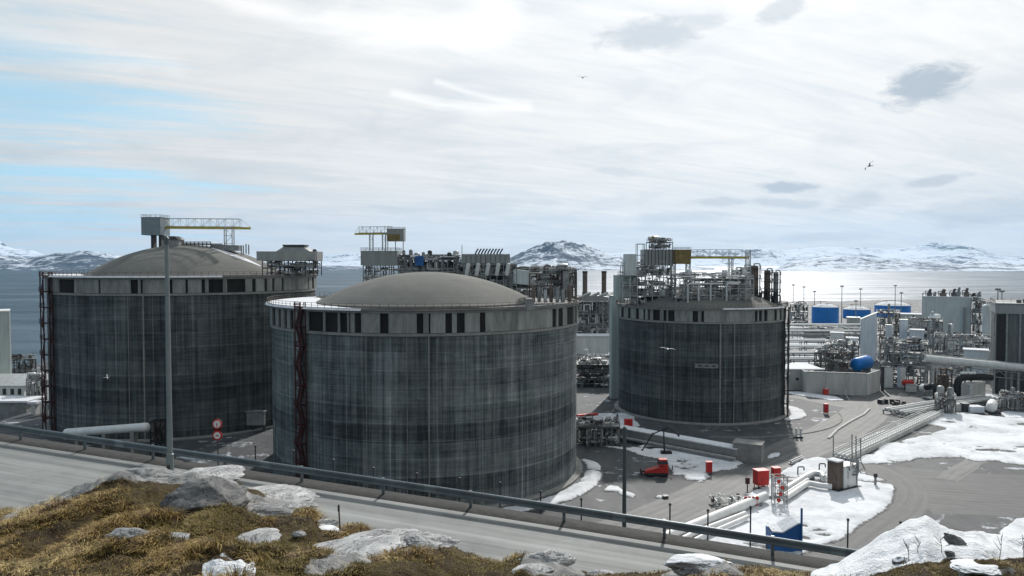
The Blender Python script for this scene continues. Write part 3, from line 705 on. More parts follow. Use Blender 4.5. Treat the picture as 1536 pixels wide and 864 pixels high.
def strip(name, label, pxs, widths, mat, z, step=2.5, cat='road'):
    pts = [GP(a, b_) for a, b_ in pxs]
    # smooth the centre line
    s = np.r_[0, np.cumsum([(q - p).length for p, q in zip(pts, pts[1:])])]; k = np.arange(0, s[-1], step)
    x = np.interp(k, s, [p.x for p in pts]); y = np.interp(k, s, [p.y for p in pts]); w = np.interp(k, s, widths)
    ker = np.ones(7) / 7
    x = np.convolve(np.pad(x, 3, 'edge'), ker, 'valid'); y = np.convolve(np.pad(y, 3, 'edge'), ker, 'valid')
    t = np.stack([np.gradient(x), np.gradient(y)], -1); t /= np.linalg.norm(t, axis=1)[:, None]
    V = []; UV = []; m = 9
    for i in range(len(k)):
        for j in range(m):
            a = (j / (m - 1) - .5) * w[i]
            e = (mnoise.noise(Vector((k[i] * .15, j, len(V) * .0))) * .5) if j in (0, m - 1) else 0
            V.append((x[i] + t[i, 1] * (a + e), y[i] - t[i, 0] * (a + e), z)); UV.append((a, k[i]))
    o = grid_obj(name, np.array(V), len(k), m, mat, uv=np.array(UV)); return struct(o, label, cat)
TRK = track_mat('worn_gravel_track', (.066, .068, .068), (.175, .175, .170), .05, .7)
TRK2 = track_mat('dark_gravel_track', (.040, .042, .044), (.105, .106, .106), .05, .7)
strip('access_road', 'pale gravel road curving between the tanks', [(780, 850), (900, 806), (985, 778), (1080, 735), (1160, 690), (1240, 655), (1285, 630), (1306, 612), (1302, 600), (1330, 588), (1360, 575), (1392, 560)], [12, 12, 13, 14, 15, 16, 16, 15, 14, 16, 18, 16], TRK, .010)
strip('access_road', 'pale gravel road leading behind the last tank', [(1300, 610), (1262, 606), (1215, 597), (1170, 590)], [16, 13, 10, 8], TRK, .014)
strip('access_road', 'dark gravel road curving round the snowy patch', [(1180, 880), (1240, 835), (1300, 795), (1345, 762), (1358, 738), (1345, 716), (1318, 703), (1285, 694), (1240, 690)], [12, 12, 12, 11, 11, 10, 9, 7, 6], TRK2, .018)
strip('access_road', 'dark gravel apron at the right side', [(1352, 730), (1420, 735), (1536, 742), (1700, 748)], [40, 36, 34, 34], TRK2, .006)
strip('access_road', 'light dusty wheel track across the right apron', [(1415, 722), (1440, 706), (1458, 694), (1476, 684)], [5, 5, 5, 5], TRK, .022)
mb = MB(); kp = resample([GP(*q) for q in [(1243, 658), (1256, 645), (1275, 633), (1296, 622), (1304, 614)]], 3, False); mb.sweep([(p.x, p.y, 0) for p in kp], [(-.35, 0), (-.35, .4), (.35, .4), (.35, 0)], True)
struct(mb.build('kerb', M['concp']), 'pale raised kerb along the bend of the gravel road', 'kerb')
mb = MB(); kp = [Vector((T3['x'] + 47 * math.cos(math.radians(a)), T3['y'] + 47 * math.sin(math.radians(a)))) for a in range(-100, -10, 4)]; mb.sweep([(p.x, p.y, 0) for p in kp], [(-.25, 0), (-.25, .22), (.25, .22), (.25, 0)], True)
struct(mb.build('kerb', M['conc']), 'low concrete kerb curving round the foot of the right tank', 'kerb')
pave = track_mat('swept_asphalt', (.052, .054, .056), (.105, .106, .106), .2, .2, False)

SNOWG = snow_mat('ground_snow', .35, .10, True)
sheet('snow_field', 'broad white snow field on the right', [GP(*q) for q in [(1286, 696), (1298, 681), (1329, 664), (1375, 656), (1392, 652), (1423, 645), (1410, 639), (1394, 636), (1400, 627), (1413, 619), (1442, 618), (1481, 624), (1506, 626), (1600, 627), (1640, 690), (1536, 695), (1510, 695), (1485, 689), (1456, 692), (1442, 688), (1419, 689), (1394, 684), (1370, 690), (1355, 694), (1332, 696)]], SNOWG, .030, 1.3, 1.4, 1)
sheet('snow_field', 'rounded snow island inside the bend of the gravel road', [GP(*q) for q in [(985, 812), (1080, 766), (1130, 735), (1176, 706), (1205, 691), (1226, 687), (1257, 692), (1299, 713), (1326, 719), (1339, 731), (1340, 743), (1331, 762), (1305, 779), (1278, 797), (1251, 813), (1226, 822), (1190, 840), (1060, 850), (960, 845)]], SNOWG, .034, .4, 1.2, 2)
sheet('snow_field', 'snow patch around the red cabinet and red machine', [GP(*q) for q in [(905, 670), (920, 661), (959, 665), (990, 670), (1038, 680), (1097, 688), (1113, 695), (1097, 706), (1069, 711), (1057, 723), (1028, 720), (1022, 714), (1004, 712), (1000, 692), (965, 683), (939, 676)]], SNOWG, .030, .7, 1.0, 3)
for k, (lab, q) in enumerate([('small snow remnant on the asphalt before the lamp post', [(906, 736), (912, 729), (930, 731), (936, 738), (955, 742), (950, 747), (932, 743), (926, 738), (912, 738)]),
              ('small snow remnant beside the drain on the asphalt', [(981, 747), (985, 743), (996, 745), (994, 749)]),
              ('thin snow strip along the foot of the pale wall', [(1176, 588), (1200, 588), (1230, 592), (1255, 596), (1268, 601), (1250, 602), (1222, 597), (1190, 593)]),
              ('dirty snow between the pipe racks and the last tank', [(862, 652), (866, 630), (890, 622), (930, 618), (952, 626), (960, 640), (930, 648), (895, 650)]),
              ('snow strip behind the white pipe near the first tank', [(45, 664), (60, 655), (82, 654), (86, 668), (60, 672)]),
              ('snow patch near the sheds on the right', [(1352, 614), (1375, 611), (1400, 613), (1404, 620), (1385, 624), (1362, 622)]),
              ('snow patch by the last sheds at the right edge', [(1498, 620), (1536, 612), (1600, 612), (1600, 626), (1510, 628)]),
              ('snow bank above the right edge of the gravel apron', [(1500, 798), (1518, 785), (1560, 755), (1640, 750), (1680, 800), (1600, 830), (1500, 812)]),
              ('snow lying between the far pipe racks', [(1182, 505), (1230, 497), (1292, 500), (1290, 512), (1240, 520), (1184, 524)]),
              ('snow lying among the near pipe racks', [(1184, 532), (1230, 528), (1236, 545), (1186, 547)]),
              ('snow between the sheds below the louvred building', [(1380, 596), (1430, 592), (1500, 592), (1540, 596), (1500, 603), (1420, 602)]),
              ('snow beside the covered duct', [(1148, 690), (1168, 686), (1172, 680), (1152, 682)]),
              ('snow strip beside the pale trough', [(1262, 680), (1300, 656), (1340, 640), (1380, 625), (1376, 632), (1330, 656), (1290, 682)])]):
    sheet('snow_patch', lab, [GP(*c) for c in q], SNOWG, .038 + .002 * k, .35, .8, 10 + k)
def ring_snow(T, r0, r1, a0, a1, z, label, seed):
    A = [math.radians(a0 + (a1 - a0) * i / 40) for i in range(41)]
    out = [(T['x'] + (r0 + (r1 - r0) * math.sin(math.pi * i / 40) ** .4) * math.cos(a), T['y'] + (r0 + (r1 - r0) * math.sin(math.pi * i / 40) ** .4) * math.sin(a)) for i, a in enumerate(A)]
    sheet('snow_patch', label, out + [(T['x'] + r0 * math.cos(a), T['y'] + r0 * math.sin(a)) for a in reversed(A)], SNOWG, z, .35, 1, seed, thick=.35)
ring_snow(T2, 40.4, 45.5, -72, 8, .05, 'crescent of snow round the foot of the middle tank', 3)
ring_snow(T3, 31.0, 36.0, -45, 8, .05, 'crescent of snow at the right foot of the last tank', 4)

# ------------------------------------------------------------------ the air over the fjord
mb = MB(); mb.box(-36000, 36000, -3300, 24500, -21, 1100)
hz = mb.build('haze', M['red'], smooth=False); hz['kind'] = 'stuff'; hz['label'] = 'pale cold haze over the fjord'; hz['category'] = 'haze'
hm = bpy.data.materials.new('haze_air'); hm.use_nodes = True; g = G(hm.node_tree)
for n_ in list(g.N): g.N.remove(n_)
vol = g.add('ShaderNodeVolumePrincipled', {'Color': (.38, .68, 1.0), 'Density': 1.9e-5, 'Anisotropy': .1})
g.L.new(vol.outputs[0], g.add('ShaderNodeOutputMaterial').inputs['Volume']); hz.data.materials.clear(); hz.data.materials.append(hm)
# ------------------------------------------------------------------ storage tanks
def theta_at(T, px, R=None):
    """angle on the tank wall that is seen at photo column px"""
    R = R or T['R']; d = ray(px, 480); u = Vector((d.x, d.y)).normalized(); c = Vector((T['x'], T['y']))
    b = u.dot(c); q = b * b - (c.length_squared - R * R)
    t = b - math.sqrt(max(q, 0)); p = u * t - c
    return math.atan2(p.y, p.x)
def on(T, th, r, z): return Vector((T['x'] + r * math.cos(th), T['y'] + r * math.sin(th), z))

def arc_panel(T, a0, a1, r0, r1, z0, z1, n=None):
    mb = MB(); n = n or max(1, int(abs(a1 - a0) * r1 / 1.2))
    for i in range(n):
        A, B = a0 + (a1 - a0) * i / n, a0 + (a1 - a0) * (i + 1) / n
        mb.hexa([on(T, A, r1, z0), on(T, B, r1, z0), on(T, B, r0, z0), on(T, A, r0, z0), on(T, A, r1, z1), on(T, B, r1, z1), on(T, B, r0, z1), on(T, A, r0, z1)])
    return mb

def make_tank(T, label, seed, band, dome_r, dome_h, dark_px, pipes_px, snow_arcs, wall_mat, back=True):
    x, y, z0, R, top = T['x'], T['y'], T['z'], T['R'], T['top']
    root = thing('storage_tank', label, 'tank', (x, y, z0), 'round concrete storage tanks')
    zb = top - band
    # wall with UVs in metres
    n = 160; rows = 26; th = np.linspace(0, 2 * np.pi, n + 1); zs = np.linspace(z0 - .5, zb, rows)
    TH, ZS = np.meshgrid(th, zs); V = np.stack([R * np.cos(TH), R * np.sin(TH), ZS - z0], -1); UV = np.stack([TH * R, ZS], -1)
    w = grid_obj('wall', V, rows, n + 1, wall_mat, uv=UV); w.parent = root
    bm = bmesh.new(); bm.from_mesh(w.data); bmesh.ops.remove_doubles(bm, verts=bm.verts, dist=1e-3); bmesh.ops.recalc_face_normals(bm, faces=bm.faces); bm.to_mesh(w.data); bm.free()
    # base slab
    mb = MB(); mb.lathe([(R + 1.6, z0 - .6), (R + 1.6, z0 + .35), (R + 1.2, z0 + .5), (R - .2, z0 + .5)], x, y, 128)
    mb.build('base_slab', M['conc'], root)
    # ring beam: a dark wet recess with pale concrete panels standing in front of it
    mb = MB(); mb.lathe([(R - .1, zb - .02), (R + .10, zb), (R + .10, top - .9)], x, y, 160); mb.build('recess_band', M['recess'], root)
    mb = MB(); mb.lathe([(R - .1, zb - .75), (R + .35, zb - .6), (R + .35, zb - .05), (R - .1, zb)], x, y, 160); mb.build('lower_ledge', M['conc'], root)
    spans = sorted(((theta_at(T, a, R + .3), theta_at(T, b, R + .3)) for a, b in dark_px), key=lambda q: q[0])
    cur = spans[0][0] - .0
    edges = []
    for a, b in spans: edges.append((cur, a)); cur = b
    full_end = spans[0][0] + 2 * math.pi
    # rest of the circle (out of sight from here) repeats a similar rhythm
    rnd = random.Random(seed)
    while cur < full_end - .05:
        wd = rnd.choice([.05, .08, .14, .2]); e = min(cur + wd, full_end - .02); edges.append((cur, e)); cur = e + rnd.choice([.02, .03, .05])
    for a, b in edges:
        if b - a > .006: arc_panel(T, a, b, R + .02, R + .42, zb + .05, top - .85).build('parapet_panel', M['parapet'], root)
    # top beam, walkway slab
    mb = MB(); mb.lathe([(R + .1, top - .9), (R + .55, top - .82), (R + .55, top - .3), (R + 1.15, top - .22), (R + 1.15, top), (R - .4, top + .02), (R - .5, top - .45), (dome_r - .6, top - .5)], x, y, 160)
    mb.build('walkway', M['conc'], root)
    # handrail
    mb = MB(); nr = 132
    for i in range(nr):
        a, b = 2 * math.pi * i / nr, 2 * math.pi * (i + 1) / nr; p, q = on(T, a, R + 1.0, top), on(T, b, R + 1.0, top)
        mb.bar(p, p + Vector((0, 0, 1.15)), .09)
        for h in (.6, 1.12): mb.bar(p + Vector((0, 0, h)), q + Vector((0, 0, h)), .07)
        mb.bar(p + Vector((0, 0, .1)), q + Vector((0, 0, .1)), .03, .2)
    mb.build('handrail', M['brown'], root)
    # dome
    rad = (dome_r ** 2 + dome_h ** 2) / (2 * dome_h); prof = [(dome_r + .25, top - .55), (dome_r + .25, top - .1), (dome_r, top - .05)]
    for i in range(1, 25):
        r = dome_r * (1 - i / 24); prof.append((max(r, .02), top - .05 + math.sqrt(rad * rad - r * r) - (rad - dome_h)))
    mb = MB(); mb.lathe(prof, x, y, 128); mb.build('dome_roof', M['dome'], root)
    T['dome'] = (dome_r, dome_h, rad)
    for px, w_ in pipes_px:
        a = theta_at(T, px, R + .3); mb = MB()
        mb.tube([on(T, a, R + .22, z0 + .4), on(T, a, R + .22, zb - .6)], w_ / 2, 8)
        for k in range(9):
            zz = z0 + 2 + k * (zb - z0 - 3) / 9; mb.bar(on(T, a, R, zz), on(T, a, R + .35, zz), w_ * 1.7, .12)
        mb.build('downpipe', M['conc'], root)
    # wind-blown snow lying on the roof annulus
    for k, (a0, a1, r0, r1, lab) in enumerate(snow_arcs):
        mb = MB(); n = 40
        for i in range(n):
            A = [math.radians(a0 + (a1 - a0) * (i + q) / n) for q in (0, 1)]
            e = [max(0.02, math.sin(math.pi * (i + q) / n)) ** .5 for q in (0, 1)]
            f = [r1 - (r1 - r0) * ee * (1 + .12 * mnoise.noise(Vector((a * 14, k, seed)))) for a, ee in zip(A, e)]
            lo, hi = top - .45, top + .12
            mb.quad(on(T, A[0], f[0], lo + .05), on(T, A[0], r1, hi), on(T, A[1], r1, hi), on(T, A[1], f[1], lo + .05))
            mb.quad(on(T, A[0], r1, hi), on(T, A[0], r1 + .35, top - .3), on(T, A[1], r1 + .35, top - .3), on(T, A[1], r1, hi))
        tag(mb.build('roof_snow', M['snow_fine']), lab, 'snow', kind='stuff')
    return root

def dome_z(T, px_, py_):
    dr, dh, rad = T['dome']; r = math.hypot(px_ - T['x'], py_ - T['y'])
    return T['top'] - .05 + math.sqrt(max(rad * rad - r * r, 0)) - (rad - dh) if r < dr else T['top'] - .5

def stair_tower(root, T, th, wdt, dep, z0, z1, mat, storey=4.2):
    """scaffold stair standing against the wall"""
    rdir = Vector((math.cos(th), math.sin(th), 0)); tdir = Vector((-rdir.y, rdir.x, 0)); base = Vector((T['x'], T['y'], 0)) + rdir * (T['R'] + .45)
    def q(a, b, z): return base + tdir * a + rdir * b + Vector((0, 0, z))
    mb = MB()
    for a in (-wdt / 2, wdt / 2):
        for b in (0, dep): mb.bar(q(a, b, z0), q(a, b, z1 + 1.1), .24)
    nz = int((z1 - z0) / storey); st = (z1 - z0) / nz
    for i in range(nz + 1):
        z = z0 + i * st
        for b in (0, dep): mb.bar(q(-wdt / 2, b, z), q(wdt / 2, b, z), .12)
        for a in (-wdt / 2, wdt / 2): mb.bar(q(a, 0, z), q(a, dep, z), .12)
        if i < nz:
            mb.bar(q(-wdt / 2, dep, z), q(wdt / 2, dep, z + st / 2), .08); mb.bar(q(wdt / 2, dep, z + st / 2), q(-wdt / 2, dep, z + st), .08)
    mb.build('stair_frame', mat, root)
    for i in range(nz):
        z = z0 + i * st; mb = MB(); s = 1 if i % 2 else -1
        for b in (.25, dep - .25):
            mb.bar(q(-s * wdt * .42, b, z), q(s * wdt * .42, b, z + st), .12, .5); mb.bar(q(-s * wdt * .42, b, z + 1.1), q(s * wdt * .42, b, z + st + 1.1), .12, .14)
        for k in range(12):
            t = (k + .5) / 12; c = q(-s * wdt * .42 + s * wdt * .84 * t, dep / 2, z + st * t); mb.bar(c - rdir * dep * .4, c + rdir * dep * .4, .28, .05)
        mb.build('stair_flight', mat, root)
        mb = MB(); zz = z + st; lw = wdt * (1.0 if i % 2 else 1.35)
        mb.hexa([q(-lw / 2, 0, zz), q(lw / 2, 0, zz), q(lw / 2, dep + .3, zz), q(-lw / 2, dep + .3, zz), q(-lw / 2, 0, zz + .16), q(lw / 2, 0, zz + .16), q(lw / 2, dep + .3, zz + .16), q(-lw / 2, dep + .3, zz + .16)])
        for h in (.3, .6, .9, 1.2): mb.bar(q(-lw / 2, dep + .28, zz + h), q(lw / 2, dep + .28, zz + h), .16)
        mb.build('landing', mat, root)
    return root

WM1, WM2, WM3 = tank_wall_mat('tank_concrete_blueish', 3.0, 1.0), tank_wall_mat('tank_concrete_streaked', 21.0, 1.5), tank_wall_mat('tank_concrete_dark', 47.0, .88)
tank1 = make_tank(T1, 'large round concrete tank at the left with a grey crane cabin on its dome', 1, 4.5, 28.7, 9.2,
    [(74, 78), (90, 113), (149, 152), (197, 208), (212, 215), (254, 259.5), (279, 282.5), (303, 308), (313.5, 335), (341, 368.5), (378.6, 384), (397, 401), (408.5, 412), (423, 426), (461.6, 463), (468, 471)],
    [(192, .2), (215, .42)], [(168, 232, 29.0, 39.2, 'wedge of snow on the left edge of the left tank roof'), (300, 330, 31.0, 38.3, 'snow on the right front edge of the left tank roof'), (218, 305, 38.7, 39.2, 'thin line of snow along the front rim of the left tank')], WM1)
stair_tower(tank1, T1, theta_at(T1, 76, 38.6) , 2.6, 2.2, T1['z'], T1['top'], M['darkred'])
tank2 = make_tank(T2, 'nearest round concrete tank in the middle with bare dome and dark red stair', 2, 5.0, 27.2, 7.3,
    [(411, 414), (418, 422), (427, 431), (436, 441), (449, 452), (463, 485), (488, 507), (510, 521), (524, 526), (532, 542), (570, 583), (625, 635), (643, 645.5), (668, 678), (685, 697), (719.5, 728), (828, 834), (837, 844), (850, 860), (862, 864.5)],
    [(610, .16), (643, .30), (741, .16), (549, .10)], [(150, 262, 26.8, 38.5, 'white wedge of snow on the left edge of the middle tank roof'), (305, 338, 31.0, 38.2, 'snow patch at the right edge of the middle tank roof'), (170, 256, 36.8, 39.2, 'white band of snow along the front rim of the middle tank')], WM2)
stair_tower(tank2, T2, theta_at(T2, 451, 39), 1.75, 1.4, 0, T2['top'], M['darkred'])
tank3 = make_tank(T3, 'right smaller round concrete tank crowded with steel process structures on its roof', 3, 4.4, 26.0, 6.0,
    [(933, 936), (942, 946), (954, 958.4), (965, 968), (972, 975), (979.5, 990), (995, 1000), (1002, 1012), (1038.7, 1047), (1052, 1056), (1132, 1136), (1138, 1142.6), (1146, 1151), (1161, 1165), (1169, 1172)],
    [(1081, .6), (1102, .3), (1011, .16)], [(270, 322, 27.2, 29.85, 'thin snow strip along the right front of the last tank roof')], WM3)
stair_tower(tank3, T3, theta_at(T3, 1176.5, 29), 1.6, 1.4, 0, 36, M['dark'])
# pale band of vents bolted to the right tank
mb = MB()
a0, a1 = theta_at(T3, 1043, 28.7), theta_at(T3, 1078, 28.7)
zc1, zc2 = 19.6, 18.2
mb = arc_panel(T3, a0, a1, 28.62, 28.75, zc2, zc1); mb.mi = 1
for k in range(3):
    c = a0 + (a1 - a0) * (.2 + .3 * k); s = arc_panel(T3, c - .02, c + .02, 28.75, 28.80, zc2 + .45, zc1 - .45)
    b = len(mb.v); mb.v += s.v; mb.f += [tuple(i + b for i in f) for f in s.f]; mb.m += [1] * len(s.f)
mb.build('vent_panel', [M['mid'], M['dark']], tank3)
# ------------------------------------------------------------------ process structures
def rand_pipes(mb, rnd, bx, n, rmin, rmax, seg=5):
    x0, x1, y0, y1, z0, z1 = bx; W = x1 - x0
    for _ in range(n):
        r = rnd.uniform(rmin, rmax) * (1 if rnd.random() < .5 else .6); p = Vector((rnd.uniform(x0, x1), rnd.uniform(y0, y0 + (y1 - y0) * .6), rnd.uniform(z0, z1))); pts = [p.copy()]; last = -1
        for k in range(rnd.randint(2, seg)):
            ax = rnd.choice([a for a in (0, 1, 2, 2) if a != last]); last = ax; lo, hi = ((x0, x1), (y0, y1), (z0, z1))[ax]
            q = pts[-1].copy(); q[ax] = min(hi, max(lo, q[ax] + rnd.uniform(-.28, .28) * W)) if ax == 0 else rnd.uniform(lo, hi)
            if (q - pts[-1]).length > r * 4: pts.append(q)
        if len(pts) > 1: mb.pipe(pts, r, 7)
def frame(mb, x0, x1, y0, y1, zs, nx, ny, w, brace=True, rnd=None):
    xs = [x0 + (x1 - x0) * i / nx for i in range(nx + 1)]; ys = [y0 + (y1 - y0) * i / ny for i in range(ny + 1)]
    for x in xs:
        for y in ys: mb.bar((x, y, zs[0]), (x, y, zs[-1]), w)
    for z in zs[1:]:
        for y in ys: mb.bar((x0, y, z), (x1, y, z), w * .8, w * 1.1)
        for x in xs: mb.bar((x, y0, z), (x, y1, z), w * .8, w * 1.1)
    if brace:
        for i in range(nx):
            for a, b in zip(zs, zs[1:]):
                if rnd is None or rnd.random() < .45:
                    mb.bar((xs[i], y0, a), (xs[i + 1], y0, b), w * .55)
                    if rnd and rnd.random() < .5: mb.bar((xs[i + 1], y0, a), (xs[i], y0, b), w * .55)
def rail_box(mb, x0, x1, y0, y1, z, h=1.1, w=.06, step=2.0):
    cs = [(x0, y0), (x1, y0), (x1, y1), (x0, y1)]
    for (ax, ay), (bx, by) in zip(cs, cs[1:] + cs[:1]):
        L = math.hypot(bx - ax, by - ay); k = max(1, int(L / step))
        for i in range(k): t = i / k; mb.bar((ax + (bx - ax) * t, ay + (by - ay) * t, z), (ax + (bx - ax) * t, ay + (by - ay) * t, z + h), w)
        for hh in (h * .55, h): mb.bar((ax, ay, z + hh), (bx, by, z + hh), w)
def module(root, x0, x1, y0, y1, z0, z1, levels=3, nx=4, ny=2, seed=1, steel='mid', pipes='silver', pipe2='mid', npipe=24, pr=(.12, .4), vessels=3, boxes=5, w=.3, clutter_top=True):
    """open steel structure: frame, decks, railings, pipework, vessels, equipment boxes - each a part"""
    rnd = random.Random(seed); zs = [z0 + (z1 - z0) * i / levels for i in range(levels + 1)]
    mb = MB(); frame(mb, x0, x1, y0, y1, zs, nx, ny, w, True, rnd); mb.build('steel_frame', M[steel], root)
    for z in zs[1:]:
        mb = MB(); xa, xb = (x0 + .05, x1 - .05) if rnd.random() < .4 else sorted((rnd.uniform(x0, x1), rnd.choice((x0 + .05, x1 - .05)))); mb.box(xa, xb, y0 + .05, y1 - .05, z + w * .56, z + w * .56 + .08); mb.build('deck', M['mid'], root)
        mb = MB(); rail_box(mb, x0, x1, y0, y1, z + w * .6, 1.1, .08, 2.2); mb.build('handrail', M['steel'], root)
    for k, pm in enumerate((pipes, pipe2, rnd.choice(['pale', 'white', 'steel']))):
        for j in range(levels + (1 if clutter_top else 0)):
            a = zs[min(j, levels)] + .4; b = zs[j + 1] - .3 if j < levels else zs[-1] + min(2.2, (z1 - z0) / levels * .7)
            mb = MB(); rand_pipes(mb, rnd, (x0 + .3, x1 - .3, y0 - .2, y1 - .3, a, max(b, a + .5)), max(8, int(npipe / (2.0 * levels))), *pr); mb.build('pipework', M[pm], root)
    st = (z1 - z0) / levels
    for k in range(3 + nx // 2):        # ladders and risers up the face
        mb = MB(); x = rnd.uniform(x0 + .4, x1 - .8); za = rnd.choice(zs[:-1]); zb = min(z1 + 1, za + st * rnd.choice((1, 1, 2)))
        for s in (0, .5): mb.bar((x + s, y0 - .25, za), (x + s, y0 - .25, zb), .07)
        for q in range(int((zb - za) / .45)): mb.bar((x, y0 - .25, za + q * .45), (x + .5, y0 - .25, za + q * .45), .05)
        mb.build('ladder', M['steel'], root)
    for k in range(vessels):
        j = rnd.randrange(levels + (1 if clutter_top else 0)); z = zs[j] + w; r = min(rnd.uniform(.5, 1.2), st * .3); x = rnd.uniform(x0 + 1.5, x1 - 1.5); y = rnd.uniform(y0 + .8, (y0 + y1) / 2); mb = MB()
        if rnd.random() < .5:
            L = rnd.uniform(1.5, 3.5); mb.vessel((x - L / 2, y, z + r + .5), (x + L / 2, y, z + r + .5), r, 12)
            for s in (-.6, .6): mb.box(x + s * L / 2 - .15, x + s * L / 2 + .15, y - r * .7, y + r * .7, z, z + r + .2)
        else:
            mb.vessel((x, y, z + r * .5), (x, y, z + st * .75), r, 12)
        mb.build('vessel', M[rnd.choice(['silver', 'pale', 'steel', 'mid'])], root)
    for k in range(boxes):
        j = rnd.randrange(levels + (1 if clutter_top else 0)); z = zs[j] + w; x = rnd.uniform(x0 + .5, x1 - 2); y = rnd.uniform(y0 + .2, y1 - 1.5)
        bx, by, bz = rnd.uniform(.8, 2.2), rnd.uniform(.6, 1.4), rnd.uniform(.7, min(2.2, st * .7)); mb = MB()
        mb.box(x, x + bx, y, y + by, z, z + bz); mb.box(x + .1, x + bx - .1, y - .06, y, z + .15, z + bz - .15); mb.bar((x, y, z + bz + .04), (x + bx, y, z + bz + .04), .1)
        mb.build('equipment_box', M[rnd.choice(['steel', 'mid', 'pale', 'brown', 'dark'])], root)
def truss_walk(mb, p, q, h, w, n):
    """walkway truss between two points: two side trusses"""
    p, q = Vector(p), Vector(q); d = (q - p).normalized(); r = d.cross(Vector((0, 0, 1))).normalized(); up = Vector((0, 0, h))
    for s in (-w / 2, w / 2):
        a, b = p + r * s, q + r * s; mb.bar(a + up, b + up, .16)
        mb.bar(a, b, .16)
        for i in range(n + 1):
            c = a.lerp(b, i / n); mb.bar(c, c + up, .10)
            if i < n:
                e = a.lerp(b, (i + 1) / n)
                mb.bar(c if i % 2 else c + up, e + up if i % 2 else e, .08)
def runway_crane(name, label, pA, pB, hb, cab_box, cabmat, legs, leg_z, group=None, beam='yellow', side=None, truss_h=2.4, n=10):
    root = thing(name, label, 'crane', (cab_box[0], cab_box[2], leg_z), group)
    mb = MB(); mb.bar(pA, pB, .5, hb); mb.build('runway_beam', M[beam], root)
    mb = MB(); a, b = Vector(pA) + Vector((0, 0, hb * .6)), Vector(pB) + Vector((0, 0, hb * .6)); b2 = a.lerp(b, .88); truss_walk(mb, a, b2, truss_h, 1.4, n)
    mb.bar(b2 + Vector((0, 0, truss_h)), b, .09); mb.build('walkway_truss', M['steel'], root)
    x0, x1, y0, y1, z0, z1 = cab_box
    mb = MB(); mb.box(x0, x1, y0, y1, z0, z1); rail_box(mb, x0, x1, y0, y1, z1, .9, .07, 1.4); mb.box(x0 - .12, x1 + .12, y0 - .12, y1 + .12, z1, z1 + .12); mb.build('cabin', M[cabmat], root)
    for lx, ly, lz, wd in legs:
        mb = MB(); top = lz
        for sx in (-wd / 2, wd / 2):
            for sy in (-.8, .8): mb.bar((lx + sx, ly + sy, leg_z), (lx + sx, ly + sy, top), .26)
        k = max(2, int((top - leg_z) / 2.2))
        for i in range(k):
            za, zb_ = leg_z + (top - leg_z) * i / k, leg_z + (top - leg_z) * (i + 1) / k
            mb.bar((lx - wd / 2, ly - .8, zb_), (lx + wd / 2, ly - .8, zb_), .16); mb.bar((lx - wd / 2, ly - .8, za if i % 2 else zb_), (lx + wd / 2, ly - .8, zb_ if i % 2 else za), .12)
        mb.build('trestle', M['steel'], root)
    return root

def bx(px0, px1, py0, py1, Y):       # photo box -> x0, x1, z0, z1 at depth Y
    a, b = P(px0, py1, Y), P(px1, py0, Y); return a.x, b.x, a.z, b.z

# crane on the left tank
Yc = 236.0
x0, x1, zl, zh = bx(219, 247, 327, 353, Yc)
pA, pB = P(247, 341.5, Yc + 1), P(376, 342.5, Yc + 1); lg = P(344, 372, Yc + 1)
zr = dome_z(T1, x0 + 3, Yc) - .4
cr = runway_crane('roof_crane', 'grey crane cabin with long yellow runway beam on the left tank dome', pA, pB, .7, (x0, x1, Yc - 3, Yc + 3.5, zl, zh), 'cab_grey',
             [(lg.x, Yc + 1, pA.z, 2.4)], dome_z(T1, lg.x, Yc) - .3)
for xx, ww in ((x0 + 2.4, .7), (x1 - 1.0, .8)): mb = MB(); mb.box(xx - ww / 2, xx + ww / 2, Yc - 1.2, Yc + 1.2, zr, zl); mb.build('cabin_leg', M['dark'], cr)
# hut and low pipe rail on the crown of that dome
hx0, hx1, hz0, hz1 = bx(249, 272, 356, 369, Yc - 3)
hut = thing('roof_hut', 'small dark hut with sloped roof beside the crane cabin on the left dome', 'hut', ((hx0 + hx1) / 2, Yc - 3, hz0))
mb = MB(); mb.prism([(hx0, Yc - 5), (hx1, Yc - 5), (hx1, Yc - 1), (hx0, Yc - 1)], dome_z(T1, hx0, Yc - 3) - .6, hz1 - .8); mb.build('wall', M['mid'], hut)
mb = MB(); mb.hexa([(hx0 - .3, Yc - 5.3, hz1 - .8), (hx1 + .3, Yc - 5.3, hz1 - .8), (hx1 + .3, Yc - .7, hz1 - .8), (hx0 - .3, Yc - .7, hz1 - .8), (hx0, Yc - 5, hz1 + .3), (hx1 - 1.2, Yc - 5, hz1 + .3), (hx1 - 1.2, Yc - 1, hz1 + .3), (hx0, Yc - 1, hz1 + .3)]); mb.build('roof', M['dark'], hut)
pr = thing('roof_pipe_rack', 'low pipe rack along the crown of the left dome under the crane beam', 'pipe rack', (P(310, 368, Yc).x, Yc - 1, T1['top'] + 8))
a, b = P(274, 363, Yc - 2), P(316, 363, Yc - 2)
mb = MB()
for i in range(8):
    c = a.lerp(b, i / 7); mb.bar((c.x, Yc - 2, dome_z(T1, c.x, Yc - 2) - .3), (c.x, Yc - 2, c.z), .22)
mb.bar(a, b, .3, .25); mb.build('support', M['dark'], pr)
for k in range(2): mb = MB(); mb.tube([a + Vector((-.5, .5 + k, -.5)), b + Vector((3, .5 + k, -.7))], .28, 8); mb.build('pipe', M['steel'], pr)
a, b = P(316, 367, Yc - 1), P(358, 370, Yc - 1); mb = MB(); mb.hexa([a + Vector(q) for q in ((0, 0, -1.6), (b.x - a.x, 0, -1.9), (b.x - a.x, 3, -1.9), (0, 3, -1.6))] + [a + Vector(q) for q in ((0, 0, .1), (b.x - a.x, 0, -.2), (b.x - a.x, 3, -.2), (0, 3, .1))]); mb.build('cable_trough', M['mid'], pr)
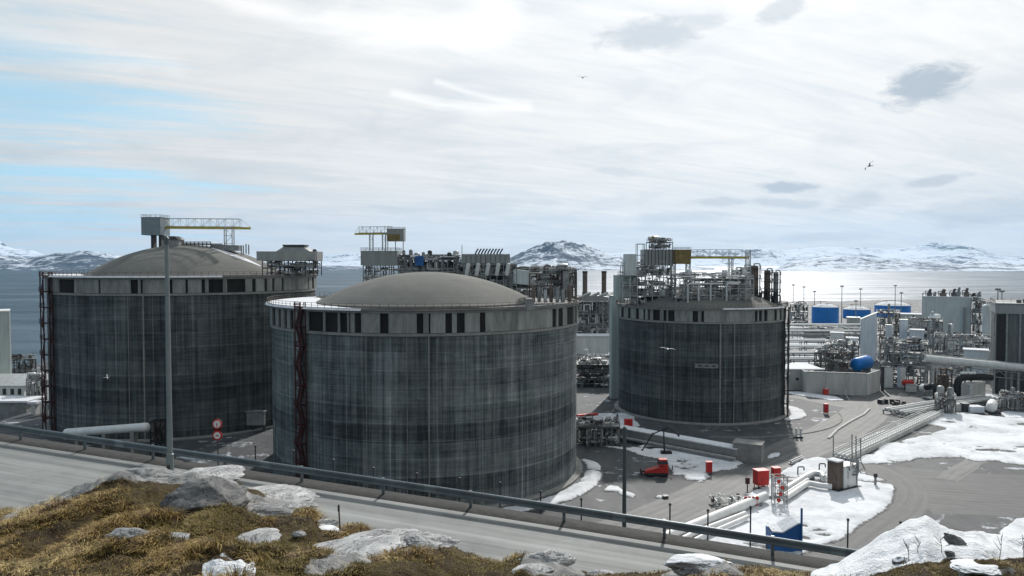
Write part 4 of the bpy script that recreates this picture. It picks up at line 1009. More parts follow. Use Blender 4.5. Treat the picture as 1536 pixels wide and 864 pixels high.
mb = MB()
for px in (362, 365, 369, 373): c = P(px, 366 + (px % 3), Yc - 1); mb.bar((c.x, Yc - 1, c.z), (c.x, Yc - 1, c.z - 3), .3)
mb.build('valve_post', M['mid'], pr)

# valve platform at the right edge of the left tank
Yv = 222.0
x0, x1, zb_, zt = bx(386, 473, 377, 413, Yv)
vp = thing('valve_platform', 'grey clad valve platform over dark pipework on the right rim of the left tank', 'platform', ((x0 + x1) / 2, Yv + 4, T1['top']))
zm = P(430, 391, Yv).z
module(vp, x0 + 1.5, x1 - .5, Yv, Yv + 9, T1['top'] - .2, zm, 2, 6, 2, 5, 'dark', 'mid', 'brown', 30, (.12, .35), 4, 8, .25, False)
mb = MB(); mb.prism([(x0, Yv - .6), (x1 - 3.2, Yv - .6), (x1 - .2, Yv + 1), (x1 - .2, Yv + 9.6), (x0, Yv + 9.6)], zm, zt); mb.build('cladding', M['clad_mod'], vp)
a0, a1, z0_, z1_ = bx(426, 458, 367, 378, Yv + 2); mb = MB(); mb.hexa([(a0 - 2, Yv + 1, zt), (a1 + 1.5, Yv + 1, zt), (a1 + 1.5, Yv + 7, zt), (a0 - 2, Yv + 7, zt), (a0, Yv + 2, z1_ - .5), (a1 - .8, Yv + 2, z1_ - .5), (a1 - .8, Yv + 6, z1_ - .5), (a0, Yv + 6, z1_ - .5)]); mb.build('roof_housing', M['mid'], vp)
mb = MB(); mb.box(a0 - .3, a1 - .2, Yv + 1.6, Yv + 6.4, z1_ - .5, z1_); mb.build('roof_cap', M['dark'], vp)
a0, a1, z0_, z1_ = bx(467, 473, 373, 400, Yv); mb = MB(); mb.vessel((a0 + .5, Yv + 2, z0_), (a0 + .5, Yv + 2, z1_ - .4), .6, 10); mb.build('vent_stack', M['dark'], vp)

# pipework platform at the right edge of the middle tank
Yp = 184.0
x0, x1, zb_, zt = bx(786, 862, 408, 436, Yp)
pp = thing('pipework_platform', 'brown grey pipework platform crowded on the right rim of the middle tank', 'platform', ((x0 + x1) / 2, Yp + 4, T2['top']))
module(pp, x0 + 1.5, x1 - .3, Yp + 2, Yp + 10, T2['top'] + 1.0, P(800, 411, Yp).z, 2, 6, 2, 8, 'brown', 'mid', 'brown', 56, (.10, .36), 6, 14, .22)
a0, a1, z0_, z1_ = bx(843, 864, 405, 430, Yp + 1); mb = MB()
for p_ in ((a0, Yp), (a1, Yp), (a0, Yp + 4), (a1, Yp + 4)): mb.bar((p_[0], p_[1], T2['top']), (p_[0], p_[1], z1_), .22)
mb.box(a0 - .8, a1 + .6, Yp - .5, Yp + 4.5, z1_, z1_ + .22); mb.build('canopy', M['dark'], pp)
mb = MB(); mb.box(a0 + .2, a0 + 1.6, Yp, Yp + 2, T2['top'] + 3, z1_ - .2); mb.build('equipment_box', M['mid'], pp)
for k in range(7):
    c = P(800 + k * 9, 428 + (k % 3) * 4, Yp - 1); mb = MB(); mb.vessel((c.x, Yp - 1 + k % 2, T2['top'] + .3), (c.x, Yp - 1 + k % 2, c.z), .45, 8); mb.build('valve', M[['brown', 'mid', 'steel'][k % 3]], pp)
a0, a1, z0_, z1_ = bx(789, 800, 454, 462, 164); 
hx = thing('roof_hatch', 'dark square hatch box on the right front of the middle tank roof', 'hatch', ((a0 + a1) / 2, 164, T2['top']))
mb = MB(); mb.rbox((a0 + a1) / 2, 164, T2['top'] - .5, T2['top'] + 1.7, .8, .8, .2); mb.build('box', M['mid'], hx); mb = MB(); mb.rbox((a0 + a1) / 2, 164, T2['top'] + 1.7, T2['top'] + 1.85, .9, .9, .2); mb.build('lid', M['dark'], hx)

# process barge behind the middle tank
Yb = 330.0
def bxs(root, name, mat, px0, px1, py0, py1, Y, D): 
    x0, x1, z0, z1 = bx(px0, px1, py0, py1, Y); mb = MB(); mb.box(x0, x1, Y, Y + D, z0, z1); return mb.build(name, M[mat], root)
bg_ = thing('process_building', 'grey process building with open decks and pipework rising behind the middle tank', 'building', (P(600, 500, Yb).x, Yb + 12, 0))
x0, x1, z0_, z1_ = bx(541, 596, 376, 398, Yb); mb = MB(); mb.box(x0, x1, Yb, Yb + 14, z0_, z1_); mb.build('clad_block', M['clad_mod'], bg_)
mb = MB(); rail_box(mb, x0, x1, Yb, Yb + 14, z1_, 1.3, .12, 2.5); mb.build('handrail', M['steel'], bg_)
module(bg_, x0 + 1, x1 + 4, Yb + .5, Yb + 13, 20, z0_, 6, 5, 2, 12, 'mid', 'mid', 'dark', 30, (.2, .6), 4, 8, .4, False)
x2, x3, z2_, z3_ = bx(596, 690, 380, 415, Yb + 2)
module(bg_, x1 + .5, x3, Yb + 1, Yb + 14, 38, P(600, 390, Yb).z, 3, 10, 2, 13, 'mid', 'mid', 'dark', 130, (.15, .6), 12, 40, .35)
mb = MB(); mb.box(x1 + .5, x3, Yb + 9, Yb + 14, 20, P(600, 394, Yb).z); mb.build('back_wall', M['clad_mod'], bg_)
for k in range(9): c = P(602 + k * 10, 0, Yb); zt_ = P(0, 376 + (k * 7) % 9, Yb).z; mb = MB(); mb.vessel((c.x, Yb + 4, zt_ - 5), (c.x, Yb + 4, zt_), .7 + .3 * (k % 3), 10); mb.build('vessel', M[['mid', 'dark', 'steel'][k % 3]], bg_)
mb = MB(); c = P(629, 391, Yb - 1); mb.box(c.x - 1.7, c.x + 1.7, Yb - 1, Yb + 1, c.z - 2.2, c.z + 2); mb.build('blue_cabinet', M['blue2'], bg_)
module(bg_, P(770, 0, Yb).x, P(868, 0, Yb).x, Yb + 6, Yb + 16, 34, P(0, 408, Yb).z, 2, 9, 2, 17, 'mid', 'mid', 'brown', 90, (.15, .5), 8, 24, .35)
x4, x5, z4_, z5_ = bx(692, 765, 381, 395, Yb); mb = MB()
for i in range(10):
    xa = x4 + (x5 - x4) * i / 10; mb.box(xa + .15, xa + (x5 - x4) / 10 - .15, Yb, Yb + 12, z4_, z5_)
mb.box(x4, x5, Yb + .5, Yb + 11.5, z4_ - .6, z5_ - .3); mb.build('fan_bank', M['clad_mod'], bg_)
for i in range(9):
    c = P(716 + i * 4.6, 380, Yb + 3); mb = MB(); mb.pipe([(c.x - 1.2, Yb + 3, z5_ - 1), (c.x - .5, Yb + 3, z5_ + 1), (c.x + .4, Yb + 3, z5_ + 2.3)], .32, 7); mb.build('exhaust', M['dark'], bg_)
x6, x7, z6_, z7_ = bx(686, 775, 395, 409, Yb - 1); module(bg_, x6, x7, Yb - 2, Yb + 6, 38, z6_ + 8 if False else P(0, 397, Yb).z, 3, 9, 2, 19, 'mid', 'mid', 'dark', 130, (.15, .55), 8, 36, .35, False)
mb = MB(); mb.box(x6, x7, Yb + 7, Yb + 12, 20, z4_); mb.build('back_wall', M['clad_mod'], bg_)
for i in range(5):
    c = P(700 + i * 15, 402, Yb - 1.2); mb = MB(); mb.vessel((c.x, Yb - 2.4, c.z - 3), (c.x + .8, Yb - 2.4, c.z + 1.6), .9, 10); mb.build('duct', M['pale'], bg_)
a0, b0 = P(770, 404, Yb - 2), P(838, 411, Yb - 4); mb = MB(); w_ = 9
mb.hexa([a0 + Vector((0, 0, -6)), b0 + Vector((0, 0, -6)), b0 + Vector((0, w_, -6)), a0 + Vector((0, w_, -6)), a0, b0, b0 + Vector((0, w_, 0)), a0 + Vector((0, w_, 0))]); mb.build('gallery', M['clad'], bg_)
c = P(693, 372, Yb + 5); mb = MB(); mb.bar((c.x, Yb + 5, z5_ - 4), (c.x, Yb + 5, P(693, 367, Yb + 5).z), .3); mb.build('mast', M['steel'], bg_)
Yq = Yb + 4
pA, pB = P(588, 350.5, Yq), P(532, 351, Yq); x0, x1, zl, zh = bx(582, 607, 344, 362, Yq)
cr = runway_crane('roof_crane', 'yellow overhang crane with brown cabin on top of the process building', pA, pB, .8, (x0, x1, Yq - 3, Yq + 3, zl, zh), 'clad_mod',
             [(P(557, 350, Yq).x, Yq, pA.z, 1.4), (P(576, 350, Yq).x, Yq, pA.z, 1.4)], z1_ - .2, None, 'yellow', None, 2.6, 9)
mb = MB(); mb.box(x0 + .2, x1 - 1.6, Yq - 3.15, Yq - 3.0, zl + .2, (zl + zh) / 2 + .4); mb.build('open_bay', M['ochre'], cr)
for q in (x0 + .3, (x0 + x1) / 2, x1 - .3): mb = MB(); mb.bar((q, Yq - 2.5, z1_), (q, Yq - 2.5, zl), .35); mb.build('cabin_leg', M['steel'], cr)

# two stacks over the sloping grey building
for px, py1, lab in ((877.5, 447, 'left one of two brown exhaust stacks against the glinting water'), (906, 450, 'right one of two brown exhaust stacks against the glinting water')):
    Y = 420.0; t = P(px, 406.5, Y); st = thing('exhaust_stack', lab, 'stack', (t.x, Y, 0), 'exhaust stacks')
    mb = MB(); r = 3.6 / FPX * Y; mb.lathe([(r * 1.15, 20), (r * 1.15, P(px, 440, Y).z), (r, P(px, 436, Y).z), (r, t.z), (r * .8, t.z), (r * .8, t.z - 2)], t.x, Y, 20); mb.build('shaft', M['brown'], st)
    mb = MB(); mb.lathe([(r + .02, t.z - 1.0), (r + .18, t.z - .9), (r + .18, t.z - .2), (r + .02, t.z)], t.x, Y, 20); mb.build('rim_ring', M['dark'], st)
Y = 405.0
gb = thing('boiler_house', 'grey sloping pipe-covered building under the two stacks', 'building', (P(895, 480, Y).x, Y + 8, 0))
poly = [(864, 447), (886, 443), (915, 446), (929, 438), (929, 508), (864, 508)]
pts = [P(a, b, Y) for a, b in poly]; mb = MB(); n = len(pts)
mb.f.append(tuple(range(n))); mb.f.append(tuple(range(2 * n - 1, n - 1, -1))); mb.m += [0, 0]; mb.v += [tuple(p) for p in pts] + [tuple(p + Vector((0, 18, 0))) for p in pts]
for i in range(n): j = (i + 1) % n; mb.f.append((i, j, n + j, n + i)); mb.m.append(0)
mb.build('wall', M['clad_mod'], gb, smooth=False)
module(gb, P(866, 500, Y - 4).x, P(913, 500, Y - 4).x, Y - 5, Y - .5, P(880, 506, Y).z, P(880, 452, Y).z, 3, 5, 1, 31, 'mid', 'mid', 'dark', 40, (.25, .8), 4, 6, .35, False)
for k in range(3): mb = MB(); c = P(872 + 13 * k, 448, Y + 2); mb.pipe([c + Vector((0, 0, -12)), c + Vector((0, 0, 1)), c + Vector((5, 0, 3))], .8, 8); mb.build('duct', M['steel'], gb)
Y = 385.0; x0, x1, z0_, z1_ = bx(860, 918, 505, 543, Y)
wb = thing('low_shed', 'low white-walled shed between the middle tank and the tall green tower', 'shed', ((x0 + x1) / 2, Y + 5, 0))
mb = MB(); mb.box(x0, x1, Y, Y + 12, 0, z1_); mb.build('wall', M['clad_white'], wb); mb = MB(); mb.box(x0 - .4, x1 + .4, Y - .4, Y + 12.4, z1_, z1_ + .5); mb.build('roof', M['snow_fine'], wb)
mb = MB(); c = P(893, 530, Y); mb.box(c.x - 1.3, c.x + 1.3, Y - .12, Y, 0, 4.2); mb.build('door', M['mid'], wb)
# tall green tower at the left of tank 3
Y = 292.0; x0, x1, z0_, z1_ = bx(917, 936, 445, 600, Y)
gt = thing('stair_tower', 'tall narrow pale green clad tower at the left edge of the right tank', 'tower', ((x0 + x1) / 2, Y + 3, 0))
mb = MB(); mb.box(x0, x1, Y, Y + 7, 0, z1_); mb.build('wall', M['clad_green'], gt); mb = MB(); mb.box(x0 - .25, x1 + .25, Y - .25, Y + 7.25, z1_, z1_ + .35); mb.build('roof', M['mid'], gt)

# structures on the right tank
Y = 262.0; zt3 = T3['top']
snow_line = MB()
for i in range(14):                    # thin drift down the right side of the left dome
    def pt_(k, w): 
        x_ = P(322 + k * 5.2, 380, Yc).x; y_ = Yc - 2 - w; return Vector((x_, y_, dome_z(T1, x_, y_) + .06))
    wA, wB = 1.2 * math.sin(math.pi * i / 14) + .5, 1.2 * math.sin(math.pi * (i + 1) / 14) + .5
    snow_line.quad(pt_(i, 0), pt_(i + 1, 0), pt_(i + 1, wB * 2), pt_(i, wA * 2))
tag(snow_line.build('roof_snow', M['snow_fine']), 'thin line of snow down the right side of the left dome', 'snow', kind='stuff')
pt = thing('process_tower', 'many-storeyed grey steel process tower on the left of the right tank roof', 'structure', (P(970, 440, Y).x, Y + 6, zt3))
x0, x1, z0_, z1_ = bx(934, 1012, 413, 440, Y)
module(pt, x0, x1, Y, Y + 13, zt3 - .3, z1_, 3, 7, 2, 41, 'steel', 'silver', 'mid', 60, (.10, .34), 6, 14, .24)
x0, x1, z0_, z1_ = bx(937, 1010, 398, 413, Y + 1)
module(pt, x0, x1, Y + 1, Y + 11, z0_, z1_, 1, 6, 2, 42, 'steel', 'silver', 'mid', 26, (.10, .3), 3, 8, .22)
x0, x1, z0_, z1_ = bx(967, 1009, 374, 398, Y + 1); mb = MB(); mb.box(x0, x1, Y + 1, Y + 10, z0_, z1_); mb.build('clad_block', M['clad_mod'], pt)
mb = MB()
for i in range(9): xa = x0 + (x1 - x0) * i / 8; mb.bar((xa, Y + .9, z0_), (xa, Y + .9, z1_), .2)
mb.build('cladding_rib', M['dark'], pt)
x0, x1, z0_, z1_ = bx(938, 955, 381, 413, Y); mb = MB(); mb.box(x0, x1, Y, Y + 5, z0_, z1_); mb.build('clad_block', M['clad'], pt)
x0, x1, z0_, z1_ = bx(956, 967, 366, 400, Y + 2); mb = MB(); frame(mb, x0, x1, Y + 2, Y + 5, [z0_, (z0_ + z1_) / 2, z1_], 1, 1, .22, True, random.Random(2)); mb.build('ladder_frame', M['steel'], pt)
x0, x1, z0_, z1_ = bx(974, 1009, 360, 374, Y + 3); module(pt, x0, x1, Y + 3, Y + 9, z0_, z1_ - .8, 1, 4, 1, 43, 'dark', 'mid', 'dark', 22, (.1, .3), 2, 8, .22)
x0, x1, z0_, z1_ = bx(976, 984, 354, 362, Y + 3); mb = MB(); mb.vessel((x0 + .9, Y + 4, z0_), (x0 + .9, Y + 4, z1_ - .4), .85, 10); mb.build('relief_valve', M['ochre'], pt)
x0, x1, z0_, z1_ = bx(928, 960, 413, 462, Y - 2); mb = MB(); mb.box(x0, x1, Y + 4, Y + 12, z0_ + 3, z1_); mb.build('clad_block', M['clad_green'], pt)
# middle of the roof: pipework
pm = thing('roof_pipework', 'maze of pale pipes and vessels in the middle of the right tank roof', 'pipework', (P(1060, 440, Y).x, Y - 4, zt3))
x0, x1, z0_, z1_ = bx(1012, 1128, 418, 452, Y - 6)
module(pm, x0, x1, Y - 8, Y + 4, zt3 - .3, z1_, 3, 10, 2, 44, 'steel', 'silver', 'mid', 96, (.08, .30), 10, 20, .2)
for k, px in enumerate((1032, 1048, 1066, 1090)):
    mb = MB(); a = P(px, 412, Y - 9); mb.pipe([(a.x, Y - 9, zt3 + .5), (a.x, Y - 9, a.z - 3), (a.x + 4, Y - 9, a.z - 3), (a.x + 4, Y - 2, a.z - 3)], .35, 8); mb.build('riser', M['silver'], pm)
for px, top, r, mat, w_ in ((1104, 404, 1.7, 'pale', 16), (1117, 400, 1.6, 'pale', 14), (1131, 398, 1.6, 'brown', 14), (1151, 405, 1.1, 'brown', 10), (1164, 408, .9, 'mid', 8)):
    Yk = Y + (4 if px < 1125 else 14); t = P(px, top, Yk)
    col_ = thing('process_column', {1104: 'stubby pale column at the right of the roof pipework', 1117: 'pale column with platform beside the tallest brown column', 1131: 'tallest brown column with hooped platforms on the right tank', 1151: 'slim brown column behind the right edge of the right tank', 1164: 'dark slim column farthest right on the right tank'}[px], 'column', (t.x, Yk, zt3), 'columns on the right tank roof')
    mb = MB(); mb.vessel((t.x, Yk, zt3 - 4), (t.x, Yk, t.z - r * .5), r, 16); mb.build('shell', M[mat], col_)
    for q in (.35, .65, .9):
        zz = zt3 + (t.z - zt3) * q; mb = MB(); mb.lathe([(r, zz), (r + 1.0, zz), (r + 1.0, zz + .18), (r, zz + .18)], t.x, Yk, 16); mb.lathe([(r + .95, zz + 1.05), (r + 1.02, zz + 1.05), (r + 1.02, zz + 1.15), (r + .95, zz + 1.15)], t.x, Yk, 16)
        for j in range(8): a_ = j * math.pi / 4; mb.bar((t.x + (r + .98) * math.cos(a_), Yk + (r + .98) * math.sin(a_), zz), (t.x + (r + .98) * math.cos(a_), Yk + (r + .98) * math.sin(a_), zz + 1.15), .08)
        mb.build('platform', M['dark'], col_)
    mb = MB(); mb.pipe([(t.x + r + .4, Yk - .5, zt3 - 3), (t.x + r + .4, Yk - .5, t.z + .6), (t.x, Yk, t.z + .6), (t.x, Yk, t.z - .4)], .22, 7); mb.build('overhead_pipe', M['mid'], col_)
    if px in (1151, 1131):
        mb = MB(); rand_pipes(mb, random.Random(px), (t.x - 3.5, t.x + 4.5, Yk - 3, Yk + 1, zt3 - 1, zt3 + (t.z - zt3) * .42), 22, .1, .3); mb.build('pipework', M['dark'], col_)
mb = MB(); t = P(1125, 380, Y + 2); 
Yk = Y + 2; pA, pB = P(1036, 386.5, Yk), P(1123, 386.5, Yk); x0, x1, zl, zh = bx(1011, 1034, 375, 396, Yk)
cr = runway_crane('roof_crane', 'yellow runway beam crane with ochre cabin on the right tank roof', pA, pB, .7, (x0, x1, Yk - 2.5, Yk + 2.5, zl, zh), 'ochre',
             [(P(1096, 387, Yk).x, Yk, pA.z, 1.2), (P(1122, 387, Yk).x, Yk, P(1122, 375, Yk).z, 1.2), (P(1032, 396, Yk).x, Yk, zl, 1.2), (P(1010, 396, Yk).x, Yk, zl, 1.2)], zt3 + 1, None, 'yellow', None, 2.3, 8)
# ------------------------------------------------------------------ the plant on the right
def lbox(mb, p, q, w, z0, z1):        # a long box on the ground from p to q
    p, q = Vector(p[:2]), Vector(q[:2]); d = (q - p).normalized(); n = Vector((-d.y, d.x)) * w / 2
    c = [p - n, q - n, q + n, p + n]; mb.hexa([(a.x, a.y, z0) for a in c] + [(a.x, a.y, z1) for a in c])
for px0, px1, pyt, pyb, Y, lab in ((1220, 1258.5, 460.5, 483, 660, 'tallest blue storage tank, leftmost of three with white roofs'), (1267, 1306, 464, 487, 720, 'middle blue storage tank, partly hidden behind a pale shed'), (1316, 1366, 458.0, 482, 740, 'widest blue storage tank, rightmost of the three')):
    x0, x1, z0, z1 = bx(px0, px1, pyt, pyb, Y); r = (x1 - x0) / 2; cx, cy = (x0 + x1) / 2, Y + r * .2
    t = thing('blue_tank', lab, 'tank', (cx, cy, 0), 'blue storage tanks by the water')
    mb = MB(); prof = [(r, -.5)]
    for k in range(6): zz = z1 * (k + 1) / 6; prof += [(r, zz - .12), (r + .1, zz - .08), (r + .1, zz), (r, zz + .02)]
    mb.lathe(prof[:-1], cx, cy, 48); mb.build('shell', M['blue'], t)
    mb = MB(); mb.lathe([(r + .2, z1 - .1), (r + .2, z1 + .25)] + [(max(r * (1 - q), .05), z1 + .25 + r * .22 * (1 - (1 - q) ** 2)) for q in (.05, .2, .4, .6, .8, 1)], cx, cy, 48); mb.build('roof', M['snow_fine'], t)
    mb = MB()
    for k in range(28):
        a, b = 2 * math.pi * k / 28, 2 * math.pi * (k + 1) / 28; p, q = Vector((cx + r * math.cos(a), cy + r * math.sin(a), z1 + .2)), Vector((cx + r * math.cos(b), cy + r * math.sin(b), z1 + .2))
        mb.bar(p, p + Vector((0, 0, 1.2)), .12); mb.bar(p + Vector((0, 0, 1.2)), q + Vector((0, 0, 1.2)), .12)
    mb.build('handrail', M['dark'], t)
    mb = MB(); mb.bar((cx - r * .4, cy - 1, z1 + 1), (cx - r * .4, cy - 1, z1 + 5), .3); mb.bar((cx - r * .6, cy - 1, z1 + 4.6), (cx + r * .1, cy - 1, z1 + 4.6), .3); mb.box(cx, cx + 2.4, cy - 2, cy, z1 + 1, z1 + 3); mb.build('roof_gear', M['dark'], t)
    mb = MB(); 
    for k in range(14):
        a = -2.2 + k * .09; mb.box(cx + (r + .1) * math.cos(a), cx + (r + 1.0) * math.cos(a), cy + (r + .6) * math.sin(a) - .5, cy + (r + .6) * math.sin(a) + .5, z1 * k / 14, z1 * k / 14 + .15)
    mb.build('spiral_stair', M['mid'], t)
def turn(t, x, y):
    t.rotation_euler.z = -math.atan2(x, y)
def clad_building(name, lab, px0, px1, py0, Y, D, wall, roof='mid', roof_t=.5, cat='building', z_over=None, group=None, parent=None):
    x0, x1, z0, z1 = bx(px0, px1, py0, 480, Y); c_ = (x0 + x1) / 2; k_ = math.cos(math.atan2(c_, Y)); x0, x1 = c_ - (x1 - x0) / 2 * k_, c_ + (x1 - x0) / 2 * k_
    t = thing(name, lab, cat, (c_, Y, 0), group); turn(t, c_, Y)
    mb = MB(); mb.box(x0, x1, Y, Y + D, 0, z1); mb.build('wall', M[wall], t)
    mb = MB(); mb.box(x0 - .3, x1 + .3, Y - .3, Y + D + .3, z1, z1 + roof_t); mb.build('roof', M[roof], t)
    return t, x0, x1, z1
# grey machine hall with roof plant
t, x0, x1, z1 = clad_building('machine_hall', 'large pale grey clad hall with machinery along its roof', 1382, 1457, 446, 480, 34, 'clad', 'snow_fine')
for k, (px, w, h) in enumerate(((1389, 3, 4.5), (1396, 2, 3), (1407, 4, 4.5), (1421, 3, 5), (1427, 2.5, 6), (1437, 3, 5.5), (1446, 3, 2.5), (1453, 2.5, 3.5))):
    c = P(px, 446, 486); mb = MB(); mb.box(c.x - w / 2, c.x + w / 2, 484, 488, z1 + .5, z1 + h * .6)
    mb.vessel((c.x, 486, z1 + h * .55), (c.x + .6, 486, z1 + h), w * .28, 10); mb.pipe([(c.x - w / 2 - .6, 485, z1 + .5), (c.x - w / 2 - .6, 485, z1 + h * .8), (c.x, 485, z1 + h * .8)], .25, 6); mb.build('roof_unit', M[['dark', 'mid', 'brown'][k % 3]], t)
mb = MB(); rail_box(mb, x0, x1, 480.2, 513, z1 + .5, 1.6, .14, 3); mb.build('handrail', M['mid'], t)
a0, a1, c0, c1 = bx(1413, 1440, 498, 501.5, 479.6); mb = MB(); mb.box(a0, a1, 479.4, 480.1, c0, c1); mb.build('canopy', M['dark'], t)
a0, a1, c0, c1 = bx(1442, 1446, 460, 510, 479); mb = MB(); mb.box(a0, a1, 478.4, 480.1, c0, c1); mb.build('duct', M['mid'], t)
for k in range(3): a0, a1, c0, c1 = bx(1390 + k * 14, 1394 + k * 14, 502, 508, 479.8); mb = MB(); mb.box(a0, a1, 479.75, 480.1, c0, c1); mb.build('window', M['glass'], t)
t = thing('process_structure', 'open steel frame with pipes against the right side of the grey hall', 'structure', (P(1467, 500, 470).x, 470, 0)); turn(t, t.location.x, 470)
x0, x1, z0, z1 = bx(1457, 1476, 452, 515, 470); module(t, x0, x1, 470, 480, 0, z1, 4, 3, 2, 61, 'mid', 'mid', 'brown', 44, (.2, .6), 5, 12, .4)
t = thing('pale_silo', 'pale upright silo between the grey hall and the dark slatted building', 'silo', (P(1482, 500, 400).x, 402, 0)); x0, x1, z0, z1 = bx(1477, 1489, 457, 505, 400)
mb = MB(); mb.lathe([((x1 - x0) / 2, 0), ((x1 - x0) / 2, z1 - .8), ((x1 - x0) / 2 - .8, z1), (.05, z1 + .2)], (x0 + x1) / 2, 402, 24); mb.build('shell', M['clad'], t)
mb = MB(); rail_box(mb, x0, x1, 400.2, 404, z1, 1.2, .1, 1.2); mb.build('handrail', M['dark'], t)
# dark slatted building at the right edge
Y = 300.0; x0, x1, z0, z1 = bx(1490, 1640, 456, 596, Y)
t = thing('louvred_building', 'dark grey louvred building cut by the right edge', 'building', (x0, Y, 0)); t.rotation_euler.z = -.50
zf = P(1490, 470, Y).z
mb = MB(); mb.box(x0 + .4, x1, Y + .3, Y + 30, 0, zf); mb.build('wall', M['clad_dark'], t)
mb = MB(); mb.box(x0, x1 + .4, Y - .4, Y + 30.4, zf, z1); mb.build('fascia', M['clad_mod'], t)
mb = MB(); mb.box(x0 - .3, x1 + .6, Y - .7, Y + 30.6, z1, z1 + .4); mb.build('roof', M['mid'], t)
a0, a1, c0, c1 = bx(1493, 1506, 472, 590, Y); mb = MB(); mb.box(a0, a1, Y + .05, Y + .32, 1, c1); mb.build('shaded_opening', M['black'], t)  # black panel stands in for the shade inside an opening
for px in (1491.5, 1507.5, 1524, 1540): c = P(px, 500, Y); mb = MB(); mb.box(c.x - .3, c.x + .3, Y - .25, Y + .3, 0, zf); mb.build('pilaster', M['mid'], t)
mb = MB(); rail_box(mb, x0, x1, Y, Y + 30, z1 + .4, 1.2, .1, 2.5); mb.build('handrail', M['mid'], t)
for k in range(3): mb = MB(); a0, a1, c0, c1 = bx(1496 + k * 16, 1506 + k * 16, 566, 588, Y - .1); mb.box(a0, a1, Y - .1, Y + .3, c0, c1); mb.build('service_door', M['dark'], t)
for k, px in enumerate((1512, 1520, 1530)): c = P(px, 456, Y + 5); mb = MB(); mb.box(c.x - .8, c.x + .8, Y + 5, Y + 7, z1 + .4, z1 + 1.6 + .3 * k); mb.build('roof_unit', M['dark'], t)
# silver-clad cold boxes
Y = 405.0
for k, (p0, p1, pa, pb, lab) in enumerate(((1291, 1314, 480, 469, 'widest silver-blue clad box with slanted top'), (1328, 1338.5, 488, 488, 'narrow silver-blue clad box between two wider ones'), (1349, 1361, 480, 480, 'tall silver-blue clad box at the right of the three'))):
    x0, x1, z0, z1 = bx(p0, p1, pa, 540, Y); zB = P(p1, pb, Y).z; t = thing('cold_box', lab, 'clad box', ((x0 + x1) / 2, Y, 0), 'silver clad boxes'); turn(t, (x0 + x1) / 2, Y)
    mb = MB(); D = 9 if k == 0 else 5
    mb.hexa([(x0, Y, 0), (x1, Y, 0), (x1, Y + D, 0), (x0, Y + D, 0), (x0, Y, z1), (x1, Y, zB), (x1, Y + D, zB), (x0, Y + D, z1)]); mb.build('cladding', M['clad_silver'], t, smooth=False)
    mb = MB(); mb.hexa([(x0 - .15, Y - .15, z1), (x1 + .15, Y - .15, zB), (x1 + .15, Y + D + .15, zB), (x0 - .15, Y + D + .15, z1), (x0 - .15, Y - .15, z1 + .2), (x1 + .15, Y - .15, zB + .2), (x1 + .15, Y + D + .15, zB + .2), (x0 - .15, Y + D + .15, z1 + .2)]); mb.build('cap', M['pale'], t, smooth=False)
def mod_thing(name, lab, p0, p1, pt, Y, D, seed, levels=3, cat='structure', zb=0.0, **k):
    x0, x1, z0, z1 = bx(p0, p1, pt, 500, Y); c_ = (x0 + x1) / 2; k_ = math.cos(math.atan2(c_, Y)); x0, x1 = c_ - (x1 - x0) / 2 * k_, c_ + (x1 - x0) / 2 * k_; t = thing(name, lab, cat, (c_, Y, zb)); turn(t, c_, Y); module(t, x0, x1, Y, Y + D, zb, z1, levels, seed=seed, **k); return t, x0, x1, z1
mod_thing('process_module', 'brown process module between the silver-blue boxes', 1314, 1350, 470, 418, 14, 71, 4, steel='brown', pipe2='brown', npipe=70, nx=6, vessels=6, boxes=14)
mod_thing('process_module', 'low process module with pipes in front of the grey hall', 1358, 1414, 482, 430, 16, 72, 3, steel='mid', pipe2='brown', npipe=60, nx=8, vessels=7, boxes=14)
t = thing('white_canopy', 'small bright white slanted roof panel in front of the grey hall', 'canopy', (P(1407, 476, 428).x, 428, 0)); a0, a1, c0, c1 = bx(1402, 1414, 472, 477.5, 426)
mb = MB(); mb.hexa([(a0, 426, c0), (a1 - 1, 426, c0), (a1 - 1, 432, c0), (a0, 432, c0), (a0 + .8, 428, c1), (a1, 428, c1), (a1, 432, c1), (a0 + .8, 432, c1)]); mb.build('roof', M['white'], t)
mb = MB(); mb.bar((a0 + .5, 427, 0), (a0 + .5, 427, c0), .4); mb.bar((a1 - 1.5, 427, 0), (a1 - 1.5, 427, c0), .4); mb.build('post', M['mid'], t)
mod_thing('process_module', 'dark process module low between hall and louvred building', 1400, 1490, 508, 365, 14, 73, 2, steel='mid', pipes='pale', pipe2='brown', npipe=60, nx=9, vessels=8, boxes=18)
mod_thing('process_module', 'grey block of steelwork left of the tallest blue tank', 1185, 1212, 457, 600, 16, 74, 3, steel='dark', pipe2='brown', npipe=40, nx=4, vessels=3, boxes=8, pr=(.2, .6))
t, *_ = clad_building('store_shed', 'low pale shed in front of the middle blue tank', 1270, 1290, 477, 600, 12, 'clad_beige', 'pale', .4, 'shed')
clad_building('store_shed', 'wide pale shed roof far behind the silver-blue boxes', 1340, 1384, 472, 560, 14, 'clad_beige', 'snow_fine', .5, 'shed')
